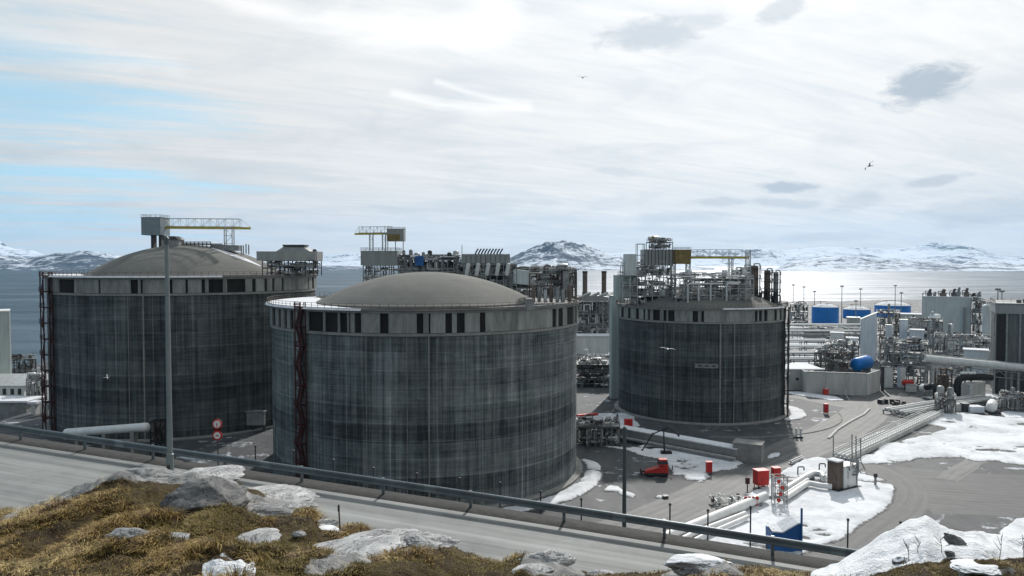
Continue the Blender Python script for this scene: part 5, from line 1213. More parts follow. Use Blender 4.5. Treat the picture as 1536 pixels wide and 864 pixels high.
for lab, p0, p1, pt, Y, D, wm in (('small white shed between the far pipe racks', 1186, 1203, 492, 545, 8, 'clad_white'), ('white box-like shed left of the widest silver-blue box', 1246, 1266, 500, 452, 8, 'clad_white'), ('pale narrow shed just left of the widest silver-blue box', 1270, 1287, 508, 425, 7, 'clad_silver'),
      ('white shed in front of the lower right corner of the grey hall', 1420, 1440, 504, 392, 7, 'clad_white'), ('pale shed with snowy roof behind the dark pipe bridge', 1364, 1386, 496, 396, 8, 'clad_silver'), ('bright white shed beneath the pale pipe right of the dark pipe bridge', 1398, 1424, 546, 330, 8, 'clad_white'), ('white shed under the pale pipe left of the louvred building', 1446, 1482, 526, 345, 8, 'clad_silver')):
    clad_building('plant_shed', lab, p0, p1, pt, Y, D, wm, 'snow_fine', .4, 'shed')
# long pipe racks running across
def pipe_rack(lab, p0, p1, py, Y, n, r, mats, h2=2.2, step=9, name='pipe_rack', tiers=1, dY=0.0):
    a, b = P(p0, py, Y), P(p1, py, Y + dY); zt = a.z; t = thing(name, lab, 'pipe rack', ((a.x + b.x) / 2, Y, 0)); L = abs(b.x - a.x); k = max(2, int(L / step)); wd = n * r * 2.6 + .6
    for i in range(k + 1):
        c = a.lerp(b, i / k); mb = MB()
        for s in (0, wd): mb.bar((c.x, c.y + s, 0), (c.x, c.y + s, zt + (tiers - 1) * h2), .4)
        for j in range(tiers): mb.bar((c.x, c.y - .3, zt - r - .2 + j * h2), (c.x, c.y + wd + .3, zt - r - .2 + j * h2), .35)
        mb.build('trestle', M['mid'], t)
    for j in range(tiers):
        for i in range(n):
            mb = MB(); y = .6 + i * r * 2.6; rr = r * (1 - .25 * ((i * 7 + j * 3) % 3) / 2)
            mb.tube([a + Vector((-2, y, j * h2)), b + Vector((2, y, j * h2))], rr, 9); mb.build('pipe', M[mats[(i + j) % len(mats)]], t)
    mb = MB(); mb.bar(a + Vector((0, -.1, -r - .45)), b + Vector((0, -.1, -r - .45)), .25, .5); mb.build('side_beam', M['mid'], t)
    return t
for (lab, p0, p1, py, Y, n, r, mats, tiers) in (('farthest pipe rack of white pipes below the blue tanks', 1150, 1292, 487, 560, 5, .55, ['white', 'silver', 'pale'], 1),
        ('second pipe rack with a snowy top pipe', 1150, 1288, 493, 520, 5, .6, ['silver', 'pale', 'mid'], 1), ('two-tier pipe rack in the middle of the rack field', 1150, 1292, 503, 480, 5, .55, ['mid', 'silver', 'pale'], 2),
        ('bright white pipe rack behind the concrete enclosure', 1150, 1240, 511, 440, 4, .7, ['white', 'white', 'silver'], 1), ('white pipe rack nearest but one to the enclosure', 1150, 1236, 520, 410, 4, .65, ['white', 'pale', 'silver'], 1),
        ('low white pipe rack with dark gaps, nearest to the enclosure', 1150, 1232, 530, 385, 5, .6, ['white', 'silver', 'white'], 1), ('lowest white pipe rack just above the snowy shed roof', 1150, 1222, 539, 360, 4, .6, ['white', 'pale', 'brown'], 1)):
    pipe_rack(lab, p0, p1, py, Y, n, r, mats, 2.6, 10, tiers=tiers)
mod_thing('process_module', 'sloping grey frame of pipe bridges in the rack field', 1205, 1290, 494, 500, 12, 75, 3, steel='mid', pipes='pale', pipe2='mid', npipe=80, nx=10, vessels=2, boxes=8)
mod_thing('process_module', 'brown pipe cluster between the racks and the blue vessel', 1238, 1288, 518, 372, 12, 76, 3, steel='brown', pipes='pale', pipe2='brown', npipe=80, nx=6, vessels=5, boxes=12)
# blue vessel, enclosure
Y = 338.0; c = P(1293, 545, Y)
t = thing('blue_vessel', 'shiny blue horizontal vessel behind the pale concrete enclosure', 'vessel', (c.x, Y, 0)); ax = Vector((math.cos(.5), math.sin(.5), .10)) * 3.6
mb = MB(); mb.vessel(c - ax, c + ax, 3.0, 28); mb.build('shell', M['blue'], t)
for s in (-.7, .7): mb = MB(); q = c + ax * s; mb.rbox(q.x, q.y, 0, c.z - 1.2, .5, 2.2, .5); mb.build('saddle', M['conc'], t)
mb = MB(); q = c + ax * 1.55; mb.vessel(q, q + ax * .25, .9, 12); mb.build('nozzle', M['pale'], t)
mb = MB(); q = c + Vector((0, 0, 2.9)); mb.bar(q - ax * .8, q + ax * .8, 1.0, .15); rail_box(mb, q.x - 2.5, q.x + 2.5, q.y - .6, q.y + .6, q.z, 1.0, .07, 1.5); mb.build('top_walkway', M['silver'], t)
mod_thing('process_module', 'brown tangle of pipes to the left of the blue vessel', 1222, 1272, 530, 336, 10, 77, 3, steel='brown', pipes='mid', pipe2='brown', npipe=80, nx=6, vessels=4, boxes=12)
t = thing('concrete_enclosure', 'pale concrete walled enclosure in front of the blue vessel', 'enclosure', (P(1260, 580, 318).x, 322, 0))
A, B, Cc = GP(1209, 590), GP(1299, 593.5), GP(1319, 586); zt = P(1240, 558, A.y).z
def wall_run(parent, p, q, n, name='wall_panel', mat='concp', th=.6, zt=zt):
    for i in range(n):
        a, b = Vector(p[:2]).lerp(Vector(q[:2]), i / n + .004), Vector(p[:2]).lerp(Vector(q[:2]), (i + 1) / n - .004); mb = MB(); lbox(mb, a, b, th, 0, zt); mb.build(name, M[mat], parent)
wall_run(t, A, B, 3); wall_run(t, B, Cc, 1); mb = MB(); lbox(mb, A, A + Vector((5, 30, 0)), .6, 0, zt); mb.build('wall_panel', M['concp'], t)
mb = MB(); lbox(mb, A, B, .9, zt + .003, zt + .3); mb.build('coping', M['mid'], t)
mb = MB(); cc = Cc + Vector((1.2, 0, 0)); mb.box(cc.x - .5, cc.x + .5, cc.y - .5, cc.y + .5, 0, zt + 1.5); mb.build('pilaster', M['dark'], t)
t = thing('snow_roofed_shed', 'pale shed with snowy flat roof at the right foot of the right tank', 'shed', (GP(1192, 586).x, 312, 0)); A = GP(1178, 585); B = GP(1204, 586); zs = P(1190, 555, A.y).z
mb = MB(); mb.box(A.x - 6, B.x, A.y, A.y + 18, 0, zs); mb.build('wall', M['concp'], t); mb = MB(); mb.box(A.x - 6.2, B.x + 9, A.y - .3, A.y + 18, zs, zs + .5); mb.build('roof', M['snow_fine'], t)
mb = MB(); mb.box(B.x + .5, B.x + 1.0, A.y + .5, A.y + 17, 0, zs); mb.build('gap_shade', M['dark'], t); mb = MB(); c = (A.x + B.x) / 2; mb.box(c + 1, c + 2.2, A.y - .1, A.y, 4, 5); mb.build('vent', M['dark'], t)  # dark slab stands in for the shaded gap beside the shed
# rack with cabinets right of the enclosure
t, x0, x1, z1 = mod_thing('process_module', 'tall dark pipe bridge with red steel right of the concrete enclosure', 1320, 1392, 516, 322, 10, 78, 4, steel='mid', pipes='mid', pipe2='darkred', npipe=100, nx=7, vessels=5, boxes=10, w=.35)
for k, (p0, p1, pt, pb, mat, nm, lab, cat) in enumerate(((1327, 1340, 551, 576, 'clad', 'switch_cabinet', 'grey cabinet under the dark pipe bridge, nearer the enclosure', 'cabinet'), (1350, 1358.5, 551, 576, 'clad_silver', 'switch_cabinet', 'pale tall cabinet under the dark pipe bridge, beside red tanks', 'cabinet'), (1363, 1375, 578, 593, 'pale', 'utility_box', 'pale upright box at the foot of the dark pipe bridge', 'box'))):
    Yk = 316 if pb < 590 else 305; a0, a1, c0, c1 = bx(p0, p1, pt, pb, Yk); c0 = 0; o = thing(nm, lab, cat, ((a0 + a1) / 2, Yk, 0)); mb = MB(); mb.box(a0, a1, Yk, Yk + 2.5, .3, c1); mb.build('body', M[mat], o)
    mb = MB(); mb.box(a0 - .1, a1 + .1, Yk - .1, Yk + 2.6, c1, c1 + .2); mb.build('lid', M['mid'], o); mb = MB(); mb.box(a0 + .3, a1 - .3, Yk - .06, Yk, 1, c1 - .5); mb.build('door', M['pale'], o); mb = MB(); mb.box(a0 + .1, a1 - .1, Yk + .1, Yk + 2.4, 0, .3); mb.build('plinth', M['dark'], o)
c = P(1362, 568, 312); o = thing('red_drum', 'dark red horizontal drum under the dark pipe bridge', 'drum', (c.x, 312, 0)); mb = MB(); mb.vessel((c.x - 1.6, 312, 3), (c.x + 1.6, 312, 3), 1.2, 12); mb.build('shell', M['red'], o); mb = MB(); mb.box(c.x - 1.2, c.x + 1.2, 311.4, 312.6, 0, 2.2); mb.build('saddle', M['dark'], o)
# big white pipe bridge
Y = 296.0; a, b = P(1388, 538, Y), P(1700, 568, Y - 14)
t = thing('pipe_bridge', 'long thick pale pipe on trestles passing in front of the louvred building', 'pipe bridge', (a.x, Y, 0))
mb = MB(); mb.tube([a, b], 1.45, 18); mb.build('pipe', M['pale'], t)
for s, rr, mt in ((-2.4, .5, 'silver'), (2.2, .6, 'mid')): mb = MB(); mb.tube([a + Vector((0, 2.2, s * .5)), b + Vector((0, 2.2, s * .5))], rr, 10); mb.build('pipe', M[mt], t)
mb = MB(); lo = Vector((0, -.4, -2.0)); n = 22
for i in range(n):
    p, q = a.lerp(b, i / n) + lo, a.lerp(b, (i + 1) / n) + lo; mb.bar(p, q, .25); mb.bar(p - Vector((0, 0, 2.4)), q - Vector((0, 0, 2.4)), .25); mb.bar(p - Vector((0, 0, 2.4 * (i % 2))), q - Vector((0, 0, 2.4 * ((i + 1) % 2))), .18)
mb.build('truss', M['mid'], t)
for k in (0.02, .22, .45, .7, .95):
    c = a.lerp(b, k); mb = MB()
    for s in (-1.2, 2.6): mb.bar((c.x, c.y + s, 0), (c.x, c.y + s, c.z - 1.4), .55)
    mb.bar((c.x, c.y - 1.4, c.z - 1.7), (c.x, c.y + 2.8, c.z - 1.7), .5); mb.build('trestle', M['mid'], t)
# black elbow ducts
Y = 290.0; r = 1.35
t = thing('elbow_duct', 'large black duct that bends over like an arch under the pale pipe bridge', 'duct', (GP(1436, 594).x, Y, 0)); p = P(1436, 590, Y); q = P(1436, 565, Y); e = P(1487, 566, Y + 2)
mb = MB(); mb.pipe([Vector((p.x, Y, 0)), q, e], r, 16, 3.6); mb.build('duct_body', M['black'], t); 
for k in (P(1445, 560.5, Y), P(1457, 560.5, Y)): mb = MB(); mb.vessel(k + Vector((-1, 0, .2)), k + Vector((1.4, 0, .3)), .55, 10); mb.build('insulated_cap', M['white'], t)
mb = MB(); mb.lathe([(r + .25, .0), (r + .25, .6), (r, .7)], p.x, Y, 16); mb.build('flange', M['mid'], t)
t = thing('elbow_duct', 'shorter black duct elbow with pale collar, left of the black arch', 'duct', (GP(1404, 594).x, Y - 3, 0)); p = P(1405, 592, Y - 3); q = P(1405, 578, Y - 3); e = P(1390, 581, Y + 4)
mb = MB(); mb.pipe([Vector((p.x, Y - 3, 0)), q, e], 1.25, 16, 2.6); mb.build('duct_body', M['black'], t); mb = MB(); d = (e - q).normalized(); mb.tube([e - d * .2, e + d * 3.0], 1.5, 16); mb.build('collar', M['white'], t)
o = thing('steel_column', 'brown steel-framed column between the two black ducts', 'column', (P(1418, 590, 294).x, 294, 0)); a0, a1, c0, c1 = bx(1411, 1428, 555, 592, 294); mb = MB(); frame(mb, a0, a1, 294, 298, [0, c1 * .33, c1 * .66, c1], 2, 1, .4, True, random.Random(4)); mb.build('steel_frame', M['brown'], o); mb = MB(); mb.box(a0 + .6, a1 - .6, 295, 297.5, .3, c1 * .8); mb.build('panel', M['brown'], o)
# pipe bundle running down to the lower left, louvred box at its head
A, B = GP(1482, 604), GP(1345, 624)
t = thing('pipe_bundle', 'bundle of parallel low pipes descending from the louvred pale box', 'pipes', (A.x, A.y, 0)); d = (B - A).normalized(); nn = Vector((-d.y, d.x, 0))
for i in range(6):
    mb = MB(); off = nn * (i - 2.5) * 1.7; mb.tube([A + off + Vector((0, 0, 2.2)), A.lerp(B, .6) + off + Vector((0, 0, 2.0)), B + off + Vector((0, 0, 1.6))], .5 - .1 * (i % 3), 9); mb.build('pipe', M[['silver', 'pale', 'mid'][i % 3]], t)
for i in range(14): c = A.lerp(B, i / 13); mb = MB(); mb.bar(c - nn * 5.5 + Vector((0, 0, 1.2)), c + nn * 5.5 + Vector((0, 0, 1.2)), .35); mb.bar(c - nn * 5, c - nn * 5 + Vector((0, 0, 1.2)), .35); mb.bar(c + nn * 5, c + nn * 5 + Vector((0, 0, 1.2)), .35); mb.build('sleeper', M['mid'], t)
A, B = GP(1450, 602), GP(1479, 599)
t = thing('louvred_box', 'long pale ribbed box casing beside the black arch duct', 'box', (A.x, A.y, 0)); zt = P(1465, 577, A.y).z
mb = MB(); lbox(mb, A, B + Vector((0, 4, 0)), 4, .6, zt); mb.build('casing', M['clad_beige'], t)
mb = MB()
for i in range(11): c = A.lerp(B + Vector((0, 4, 0)), i / 10); mb.bar(c + Vector((0, -2.3, .3)), c + Vector((0, -2.3, zt + .2)), .3); mb.bar(c + Vector((0, -2.3, zt + .2)), c + Vector((0, 2.3, zt + .2)), .25)
mb.build('rib', M['pale'], t)
mod_thing('process_module', 'low brown pipe manifold at the foot of the pipe bundle', 1404, 1434, 600, 262, 7, 79, 1, steel='brown', pipes='pale', pipe2='brown', npipe=60, nx=5, vessels=4, boxes=10, pr=(.1, .3), w=.2)
def small_box(name, lab, p0, p1, pt, pb, D, mat, cat='box', roof='mid', rot=0.0):
    B = GP((p0 + p1) / 2, pb); Y = B.y; a0, a1, c0, c1 = bx(p0, p1, pt, pb, Y); t = thing(name, lab, cat, (B.x, Y + D / 2, 0))
    mb = MB(); mb.rbox(B.x, Y + D / 2, .15, c1, (a1 - a0) / 2, D / 2, rot); mb.build('body', M[mat], t)
    mb = MB(); mb.rbox(B.x, Y + D / 2, c1, c1 + .15, (a1 - a0) / 2 + .12, D / 2 + .12, rot); mb.build('lid', M[roof], t)
    mb = MB(); mb.rbox(B.x, Y + D / 2, 0, .15, (a1 - a0) / 2 - .1, D / 2 - .1, rot); mb.build('skid', M['dark'], t); return t
small_box('utility_box', 'pale square box beside the brown pipe manifold', 1433, 1444, 607, 618, 2.2, 'pale')
small_box('utility_box', 'dark box between the pale square box and the blue grey bin', 1445, 1454, 606, 619, 2.2, 'dark')
small_box('low_container', 'low blue grey container with snow on top by the sheds', 1455, 1477, 611, 620, 4, 'clad_silver', 'container', 'snow_fine')
B = GP(1490, 620); t = thing('covered_tank', 'white tarpaulin-covered round tank lying by the sheds', 'tank', (B.x, B.y, 0)); mb = MB(); mb.vessel((B.x - 1.4, B.y - 1, 2.2), (B.x + 2.2, B.y + 4, 2.6), 1.7, 16); mb.build('cover', M['white'], t); mb = MB(); mb.box(B.x - 1.5, B.x + 2, B.y - 1, B.y + 3, 0, 1.0); mb.build('cradle', M['dark'], t)
mod_thing('process_module', 'brown low pipework at the right edge below the louvred building', 1500, 1570, 600, 264, 8, 80, 1, steel='brown', pipes='mid', pipe2='brown', npipe=70, nx=8, vessels=5, boxes=12, pr=(.1, .35), w=.2)
t = thing('rubble_heap', 'heap of dark scrap beside the bend of the gravel road', 'heap', (*GP(1338, 606)[:2], 0)); c = GP(1338, 606); rnd = random.Random(9)
for k in range(14): mb = MB(); mb.rbox(c.x + rnd.uniform(-4, 4), c.y + rnd.uniform(-3, 3), 0, rnd.uniform(.5, 1.8), rnd.uniform(.4, 1.2), rnd.uniform(.3, .9), rnd.uniform(0, 3)); mb.build('scrap_piece', M[rnd.choice(['dark', 'mid', 'brown'])], t)
# light masts by the water
for k, (px, pt, pb, Y) in enumerate(((1206, 431, 462, 700), (1222, 438, 462, 690), (1263, 430, 470, 640), (1291, 434, 462, 720), (1284, 452, 470, 610), (1343, 429, 465, 700), (1352, 440, 466, 620), (1497, 435, 458, 420), (1503, 438, 458, 430), (1190, 428, 460, 760))):
    t_ = P(px, pt, Y); o = thing('light_mast', ['slim grey light mast standing by the water behind the plant'][0], 'light mast', (t_.x, Y, 0), 'light masts by the water')
    mb = MB(); mb.tube([(t_.x, Y, 0), (t_.x, Y, t_.z)], [.42, .25], 8); mb.build('pole', M['mid'], o)
    mb = MB(); mb.box(t_.x - 1.3, t_.x + 1.3, Y - .4, Y + .4, t_.z - .2, t_.z + .9); mb.build('lamp_head', M['mid'], o)
# trough with railing
A, B = GP(1262, 690), GP(1404, 623)
t = thing('pipe_trough', 'long pale pipe trough with white railing rising to the sheds', 'trough', (A.x, A.y, 0)); d = (B - A).normalized(); nn = Vector((-d.y, d.x, 0))
mb = MB(); lbox(mb, A, B, 4.2, .4, .8); mb.build('deck', M['pale'], t)
for s in (-1, 1):
    mb = MB(); lbox(mb, A + nn * s * 2.2, B + nn * s * 2.2, .3, 0, 1.3); mb.build('side_wall', M['concp'], t)
    mb = MB(); n = 44
    for i in range(n + 1): c = A.lerp(B, i / n) + nn * s * 2.2; mb.bar(c + Vector((0, 0, 1.3)), c + Vector((0, 0, 2.5)), .10)
    for h in (1.9, 2.5): mb.bar(A + nn * s * 2.2 + Vector((0, 0, h)), B + nn * s * 2.2 + Vector((0, 0, h)), .09)
    mb.build('railing', M['pale'], t)
for k, o_ in enumerate((-1.1, 0, 1.1)): mb = MB(); mb.tube([A + nn * o_ + Vector((0, 0, 1.2)), B + nn * o_ + Vector((0, 0, 1.2))], .35, 8); mb.build('pipe', M[['white', 'silver', 'pale'][k]], t)
o = thing('mast_frame', 'thin braced mast frame standing beside the skid unit', 'frame', (*GP(1284, 696)[:2], 0)); mb = MB(); tops = []
for px, pt, pb in ((1250, 653, 694), (1278, 651, 694), (1284, 654, 696), (1291, 657, 692)): b_ = GP(px, pb); tp = P(px, pt, b_.y); mb = MB(); mb.bar((b_.x, b_.y, 0), tp, .22); tops.append(tp); mb.build('pole', M['mid'], o)
mb = MB()
for p_, q_ in zip(tops, tops[1:]): mb.bar(p_ - Vector((0, 0, 2)), q_ - Vector((0, 0, 2)), .10)
mb.build('cross_wire', M['mid'], o)
# skid unit
Bs = GP(1271, 738); a_ = -.55; Z = P(1262, 694, Bs.y).z
t = thing('skid_unit', 'brown and grey equipment skid standing on the snow with shadow in front', 'skid', (Bs.x, Bs.y + 3, 0)); cx, cy = Bs.x, Bs.y + 3
def lr(u, v): c_, s_ = math.cos(a_), math.sin(a_); return cx + u * c_ + v * s_ * -1, cy + u * s_ + v * c_
mb = MB(); mb.rbox(cx, cy, 0, .5, 4.2, 2.2, -a_); mb.build('base_frame', M['black'], t)
mb = MB(); q = (cx + math.cos(-a_) * 1.2, cy + math.sin(-a_) * 1.2); mb.rbox(q[0], q[1], .5, Z * .82, 2.6, 1.5, -a_); mb.build('cabinet', M['clad_white'], t)
mb = MB(); q = (cx - math.cos(-a_) * 2.4, cy - math.sin(-a_) * 2.4); mb.rbox(q[0], q[1], .5, Z, 1.1, 1.3, -a_); mb.build('end_panel', M['brown'], t)
mb = MB(); mb.rbox(q[0], q[1], Z, Z + .3, 1.3, 1.5, -a_); mb.build('snow_cap', M['snow_fine'], t)
mb = MB(); rand_pipes(mb, random.Random(5), (cx - 3, cx + 3.4, cy - 1.6, cy + 1.6, .8, Z + .6), 22, .08, .22); mb.build('pipework', M['mid'], t)
o = thing('valve_post', 'short grey post with round head alone on the rounded snow island', 'post', (*GP(1313, 729)[:2], 0)); b_ = GP(1313, 729); z_ = P(1313, 710, b_.y).z
mb = MB(); mb.tube([(b_.x, b_.y, 0), (b_.x, b_.y, z_ - .6)], .28, 10); mb.build('post', M['mid'], o); mb = MB(); mb.vessel((b_.x, b_.y, z_ - .8), (b_.x, b_.y, z_ - .2), .45, 10); mb.build('head', M['dark'], o); mb = MB(); mb.lathe([(.7, 0), (.7, .25), (.3, .3)], b_.x, b_.y, 12); mb.build('base_plate', M['dark'], o)

# white pipelines with loops in the snow
def pl(px, py, z): p = GP(px, py, z); return p
t = thing('pipeline', 'thick white pipeline running up through the snow to the valve stand', 'pipeline', (*GP(1060, 790)[:2], 0))
for pts, r in (([(930, 838, 1.6), (1010, 800, 1.6), (1148, 744, 1.6)], .95), ([(950, 846, 1.0), (1040, 800, 1.0), (1118, 770, 1.0)], .5), ([(968, 848, 1.0), (1054, 804, 1.0), (1122, 775, 1.0)], .42)):
    mb = MB(); mb.pipe([pl(*q) for q in pts], r, 14); mb.build('pipe', M['white'], t)
for k in range(7): c = pl(960 + k * 32, 826 - k * 13, 0); mb = MB(); mb.rbox(c.x + .8, c.y - .6, 0, .9, 2.4, .3, .2); mb.build('support', M['mid'], t)
t = thing('pipeline', 'white pipeline with an expansion loop beyond the valve stand', 'pipeline', (*GP(1200, 730)[:2], 0))
for pts, r in (([(1176, 736, 1.5), (1206, 717, 1.5), (1220, 710, 1.5), (1232, 711, 1.5), (1236, 718, 1.5), (1235, 719, .2)], .75), ([(1178, 747, 1.2), (1213, 724, 1.2), (1228, 728, 1.2), (1248, 730, 1.2)], .6), ([(1176, 742, 1.3), (1212, 719, 1.3)], .4)):
    mb = MB(); mb.pipe([pl(*q) for q in pts], r, 14, 1.8); mb.build('pipe', M['silver' if r > .7 else 'white'], t)
for k in range(4): c = pl(1182 + k * 10, 742 - k * 7, 0); mb = MB(); mb.rbox(c.x, c.y, 0, .8, 1.6, .25, .2); mb.build('support', M['mid'], t)
for px, py, lab in ((1201, 713, 'thin upside-down U pipe in the snow, nearer the red cabinets'), (1233, 708, 'thin upside-down U pipe in the snow, nearer the skid unit')):
    b_ = GP(px, py); o = thing('vent_pipe', lab, 'vent pipe', (b_.x, b_.y, 0)); mb = MB(); mb.pipe([(b_.x - .7, b_.y, 0), (b_.x - .7, b_.y, 2.1), (b_.x + .8, b_.y, 2.1), (b_.x + .8, b_.y, 1.2)], .16, 8); mb.build('bent_pipe', M['dark'], o); mb = MB(); mb.lathe([(.4, 0), (.4, .15), (.15, .2)], b_.x - .7, b_.y, 10); mb.build('collar', M['mid'], o)
A, B = GP(1186, 697), GP(1204, 689); o = thing('cable_tray', 'short grey tray lying at the snow edge above the red cabinets', 'tray', (A.x, A.y, 0)); mb = MB(); lbox(mb, A, B, 1.2, .1, .35); lbox(mb, A + Vector((0, -.6, 0)), B + Vector((0, -.6, 0)), .12, .1, .9); lbox(mb, A + Vector((0, .6, 0)), B + Vector((0, .6, 0)), .12, .1, .9); mb.build('tray_body', M['steel'], o)
# red cabinets and valves
def red_cab(lab, p0, p1, pt, pb, D, rot, legs=True):
    B = GP((p0 + p1) / 2, pb); a0, a1, c0, c1 = bx(p0, p1, pt, pb, B.y); o = thing('red_cabinet', lab, 'cabinet', (B.x, B.y, 0)); w = (a1 - a0) / 2; z0 = c1 * .18 if legs else .1
    mb = MB(); mb.rbox(B.x, B.y + D / 2, z0, c1 - .15, w, D / 2, rot); mb.build('body', M['red'], o); mb = MB(); mb.rbox(B.x, B.y + D / 2, c1 - .15, c1, w + .1, D / 2 + .1, rot); mb.build('lid', M['red'], o)
    mb = MB(); c_, s_ = math.cos(rot), math.sin(rot)
    for u in (-.8, .8):
        for v in (-.8, .8): x_ = B.x + u * w * c_ - v * D / 2 * s_; y_ = B.y + D / 2 + u * w * s_ + v * D / 2 * c_; mb.bar((x_, y_, 0), (x_, y_, z0), .15)
    mb.build('leg', M['dark'], o)
    mb = MB(); mb.bar((B.x - w * .3 * c_ + (D / 2 + .05) * s_, B.y + D / 2 - (D / 2 + .05) * c_ - w * .3 * s_, (z0 + c1) / 2), (B.x + w * .1 * c_ + (D / 2 + .05) * s_, B.y + D / 2 - (D / 2 + .05) * c_ + w * .1 * s_, (z0 + c1) / 2), .08); mb.build('handle', M['dark'], o)
    return o
red_cab('large bright red cabinet beside the white pipeline', 1134, 1153, 706, 733, 2.2, .25)
red_cab('small red cabinet just behind the large red one', 1160, 1171, 702, 719, 1.6, .2)
red_cab('slim red cabinet standing at the edge of the mid snow patch', 1060, 1068.5, 693, 712, 1.2, 0)
red_cab('small red cabinet on the gravel before the pale concrete enclosure', 1237, 1243, 606, 622, 1.4, 0)
red_cab('small dark red cabinet in front of the pale wall', 1236, 1243, 584, 594, 1.4, 0)
red_cab('red cabinet behind the dark lamp post at the foot of the right tank', 937, 949, 630, 641, 2, 0)
B = GP(1169, 756); o = thing('valve_stand', 'tall valve stand of red and white pipes astride the pipelines', 'valve stand', (B.x, B.y, 0)); zt = P(1169, 714, B.y).z
mb = MB(); frame(mb, B.x - 1.3, B.x + 1.3, B.y - 1, B.y + 1.2, [0, zt * .33, zt * .66, zt], 1, 1, .18, True, random.Random(3)); mb.build('steel_frame', M['mid'], o)
mb = MB(); rand_pipes(mb, random.Random(8), (B.x - 1.5, B.x + 1.5, B.y - 1.2, B.y + 1, .5, zt), 14, .08, .2); mb.build('pipework', M['pale'], o)
for k in range(4): mb = MB(); z_ = zt * (.2 + .22 * k); mb.tube([(B.x - .6 + .4 * (k % 3), B.y - 1.3, z_), (B.x - .6 + .4 * (k % 3), B.y - 1.15, z_)], .42, 12); mb.build('handwheel', M['red'], o)
B = GP(1127, 764); o = thing('valve_cluster', 'cluster of orange red hand valves on the white pipeline', 'valves', (B.x, B.y, 0))
for k in range(4): mb = MB(); x_ = B.x - 1.2 + .8 * k; mb.tube([(x_, B.y, 0), (x_, B.y, 2.5 + .3 * (k % 2))], .1, 6); mb.tube([(x_, B.y - .06, 2.4), (x_, B.y + .06, 2.4)], .38, 10); mb.build('valve', M['red'], o)
mb = MB(); mb.box(B.x - 1.6, B.x + 1.6, B.y - .4, B.y + .4, .2, .7); mb.build('manifold', M['pale'], o)
B = GP(1121, 738); o = thing('meter_post', 'dark slim meter post left of the large red cabinet', 'post', (B.x, B.y, 0)); mb = MB(); mb.tube([(B.x, B.y, 0), (B.x, B.y, 3)], .14, 8); mb.build('post', M['dark'], o); mb = MB(); mb.box(B.x - .45, B.x + .45, B.y - .3, B.y + .2, 1.9, 3.3); mb.build('meter_box', M['darkred'], o); mb = MB(); mb.lathe([(.5, 0), (.5, .12), (.14, .15)], B.x, B.y, 10); mb.build('base_plate', M['dark'], o)
t = thing('manifold', 'low white pipe manifold at the roadside left of the pipeline', 'manifold', (*GP(1095, 752)[:2], 0)); c = GP(1095, 754); mb = MB(); rand_pipes(mb, random.Random(12), (c.x - 4.5, c.x + 4.5, c.y - 3, c.y + 3, .2, 1.8), 30, .07, .22); mb.build('pipework', M['pale'], t)
for k in range(5): mb = MB(); mb.vessel((c.x - 4 + 2 * k, c.y - 1 + (k % 2) * 2, .4), (c.x - 4 + 2 * k, c.y - 1 + (k % 2) * 2, 1.6), .35, 8); mb.build('valve', M[['brown', 'white', 'mid'][k % 3]], t)
# blue lean-to shed with snow on its sloping roof
B = GP(1180, 829); Y = B.y; q = [(1158, 829), (1202, 829), (1202, 785), (1197, 786), (1174, 799), (1158, 798)]
t = thing('blue_shed', 'small bright blue sheet-metal shed with slanted top just behind the guardrail', 'shed', (B.x, Y + 2, 0))
mb = MB(); pts = [P(a, b, Y) for a, b in q]; n = len(pts); mb.v += [tuple(p) for p in pts] + [tuple(p + Vector((0, 3.5, 0))) for p in pts]; mb.f += [tuple(range(n)), tuple(range(2 * n - 1, n - 1, -1))]; mb.m += [0, 0]
for i in range(n): j = (i + 1) % n; mb.f.append((i, j, n + j, n + i)); mb.m.append(0)
mb.build('wall', M['blue2'], t, smooth=False)
mb = MB()
for i in (2, 3, 4):
    a, b = pts[i], pts[i + 1]; up = Vector((0, 0, .15)); mb.quad(a + up, b + up, b + Vector((0, 3.6, .5)), a + Vector((0, 3.6, .5))); mb.quad(a + Vector((0, -.05, -.05)), b + Vector((0, -.05, -.05)), b + up, a + up)
mb.build('snow_cover', M['snow_fine'], t)
mb = MB(); tp = P(1202.5, 762, Y); mb.bar((tp.x, Y - .1, 0), tp, .3); mb.build('corner_post', M['blue2'], t)

# ------------------------------------------------------------------ between the tanks
A, B = GP(1110, 691), GP(900, 651)
t = thing('covered_duct', 'long low covered duct with snow on its roof before the right tank', 'duct', (B.x, B.y, 0)); d = (B - A).normalized(); nn = Vector((-d.y, d.x, 0)); 
mb = MB(); lbox(mb, A, B, 3.6, 1.4, 3.2); mb.build('duct_body', M['clad_mod'], t); mb = MB(); lbox(mb, A, B, 4.2, 3.2, 3.5); mb.build('roof', M['snow_fine'], t)
for i in range(12): c = A.lerp(B, (i + .5) / 12); mb = MB(); mb.bar(c - nn * 1.5, c - nn * 1.5 + Vector((0, 0, 1.4)), .4); mb.bar(c + nn * 1.5, c + nn * 1.5 + Vector((0, 0, 1.4)), .4); mb.build('support', M['mid'], t)
for k in range(2): mb = MB(); off = (-nn if (A - nn).y < (A + nn).y else nn) * (2.6 + .9 * k) + Vector((0, 0, 1.0)); mb.tube([A + off, B + off], .35, 8); mb.build('pipe', M[['silver', 'mid'][k]], t)
B = GP(1128, 695); t = thing('concrete_chamber', 'plain grey concrete block at the right end of the covered duct', 'chamber', (B.x, B.y + 3, 0)); zt = P(1128, 668, B.y).z
mb = MB(); mb.rbox(B.x, B.y + 3, 0, zt, 3.6, 2.6, -.45); mb.build('body', M['conc'], t); mb = MB(); mb.rbox(B.x, B.y + 3, zt, zt + .25, 3.75, 2.75, -.45); mb.build('cover_slab', M['conc'], t)
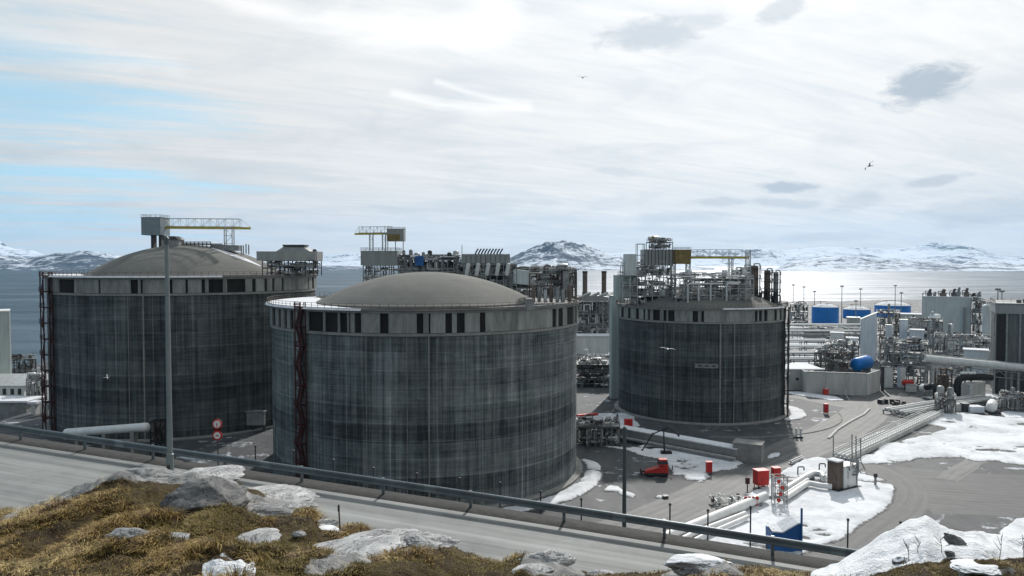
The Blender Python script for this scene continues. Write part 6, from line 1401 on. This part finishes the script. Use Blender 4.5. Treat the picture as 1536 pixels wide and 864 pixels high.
# jib
B = GP(997, 682); Y = B.y; t = thing('loading_arm', 'thin dark jointed loading arm standing in the snow behind the red machine', 'loading arm', (B.x, Y, 0))
mb = MB(); tp = P(995.5, 646, Y); mb.tube([(B.x, Y, 0), tp], [.3, .16], 8); mb.build('mast', M['dark'], t)
mb = MB(); pts = [P(a, b, Y - (a - 995) * .1) for a, b in ((963, 676), (979, 651), (1003, 641), (1018, 653))]
for p_, q_ in zip(pts, pts[1:]): mb.bar(p_, q_, .32)
for p_ in pts: mb.vessel(p_ - Vector((.1, 0, 0)), p_ + Vector((.1, 0, 0)), .35, 8)
mb.bar(pts[2], tp, .2); mb.build('jib', M['dark'], t)
mb = MB(); mb.box(B.x - 1.0, B.x + 1.8, Y - .8, Y + .8, 0, 1.0); mb.build('base_block', M['black'], t)
# red machine
B = GP(985, 713); Y = B.y; s = Y / FPX
t = thing('red_machine', 'bright red tracked machine with small cab parked on the asphalt', 'machine', (B.x, Y, 0))
def rx(px): return P(px, 700, Y).x
def rz(py): return P(985, py, Y).z
mb = MB(); n0 = len(mb.v); mb.hexa([(rx(966), Y - 1, rz(709)), (rx(1001), Y - 1.2, rz(711)), (rx(1001), Y + 1.4, rz(711)), (rx(966), Y + 1, rz(709)), (rx(969), Y - .9, rz(705)), (rx(1001), Y - 1.2, rz(696)), (rx(1001), Y + 1.4, rz(696)), (rx(969), Y + .9, rz(705))]); mb.build('hull', M['red'], t)
mb = MB(); mb.rbox((rx(987) + rx(1001)) / 2, Y, rz(697), rz(688), (rx(1001) - rx(987)) / 2, 1.0, 0, .85); mb.build('cab', M['red'], t)
mb = MB(); mb.rbox((rx(987) + rx(1001)) / 2, Y, rz(695), rz(690.5), (rx(1001) - rx(987)) / 2 + .02, 1.03, 0, .88); mb.build('cab_window', M['glass'], t)
for s_ in (-1.15, 1.3): mb = MB(); mb.tube([(rx(969), Y + s_, .45), (rx(999), Y + s_, .45)], .45, 10); mb.bar((rx(968), Y + s_, .45), (rx(1000), Y + s_, .45), .5, .8); mb.build('track', M['rubber'], t)
mb = MB(); mb.bar((rx(1001), Y, 1.2), (rx(1008), Y - .5, 1.4), .2); mb.bar((rx(1008), Y - .5, 1.4), (rx(1008), Y - .5, 2.6), .2); mb.build('hitch_arm', M['dark'], t)
mb = MB(); mb.bar((rx(962), Y - 1.3, .9), (rx(962), Y + 1.3, .9), .2, 1.2); mb.bar((rx(962), Y, .9), (rx(968), Y, 1.0), .3); mb.build('blade', M['darkred'], t)
# dark pipe clutter
mod_thing('process_module', 'dark pipe frame seen between the middle tank and the tall green tower', 862, 928, 548, 318, 14, 81, 3, steel='dark', pipes='brown', pipe2='dark', npipe=110, nx=6, vessels=6, boxes=16, pr=(.12, .5))
mod_thing('process_module', 'low dark pipe manifold beside the right foot of the middle tank', 864, 930, 642, 216, 9, 82, 1, steel='dark', pipes='mid', pipe2='dark', npipe=80, nx=6, vessels=5, boxes=14, pr=(.1, .35), w=.25)
mod_thing('process_module', 'pale pipe heap in front of the low white-walled shed', 864, 918, 540, 366, 10, 83, 1, steel='mid', pipes='pale', pipe2='mid', npipe=60, nx=5, vessels=4, boxes=8, pr=(.2, .6))
A, B = GP(866, 627), GP(896, 624); o = thing('red_barrier', 'long low red barrier lying on the snow beside the middle tank', 'barrier', (A.x, A.y, 0)); mb = MB(); lbox(mb, A, B, 1.2, .25, 1.1); mb.build('beam', M['red'], o); mb = MB(); 
for k in range(4): c = A.lerp(B, (k + .5) / 4); mb.box(c.x - .2, c.x + .2, c.y - .8, c.y + .8, 0, .25)
mb.build('foot', M['dark'], o)
for px, lab in ((1194.5, 'left post of two pale standpipes on the asphalt before the right tank'), (1201, 'right post of two pale standpipes on the asphalt before the right tank')):
    B = GP(px, 657); o = thing('standpipe', lab, 'standpipe', (B.x, B.y, 0), 'standpipes'); mb = MB(); mb.tube([(B.x, B.y, 0), (B.x, B.y, 2.4)], .32, 10); mb.build('pipe', M['pale'], o); mb = MB(); mb.vessel((B.x, B.y, 2.4), (B.x, B.y, 2.8), .42, 10); mb.build('head', M['white'], o); mb = MB(); mb.box(B.x - .6, B.x + .6, B.y - .5, B.y + .5, 0, .5); mb.build('base_block', M['dark'], o)
o = thing('drain_cover', 'small dark drain block beside a scrap of snow on the asphalt', 'drain', (*GP(998, 747)[:2], 0)); B = GP(998, 747); mb = MB(); mb.rbox(B.x, B.y, 0, .5, .5, .5, .3); mb.build('block', M['dark'], o); mb = MB(); mb.rbox(B.x, B.y, .5, .6, .6, .6, .3); mb.build('lid', M['mid'], o)

# ------------------------------------------------------------------ left side
Y = 190.0; a, b = P(100, 649, 196), P(220, 640.5, 184)
t = thing('snowy_pipe', 'thick white snow-topped pipe in front of the left tank', 'pipe', (b.x, b.y, 0)); mb = MB(); mb.tube([a, b], 1.05, 18); mb.vessel(b - Vector((1, .1, 0)), b, 1.05, 18); mb.build('pipe', M['white'], t)
for k in (.15, .5, .85): c = a.lerp(b, k); mb = MB(); mb.rbox(c.x, c.y, -1, c.z - .8, .4, 1.0); mb.build('support', M['conc'], t)
x0, x1, z0, z1 = bx(226, 248, 633, 668, 186)
o = thing('valve_rack', 'dark steel frame at the right end of the snow-topped pipe', 'frame', ((x0 + x1) / 2, 187, z0)); mb = MB(); frame(mb, x0, x1, 186, 189, [0, z0 + 1, (z0 + z1) / 2, z1], 3, 1, .28, True, random.Random(6)); mb.build('steel_frame', M['black'], o); mb = MB(); rand_pipes(mb, random.Random(4), (x0, x1, 186, 189, z0, z1), 16, .1, .3); mb.build('pipework', M['brown'], o); mb = MB(); mb.box(x0 + .5, x1 - .6, 187, 188.5, z0, z1 - 1.5); mb.build('cabinet', M['dark'], o)
B = P(378, 640, 212); a0, a1, c0, c1 = bx(361, 396, 618, 638, 212); o = thing('control_shelter', 'grey control panel shelter at the foot of the left tank', 'shelter', (B.x, 213, c0)); mb = MB(); mb.box(a0, a1, 212, 213.5, c0, c1); mb.build('panel', M['mid'], o); mb = MB(); mb.box(a0 - .3, a1 + .3, 211.6, 213.9, c1, c1 + .25); mb.build('roof', M['mid'], o)
mb = MB()
for q in (a0 + .3, (a0 + a1) / 2, a1 - .3): mb.bar((q, 212.3, -.2), (q, 212.3, c0), .3); mb.bar((q, 213.2, -.2), (q, 213.2, c0), .3)
mb.build('leg', M['dark'], o)
Y = 300.0; x0, x1, z0, z1 = bx(-46, 14, 466, 570, Y)
t = thing('tall_block', 'tall pale clad block cut by the left edge above the low building', 'building', (x1, Y, 0)); mb = MB(); mb.box(x0, x1, Y, Y + 12, 0, z1 - .5); mb.build('wall', M['clad_green'], t); mb = MB(); mb.box(x0 - .3, x1 + .3, Y - .3, Y + 12.3, z1 - .5, z1 + .1); mb.build('roof', M['white'], t)
mb = MB(); mb.box(x1 - .1, x1 + .35, Y - .35, Y + .1, 0, z1 - .5); mb.build('lit_edge_strip', M['white'], t)  # white strip paints the block's sunlit right edge
t.rotation_euler.z = .58
Y = 268.0; x0, x1, z0, z1 = bx(-90, 36, 578, 602, Y); zr = P(20, 561, Y + 14).z
t = thing('office_building', 'pale low building with grey pitched roof at the left edge', 'building', (x1, Y, 0)); mb = MB(); mb.box(x0, x1, Y, Y + 22, 0, z1); mb.build('wall', M['clad_white'], t)
mb = MB(); mb.hexa([(x0 - 1, Y - 1, z1), (x1 + 1, Y - 1, z1), (x1 + 1, Y + 23, z1), (x0 - 1, Y + 23, z1), (x0 - 1, Y + 14, zr), (x1 + .2, Y + 14, zr), (x1 + .2, Y + 15, zr), (x0 - 1, Y + 15, zr)]); mb.build('roof', M['steel'], t)
for px in (4, 16, 27): a0, a1, c0, c1 = bx(px, px + 5, 583, 592, Y); mb = MB(); mb.box(a0, a1, Y - .08, Y, c0, c1); mb.build('window', M['glass'], t)
Y = 250.0; x0, x1, z0, z1 = bx(-90, 42, 604, 616, Y)
t = thing('flat_shed', 'low shed with flat snow-covered roof at the left edge', 'shed', (x1, Y, 0)); mb = MB(); mb.box(x0, x1 - 1, Y + .5, Y + 9, 0, z1); mb.build('wall', M['mid'], t); mb = MB(); mb.box(x0, x1, Y - .3, Y + 9.5, z1, z1 + .6); mb.build('roof', M['snow_fine'], t)
mod_thing('process_module', 'small pipework stack with green tank between pale building and left tank', 38, 70, 572, 262, 8, 84, 2, steel='mid', pipes='pale', pipe2='brown', npipe=50, nx=4, vessels=3, boxes=14, pr=(.1, .4))
mod_thing('jetty_frame', 'dark frame of pipes on the shore beside the tall pale block', 12, 54, 540, 340, 8, 85, 2, steel='dark', pipes='dark', pipe2='brown', npipe=40, nx=5, vessels=3, boxes=8, pr=(.15, .4), zb=-2)
for k, px in enumerate((47, 66)):
    a0, a1, c0, c1 = bx(px, px + 6, 606, 642, 236); o = thing('concrete_pier', ['pale concrete pier left of its twin beside the left tank', 'pale concrete pier nearest to the left tank stair'][k], 'pier', ((a0 + a1) / 2, 236, 0), 'concrete piers'); mb = MB(); mb.box(a0, a1, 236, 238, 0, c1); mb.build('shaft', M['concp'], o); mb = MB(); mb.box(a0 - .8, a1 + .8, 235.4, 238.6, c1, c1 + .7); mb.build('cap', M['snow_fine'], o)
# ------------------------------------------------------------------ guardrail, lamp posts, signs, fence posts
gr = thing('guardrail', 'long grey steel guardrail along the far side of the road', 'guardrail', (float(RAIL[0][0]), float(RAIL[0][1]), float(ROADZ[0])))
prof = [(.06, 0), (.10, -.03), (.10, -.09), (.03, -.14), (.03, -.18), (.10, -.23), (.10, -.29), (.06, -.32), (.035, -.32), (.075, -.285), (.075, -.235), (.005, -.19), (.005, -.13), (.075, -.085), (.075, -.035), (.035, 0)]
mb = MB(); mb.sweep([tuple(RAIL[i]) for i in range(0, len(RAIL), 2)], prof, True); mb.build('beam', M['rail'], gr)
i = 3
while i < len(RAIL):
    p = Vector(RAIL[i]); n2 = Vector((nrm[i][0], nrm[i][1], 0)); a = math.atan2(tan[i][1], tan[i][0]); c = p - n2 * .12; mb = MB()
    mb.rbox(c.x, c.y, p.z - 1.5, p.z - .02, .06, .035, a); mb.rbox(c.x + n2.x * .09, c.y + n2.y * .09, p.z - .28, p.z - .05, .05, .07, a); mb.build('post', M['rail'], gr); i += 8
for i in range(7, len(RAIL) - 2, 16):   # lapped joints of the beam
    mb = MB(); mb.sweep([tuple(RAIL[i]), tuple(RAIL[i + 1])], [(a + .012, u) for a, u in prof[:8]] + [(a + .004, u) for a, u in prof[8:]], True); mb.build('beam_splice', M['pole_pale'], gr)
def lamp(lab, px, pt, pb, Y, r0, r1, zbase, head, pm='pole'):
    t = P(px, pt, Y); b = P(px, pb, Y); o = thing('lamp_post', lab, 'lamp post', (t.x, Y, zbase)); mb = MB(); mb.tube([(t.x, Y, zbase - .4), (t.x, Y, zbase + 1.1), (t.x, Y, zbase + 1.12), (t.x, Y, t.z)], [r0 * 1.25, r0 * 1.25, r0, r1], 14); mb.build('pole', M[pm], o)
    mb = MB(); mb.lathe([(r1 * 1.3, t.z - .15), (r1 * 1.3, t.z + .03), (.01, t.z + .10)], t.x, Y, 12)
    if head: mb.bar((t.x - .45, Y, t.z - .05), (t.x + .45, Y, t.z - .05), .06); mb.box(t.x + .25, t.x + .7, Y - .12, Y + .12, t.z - .12, t.z); mb.box(t.x - .7, t.x - .25, Y - .12, Y + .12, t.z - .12, t.z)
    mb.build('pole_cap', M['pole'], o); mb = MB(); mb.box(t.x - r0 * .5, t.x + r0 * .5, Y - r0 * 1.3, Y - r0 * 1.2, zbase + .4, zbase + .8); mb.build('service_hatch', M['dark'], o); return o
lamp('tall slim grey post rising from the near rock in front of the left tank', 250, 359, 705, 22.4, .085, .055, hill_z(P(250, 705, 22.4).x, 22.4), False, 'pole_pale')
b = P(937, 772, 40); lamp('dark grey lamp post beyond the guardrail, before the red machine', 937, 642, 772, 40.0, .12, .085, hill_z(b.x, 40.0), False)
# double road sign
t = P(326, 636, 38.5); b = P(326, 653, 38.5); Y = 38.5; zg = hill_z(t.x, Y)
o = thing('road_sign', 'two round red-ringed white traffic signs, one above the other on one post', 'road sign', (t.x, Y, zg))
mb = MB(); mb.tube([(t.x, Y + .04, zg - .3), (t.x, Y + .04, t.z + .3)], .035, 8); mb.build('post', M['pole'], o)
def disc(name, mat, z, r, y, n=28, tri=False, par=o):
    mb = MB(); k = 3 if tri else n; pts = [(t.x + r * math.sin(2 * math.pi * j / k), z + r * math.cos(2 * math.pi * j / k)) for j in range(k)]
    mb.v += [(x_, y - .012, z_) for x_, z_ in pts] + [(x_, y + .012, z_) for x_, z_ in pts]; mb.f += [tuple(range(k)), tuple(range(2 * k - 1, k - 1, -1))] + [(j, (j + 1) % k, k + (j + 1) % k, k + j) for j in range(k)]; mb.m += [0] * (k + 2); return mb.build(name, M[mat], par, smooth=False)
tp = disc('round_sign', 'red', t.z, .25, Y - .02); disc('round_face', 'white', t.z, .18, Y - .046, par=tp)
mb = MB(); mb.box(t.x - .02, t.x + .02, Y - .075, Y - .06, t.z - .08, t.z + .05); mb.box(t.x - .02, t.x + .02, Y - .075, Y - .06, t.z - .14, t.z - .105); mb.build('sign_mark', M['red'], tp)
rs = disc('round_sign', 'red', b.z, .25, Y - .02); disc('round_face', 'white', b.z, .17, Y - .046, par=rs)
mb = MB(); mb.box(t.x - .07, t.x + .07, Y - .075, Y - .06, b.z - .03, b.z + .03); mb.build('sign_mark', M['red'], rs)
mb = MB(); mb.box(t.x - .2, t.x + .2, Y - .005, Y + .015, b.z + .1, t.z - .1); mb.build('back_board', M['darkred'], o)
# fence posts on the bank below the road
for k, (px, pt) in enumerate(((383, 669), (440, 676), (500, 690), (560, 702), (625, 710), (689, 717), (750, 724), (811, 737), (872, 748), (1005, 756), (1062, 765), (1126, 760), (1272, 779), (1351, 783))):
    Y = 37.0 - (px - 383) * .0075; t = P(px, pt, Y); zg = hill_z(t.x, Y); 
    o = thing('fence_post', 'thin grey steel fence post standing on the bank below the road', 'fence post', (t.x, Y, zg), 'fence posts on the bank below the road')
    mb = MB(); mb.tube([(t.x, Y, zg - .3), (t.x, Y, t.z)], .032, 8); mb.build('pipe', M['dark'], o); mb = MB(); mb.lathe([(.06, t.z - .05), (.06, t.z + .02), (.005, t.z + .05)], t.x, Y, 8); mb.build('post_cap', M['dark'], o)
c = hill_hit(508, 800); o = thing('marker_stake', 'thin dark marker stake at the near road edge', 'stake', (c.x, c.y, c.z)); tp = P(508, 757, c.y); mb = MB(); mb.tube([(c.x, c.y, c.z - .2), (tp.x, c.y, tp.z)], .014, 6); mb.build('stick', M['tree_dead'], o); mb = MB(); mb.tube([(tp.x, c.y, tp.z - .12), (tp.x, c.y, tp.z - .02)], .02, 6); mb.build('reflector', M['dark'], o)

# ------------------------------------------------------------------ granite boulders
def boulder(lab, px, py, wpx, hpx, seed, flat=.55, depth=1.0, k=1.0, snow=0.0, yaw=0.0, sink=.35, tilt=0.0):
    c = hill_hit(px, py); s = c.y / FPX; hw, hh = wpx * s / 2, hpx * s * flat; hd = max(hw * .55, hpx * s * .9) * depth
    bm = bmesh.new(); bmesh.ops.create_icosphere(bm, subdivisions=5, radius=1.0); rnd = random.Random(seed)
    planes = [(Vector((rnd.uniform(-1, 1), rnd.uniform(-1, 1), rnd.uniform(-.3, 1))).normalized(), rnd.uniform(.62, .9)) for _ in range(9)]
    off = Vector((seed * 3.1, seed * 1.7, 0))
    R_ = Matrix.Rotation(yaw, 3, 'Z') @ Matrix.Rotation(tilt, 3, 'Y')
    for v in bm.verts:
        p = v.co.copy()
        for n_, d_ in planes:
            q = p.dot(n_) - d_
            if q > 0: p -= n_ * q * .85
        p *= 1 + .16 * mnoise.fractal(p * 1.6 + off, 1.0, 2.0, 4) + .045 * mnoise.fractal(p * 7 + off, 1.0, 2.0, 4)
        v.co = R_ @ Vector((p.x * hw, p.y * hd, p.z * hh))
    me = bpy.data.meshes.new('granite_boulder'); bm.to_mesh(me); bm.free(); me.shade_smooth(); me.materials.append(GR[(snow > 0, 0 if k < .8 else 2 if k > 1.18 else 1)])
    o = bpy.data.objects.new('granite_boulder', me); COL.objects.link(o); o.location = c + Vector((0, hd * .3, hh * (1 - 2 * sink)))
    return tag(o, lab, 'boulder', 'granite boulders on the heath')
GR = {(False, 1): granite_mat('granite'), (True, 1): granite_mat('granite_snowy', 1.0, .35), (False, 0): granite_mat('granite_dark', .55), (True, 0): granite_mat('granite_dark_snowy', .55, .3), (False, 2): granite_mat('granite_pale_sunlit', 1.5), (True, 2): granite_mat('granite_pale_sunlit_snowy', 1.5, .3)}  # pale copies: light granite, with sunlit tops put into the colour too
boulder('big dark steep-faced boulder below the crest of the near hill', 300, 757, 128, 60, 3, .46, 1.0, .6, 0, .1, .36)
boulder('pale crest rock beside the foot of the tall slim post', 222, 716, 100, 22, 5, .42, 1.0, 1, 0, 0, .4)
boulder('long pale crest slab right of the tall slim post', 318, 716, 120, 16, 8, .4, 1.3, 1.3, 0, -.1, .4)
boulder('light slab sloping away to the right of the big dark boulder', 400, 748, 150, 18, 12, .36, 1.2, 1.3, 0, 0, .4, .05)
boulder('low light slab under the right end of the big dark boulder', 385, 770, 100, 26, 13, .36, 1.2, 1.15, 0, 0, .4, .08)
boulder('pale slab lying at the road edge above the brown tuft', 440, 758, 66, 10, 14, .4, 1.0, 1.3, 0, 0, .4)
boulder('pale stone at the road edge beside the thin stake', 490, 790, 40, 14, 15, .4, 1.2, 1.3, 0, 0, .35)
boulder('low grey rock in the straw left of the mossy hollow', 190, 808, 72, 24, 17, .42, .9, 1.0, 0, 0, .35)
boulder('flat pale rock just right of the low grey rock in the straw', 245, 810, 66, 16, 18, .34, 1.3, 1.2, 0, 0, .35)
boulder('pale elongated slab in the moss, tapering to the left', 372, 818, 100, 28, 21, .30, 1.6, 1.3, 0, 0, .30, -.10)
boulder('small pale stone above the elongated slab', 446, 803, 22, 10, 22, .5, .9, 1.2, 0, 0, .3)
boulder('tiny pale stone left of the elongated slab', 327, 816, 24, 12, 23, .4, 1.0, 1.1, 0, 0, .3)
boulder('long pale sloping slab in the middle of the foreground', 505, 842, 180, 36, 25, .30, 1.7, 1.3, 0, .15, .32, -.18)
boulder('pale upper strip of rock above the long sloping slab', 585, 815, 110, 18, 26, .34, 1.5, 1.3, 0, 0, .35, -.08)
boulder('wide grey slab at the road edge above the brown mound', 645, 814, 84, 22, 27, .40, 1.1, 1.2, 0, 0, .40, .05)
boulder('small dark stone half buried before the brown mound', 551, 846, 26, 12, 28, .55, .9, .6, 0, 0, .4)
boulder('pale rock with a rounded top at the lower road edge', 820, 843, 86, 28, 31, .42, 1.0, 1.3, 0, 0, .42)
boulder('flat pale rock at the bottom edge, next to the rounded one', 800, 860, 70, 18, 32, .34, 1.5, 1.3, 0, 0, .4)
boulder('low pale stone at the bottom edge under the road', 905, 862, 50, 12, 33, .4, 1.0, 1.2, 0, 0, .45)
boulder('largest snow-dusted rock at the bottom right of the road', 1050, 856, 110, 34, 35, .42, 1.0, 1.3, .1, 0, .42)
boulder('small pale stone between the largest snow-dusted rock and the snow bank', 1165, 864, 46, 12, 36, .4, .9, 1.2, .1, 0, .45)
boulder('dark wedge of rock poking from the right snow bank', 1434, 822, 34, 20, 38, .5, .7, .5, 0, -.3, .35, .5)
boulder('small dark stone in the right snow bank beside the dark wedge', 1424, 835, 18, 9, 39, .5, .8, .5, 0, 0, .4)
boulder('snowy grey rock at the left end of the right snow bank', 1352, 848, 30, 14, 40, .5, .8, .6, .3, 0, .4)
boulder('pale flat rock at the bottom right corner of the heath', 1470, 860, 80, 14, 41, .36, 1.4, 1.3, .1, 0, .4)

# ------------------------------------------------------------------ dry grass and moss
rng = np.random.default_rng(7)
NT = 21000
u_ = rng.uniform(-.80, .80, NT * 3); y_ = 4.5 + (rng.uniform(0, 1, NT * 3) ** .75) * 17.5
j_ = np.clip(np.searchsorted(hu, u_), 1, len(hu) - 1)
yc_s = hyj[j_]; ok = y_ < yc_s * .995
u_, y_, j_, yc_s = u_[ok], y_[ok], j_[ok], yc_s[ok]
ti = np.clip((y_ - Y0h) / (yc_s - Y0h), 0, .999) * 109; i0 = ti.astype(int); fr = ti - i0
zz0 = Zw[i0, j_] * (1 - fr) + Zw[np.minimum(i0 + 1, 109), j_] * fr
rk = RK[i0, j_]; sn = SN[i0, j_]; x_ = u_ * y_
patch = fbm(x_ / 1.3, y_ / 1.3, 4, 21); qx = QX[i0, j_]; qy = QY[i0, j_]
keep = (rk < .35) & (sn < .25) & (qy > 690)
x_, y_, zz0, patch, qx = x_[keep][:NT], y_[keep][:NT], zz0[keep][:NT], patch[keep][:NT], qx[keep][:NT]
tone2 = fbm(x_ / 2.6, y_ / 2.6, 4, 33); moss = fbm(x_ / 1.8, y_ / 1.8, 3, 55)
VV, FF, CC = [], [], []; nb = 0
straw = np.array([.54, .42, .195]); gold = np.array([.30, .205, .065]); olive = np.array([.125, .100, .026]); rust = np.array([.095, .050, .022]); dark = np.array([.030, .022, .010])
for k in range(len(x_)):
    tall = patch[k]; green = moss[k] > np.interp(qx[k], [150, 330, 700, 1000], [.68, .56, .50, .54])
    n = 20 if tall > .5 else 10
    h = (.055 + .38 * max(0, tall - .42)) * (.5 if green else 1.0) * np.interp(qx[k], [450, 650], [1.0, .55])
    a = rng.uniform(0, 6.283, n); lean = rng.uniform(.5, 1.5, n); hh = h * rng.uniform(.6, 1.35, n); rad = rng.uniform(0, .10, n); wd = rng.uniform(.0025, .007, n)
    lx = .35 if tone2[k] > .5 else -.1
    bx_ = x_[k] + rad * np.cos(a); by_ = y_[k] + rad * np.sin(a); dxx = np.cos(a) * lean + lx; dyy = np.sin(a) * lean - .2
    px_ = -np.sin(a) * wd; py_ = np.cos(a) * wd; z0_ = zz0[k] - .03
    m1x, m1y, m1z = bx_ + dxx * hh * .35, by_ + dyy * hh * .35, z0_ + hh * .75
    tx, ty, tz = bx_ + dxx * hh, by_ + dyy * hh, z0_ + hh * (1.05 - .35 * lean)
    v = np.stack([np.stack([bx_ - px_, by_ - py_, np.full(n, z0_)], -1), np.stack([bx_ + px_, by_ + py_, np.full(n, z0_)], -1), np.stack([m1x + px_ * .8, m1y + py_ * .8, m1z], -1), np.stack([m1x - px_ * .8, m1y - py_ * .8, m1z], -1), np.stack([tx, ty, tz], -1)], 1).reshape(-1, 3)
    VV.append(v); b = nb + np.arange(n) * 5; FF.append(np.concatenate([np.stack([b, b + 1, b + 2, b], -1)[:, :3], np.stack([b, b + 2, b + 3], -1), np.stack([b + 3, b + 2, b + 4], -1)])); nb += 5 * n
    if green: c = olive * (1 - .5 * rng.random()) + gold * .35
    else:
        w = np.clip((tone2[k] - .38) / .24, 0, 1); c = straw * w + gold * (1 - w)
        if rng.random() < .12 + (.16 if qx[k] > 480 else 0) or (.47 < tone2[k] < .50): c = rust * 1.3
        if rng.random() < (.55 if tall < .43 else .10): c = dark + rust * .25
    cc = c[None] * rng.uniform(.6, 1.25, (n, 1)); CC.append(np.repeat(cc, 5, 0))
VV = np.concatenate(VV); FF = np.concatenate(FF); CC = np.concatenate(CC)
me = bpy.data.meshes.new('dry_grass'); me.vertices.add(len(VV)); me.vertices.foreach_set('co', VV.astype(np.float32).ravel()); me.loops.add(len(FF) * 3); me.loops.foreach_set('vertex_index', FF.astype(np.int32).ravel())
me.polygons.add(len(FF)); me.polygons.foreach_set('loop_start', np.arange(0, len(FF) * 3, 3, dtype=np.int32)); me.update(calc_edges=True)
ca_ = me.color_attributes.new('tone', 'FLOAT_COLOR', 'POINT'); ca_.data.foreach_set('color', np.c_[CC, np.ones(len(CC))].astype(np.float32).ravel())
me.materials.append(blade_mat()); o = bpy.data.objects.new('dry_grass', me); COL.objects.link(o); tag(o, 'straw-coloured dry grass and moss covering the near hillside', 'grass', kind='stuff')

# dry stems in the snow on the right
rnd = random.Random(14)
for px, pb, pt in ((1362, 842, 816), (1376, 836, 812), (1411, 836, 806), (1496, 842, 803), (1534, 842, 802)):
    c = hill_hit(px, pb); tp = P(px + rnd.uniform(-3, 8), pt, c.y); o = thing('dry_stem', 'thin leafless brown stem poking out of the right snow bank', 'stem', tuple(c), 'dry stems in the snow')
    mb = MB(); mid = c.lerp(tp, .5) + Vector((rnd.uniform(-.03, .03), 0, 0)); mb.tube([c - Vector((0, 0, .05)), mid, tp], [.005, .004, .0025], 6); mb.build('stalk', M['tree_dead'], o)
    mb = MB()
    for k in range(3): q = c.lerp(tp, .45 + .18 * k); mb.tube([q, q + Vector((rnd.uniform(-.12, .12), rnd.uniform(-.05, .05), rnd.uniform(.06, .16)))], [.005, .002], 5)
    mb.build('twig', M['tree_dead'], o)

# ------------------------------------------------------------------ gulls in the air
def gull(lab, px, py, Y, span, yaw, bank, flap, mat):
    bm = bmesh.new(); s = span
    def ringv(x_, r, zz): return [bm.verts.new((x_, r * math.cos(2 * math.pi * k / 8), zz + r * .9 * math.sin(2 * math.pi * k / 8))) for k in range(8)]
    secs = [(-.24, .006, .0), (-.19, .02, 0), (-.10, .042, 0), (0, .055, -.003), (.09, .048, 0), (.145, .030, .010), (.175, .032, .014), (.205, .024, .012), (.225, .008, .007), (.25, .002, .003)]
    rings = [ringv(x_ * s, r * s, z_ * s) for x_, r, z_ in secs]
    for A, B in zip(rings, rings[1:]):
        for k in range(8): bm.faces.new((A[k], A[(k + 1) % 8], B[(k + 1) % 8], B[k]))
    bm.faces.new(rings[0][::-1]); bm.faces.new(rings[-1])
    for sg in (-1, 1):
        pts = [(.07, .03, -.07), (.10, .16, -.05), (.13, .25, -.02), (.05, .38, -.05), (-.02, .5, -.045)]
        lead = []; 
        for i_, (lx, ly, tr_) in enumerate(pts):
            z_ = .02 + flap * (ly if ly < .25 else .25 - (ly - .25) * .7); lead.append((lx, sg * ly, z_, tr_))
        for th in (0, 1):
            pass
        prev = None
        for i_, (lx, ly, z_, tr_) in enumerate(lead):
            ch = .13 - .018 * i_ if i_ < 4 else .015; q = [bm.verts.new(((lx) * s, ly * s, (z_ + .006) * s)), bm.verts.new(((lx - ch) * s, ly * s, z_ * s)), bm.verts.new(((lx - ch * .5) * s, ly * s, (z_ - .008) * s))]
            if prev:
                for k in range(3): bm.faces.new((prev[k], prev[(k + 1) % 3], q[(k + 1) % 3], q[k]))
            else: bm.faces.new(q)
            prev = q
        bm.faces.new(prev)
    tl = [bm.verts.new(v) for v in ((-.20 * s, .02 * s, 0), (-.20 * s, -.02 * s, 0), (-.34 * s, -.06 * s, 0), (-.34 * s, .06 * s, 0), (-.27 * s, 0, .012 * s))]
    for f in ((0, 1, 4), (1, 2, 4), (2, 3, 4), (3, 0, 4), (3, 2, 1, 0)): bm.faces.new([tl[k] for k in f])
    bmesh.ops.recalc_face_normals(bm, faces=bm.faces); me = bpy.data.meshes.new('gull'); bm.to_mesh(me); bm.free(); me.shade_smooth(); me.materials.append(M[mat])
    o = bpy.data.objects.new('gull', me); COL.objects.link(o); o.location = P(px, py, Y); o.rotation_euler = (bank, 0, yaw); return tag(o, lab, 'gull', 'gulls in flight')
gull('dark gull high in the sky near the middle, wings raised', 874, 116.5, 72, 1.15, 1.25, .15, .55, 'gull_dark')
gull('dark gull gliding with bent wings above the right mountains', 1304, 249, 70, 1.35, 1.9, -.75, .25, 'gull_dark')
gull('white gull flying in front of the left tank wall', 160, 566, 120, 1.35, .6, .5, .5, 'gull')
gull('white gull gliding level in front of the right tank wall', 1001.5, 523.5, 62, 1.35, 1.45, 0.12, .10, 'gull')
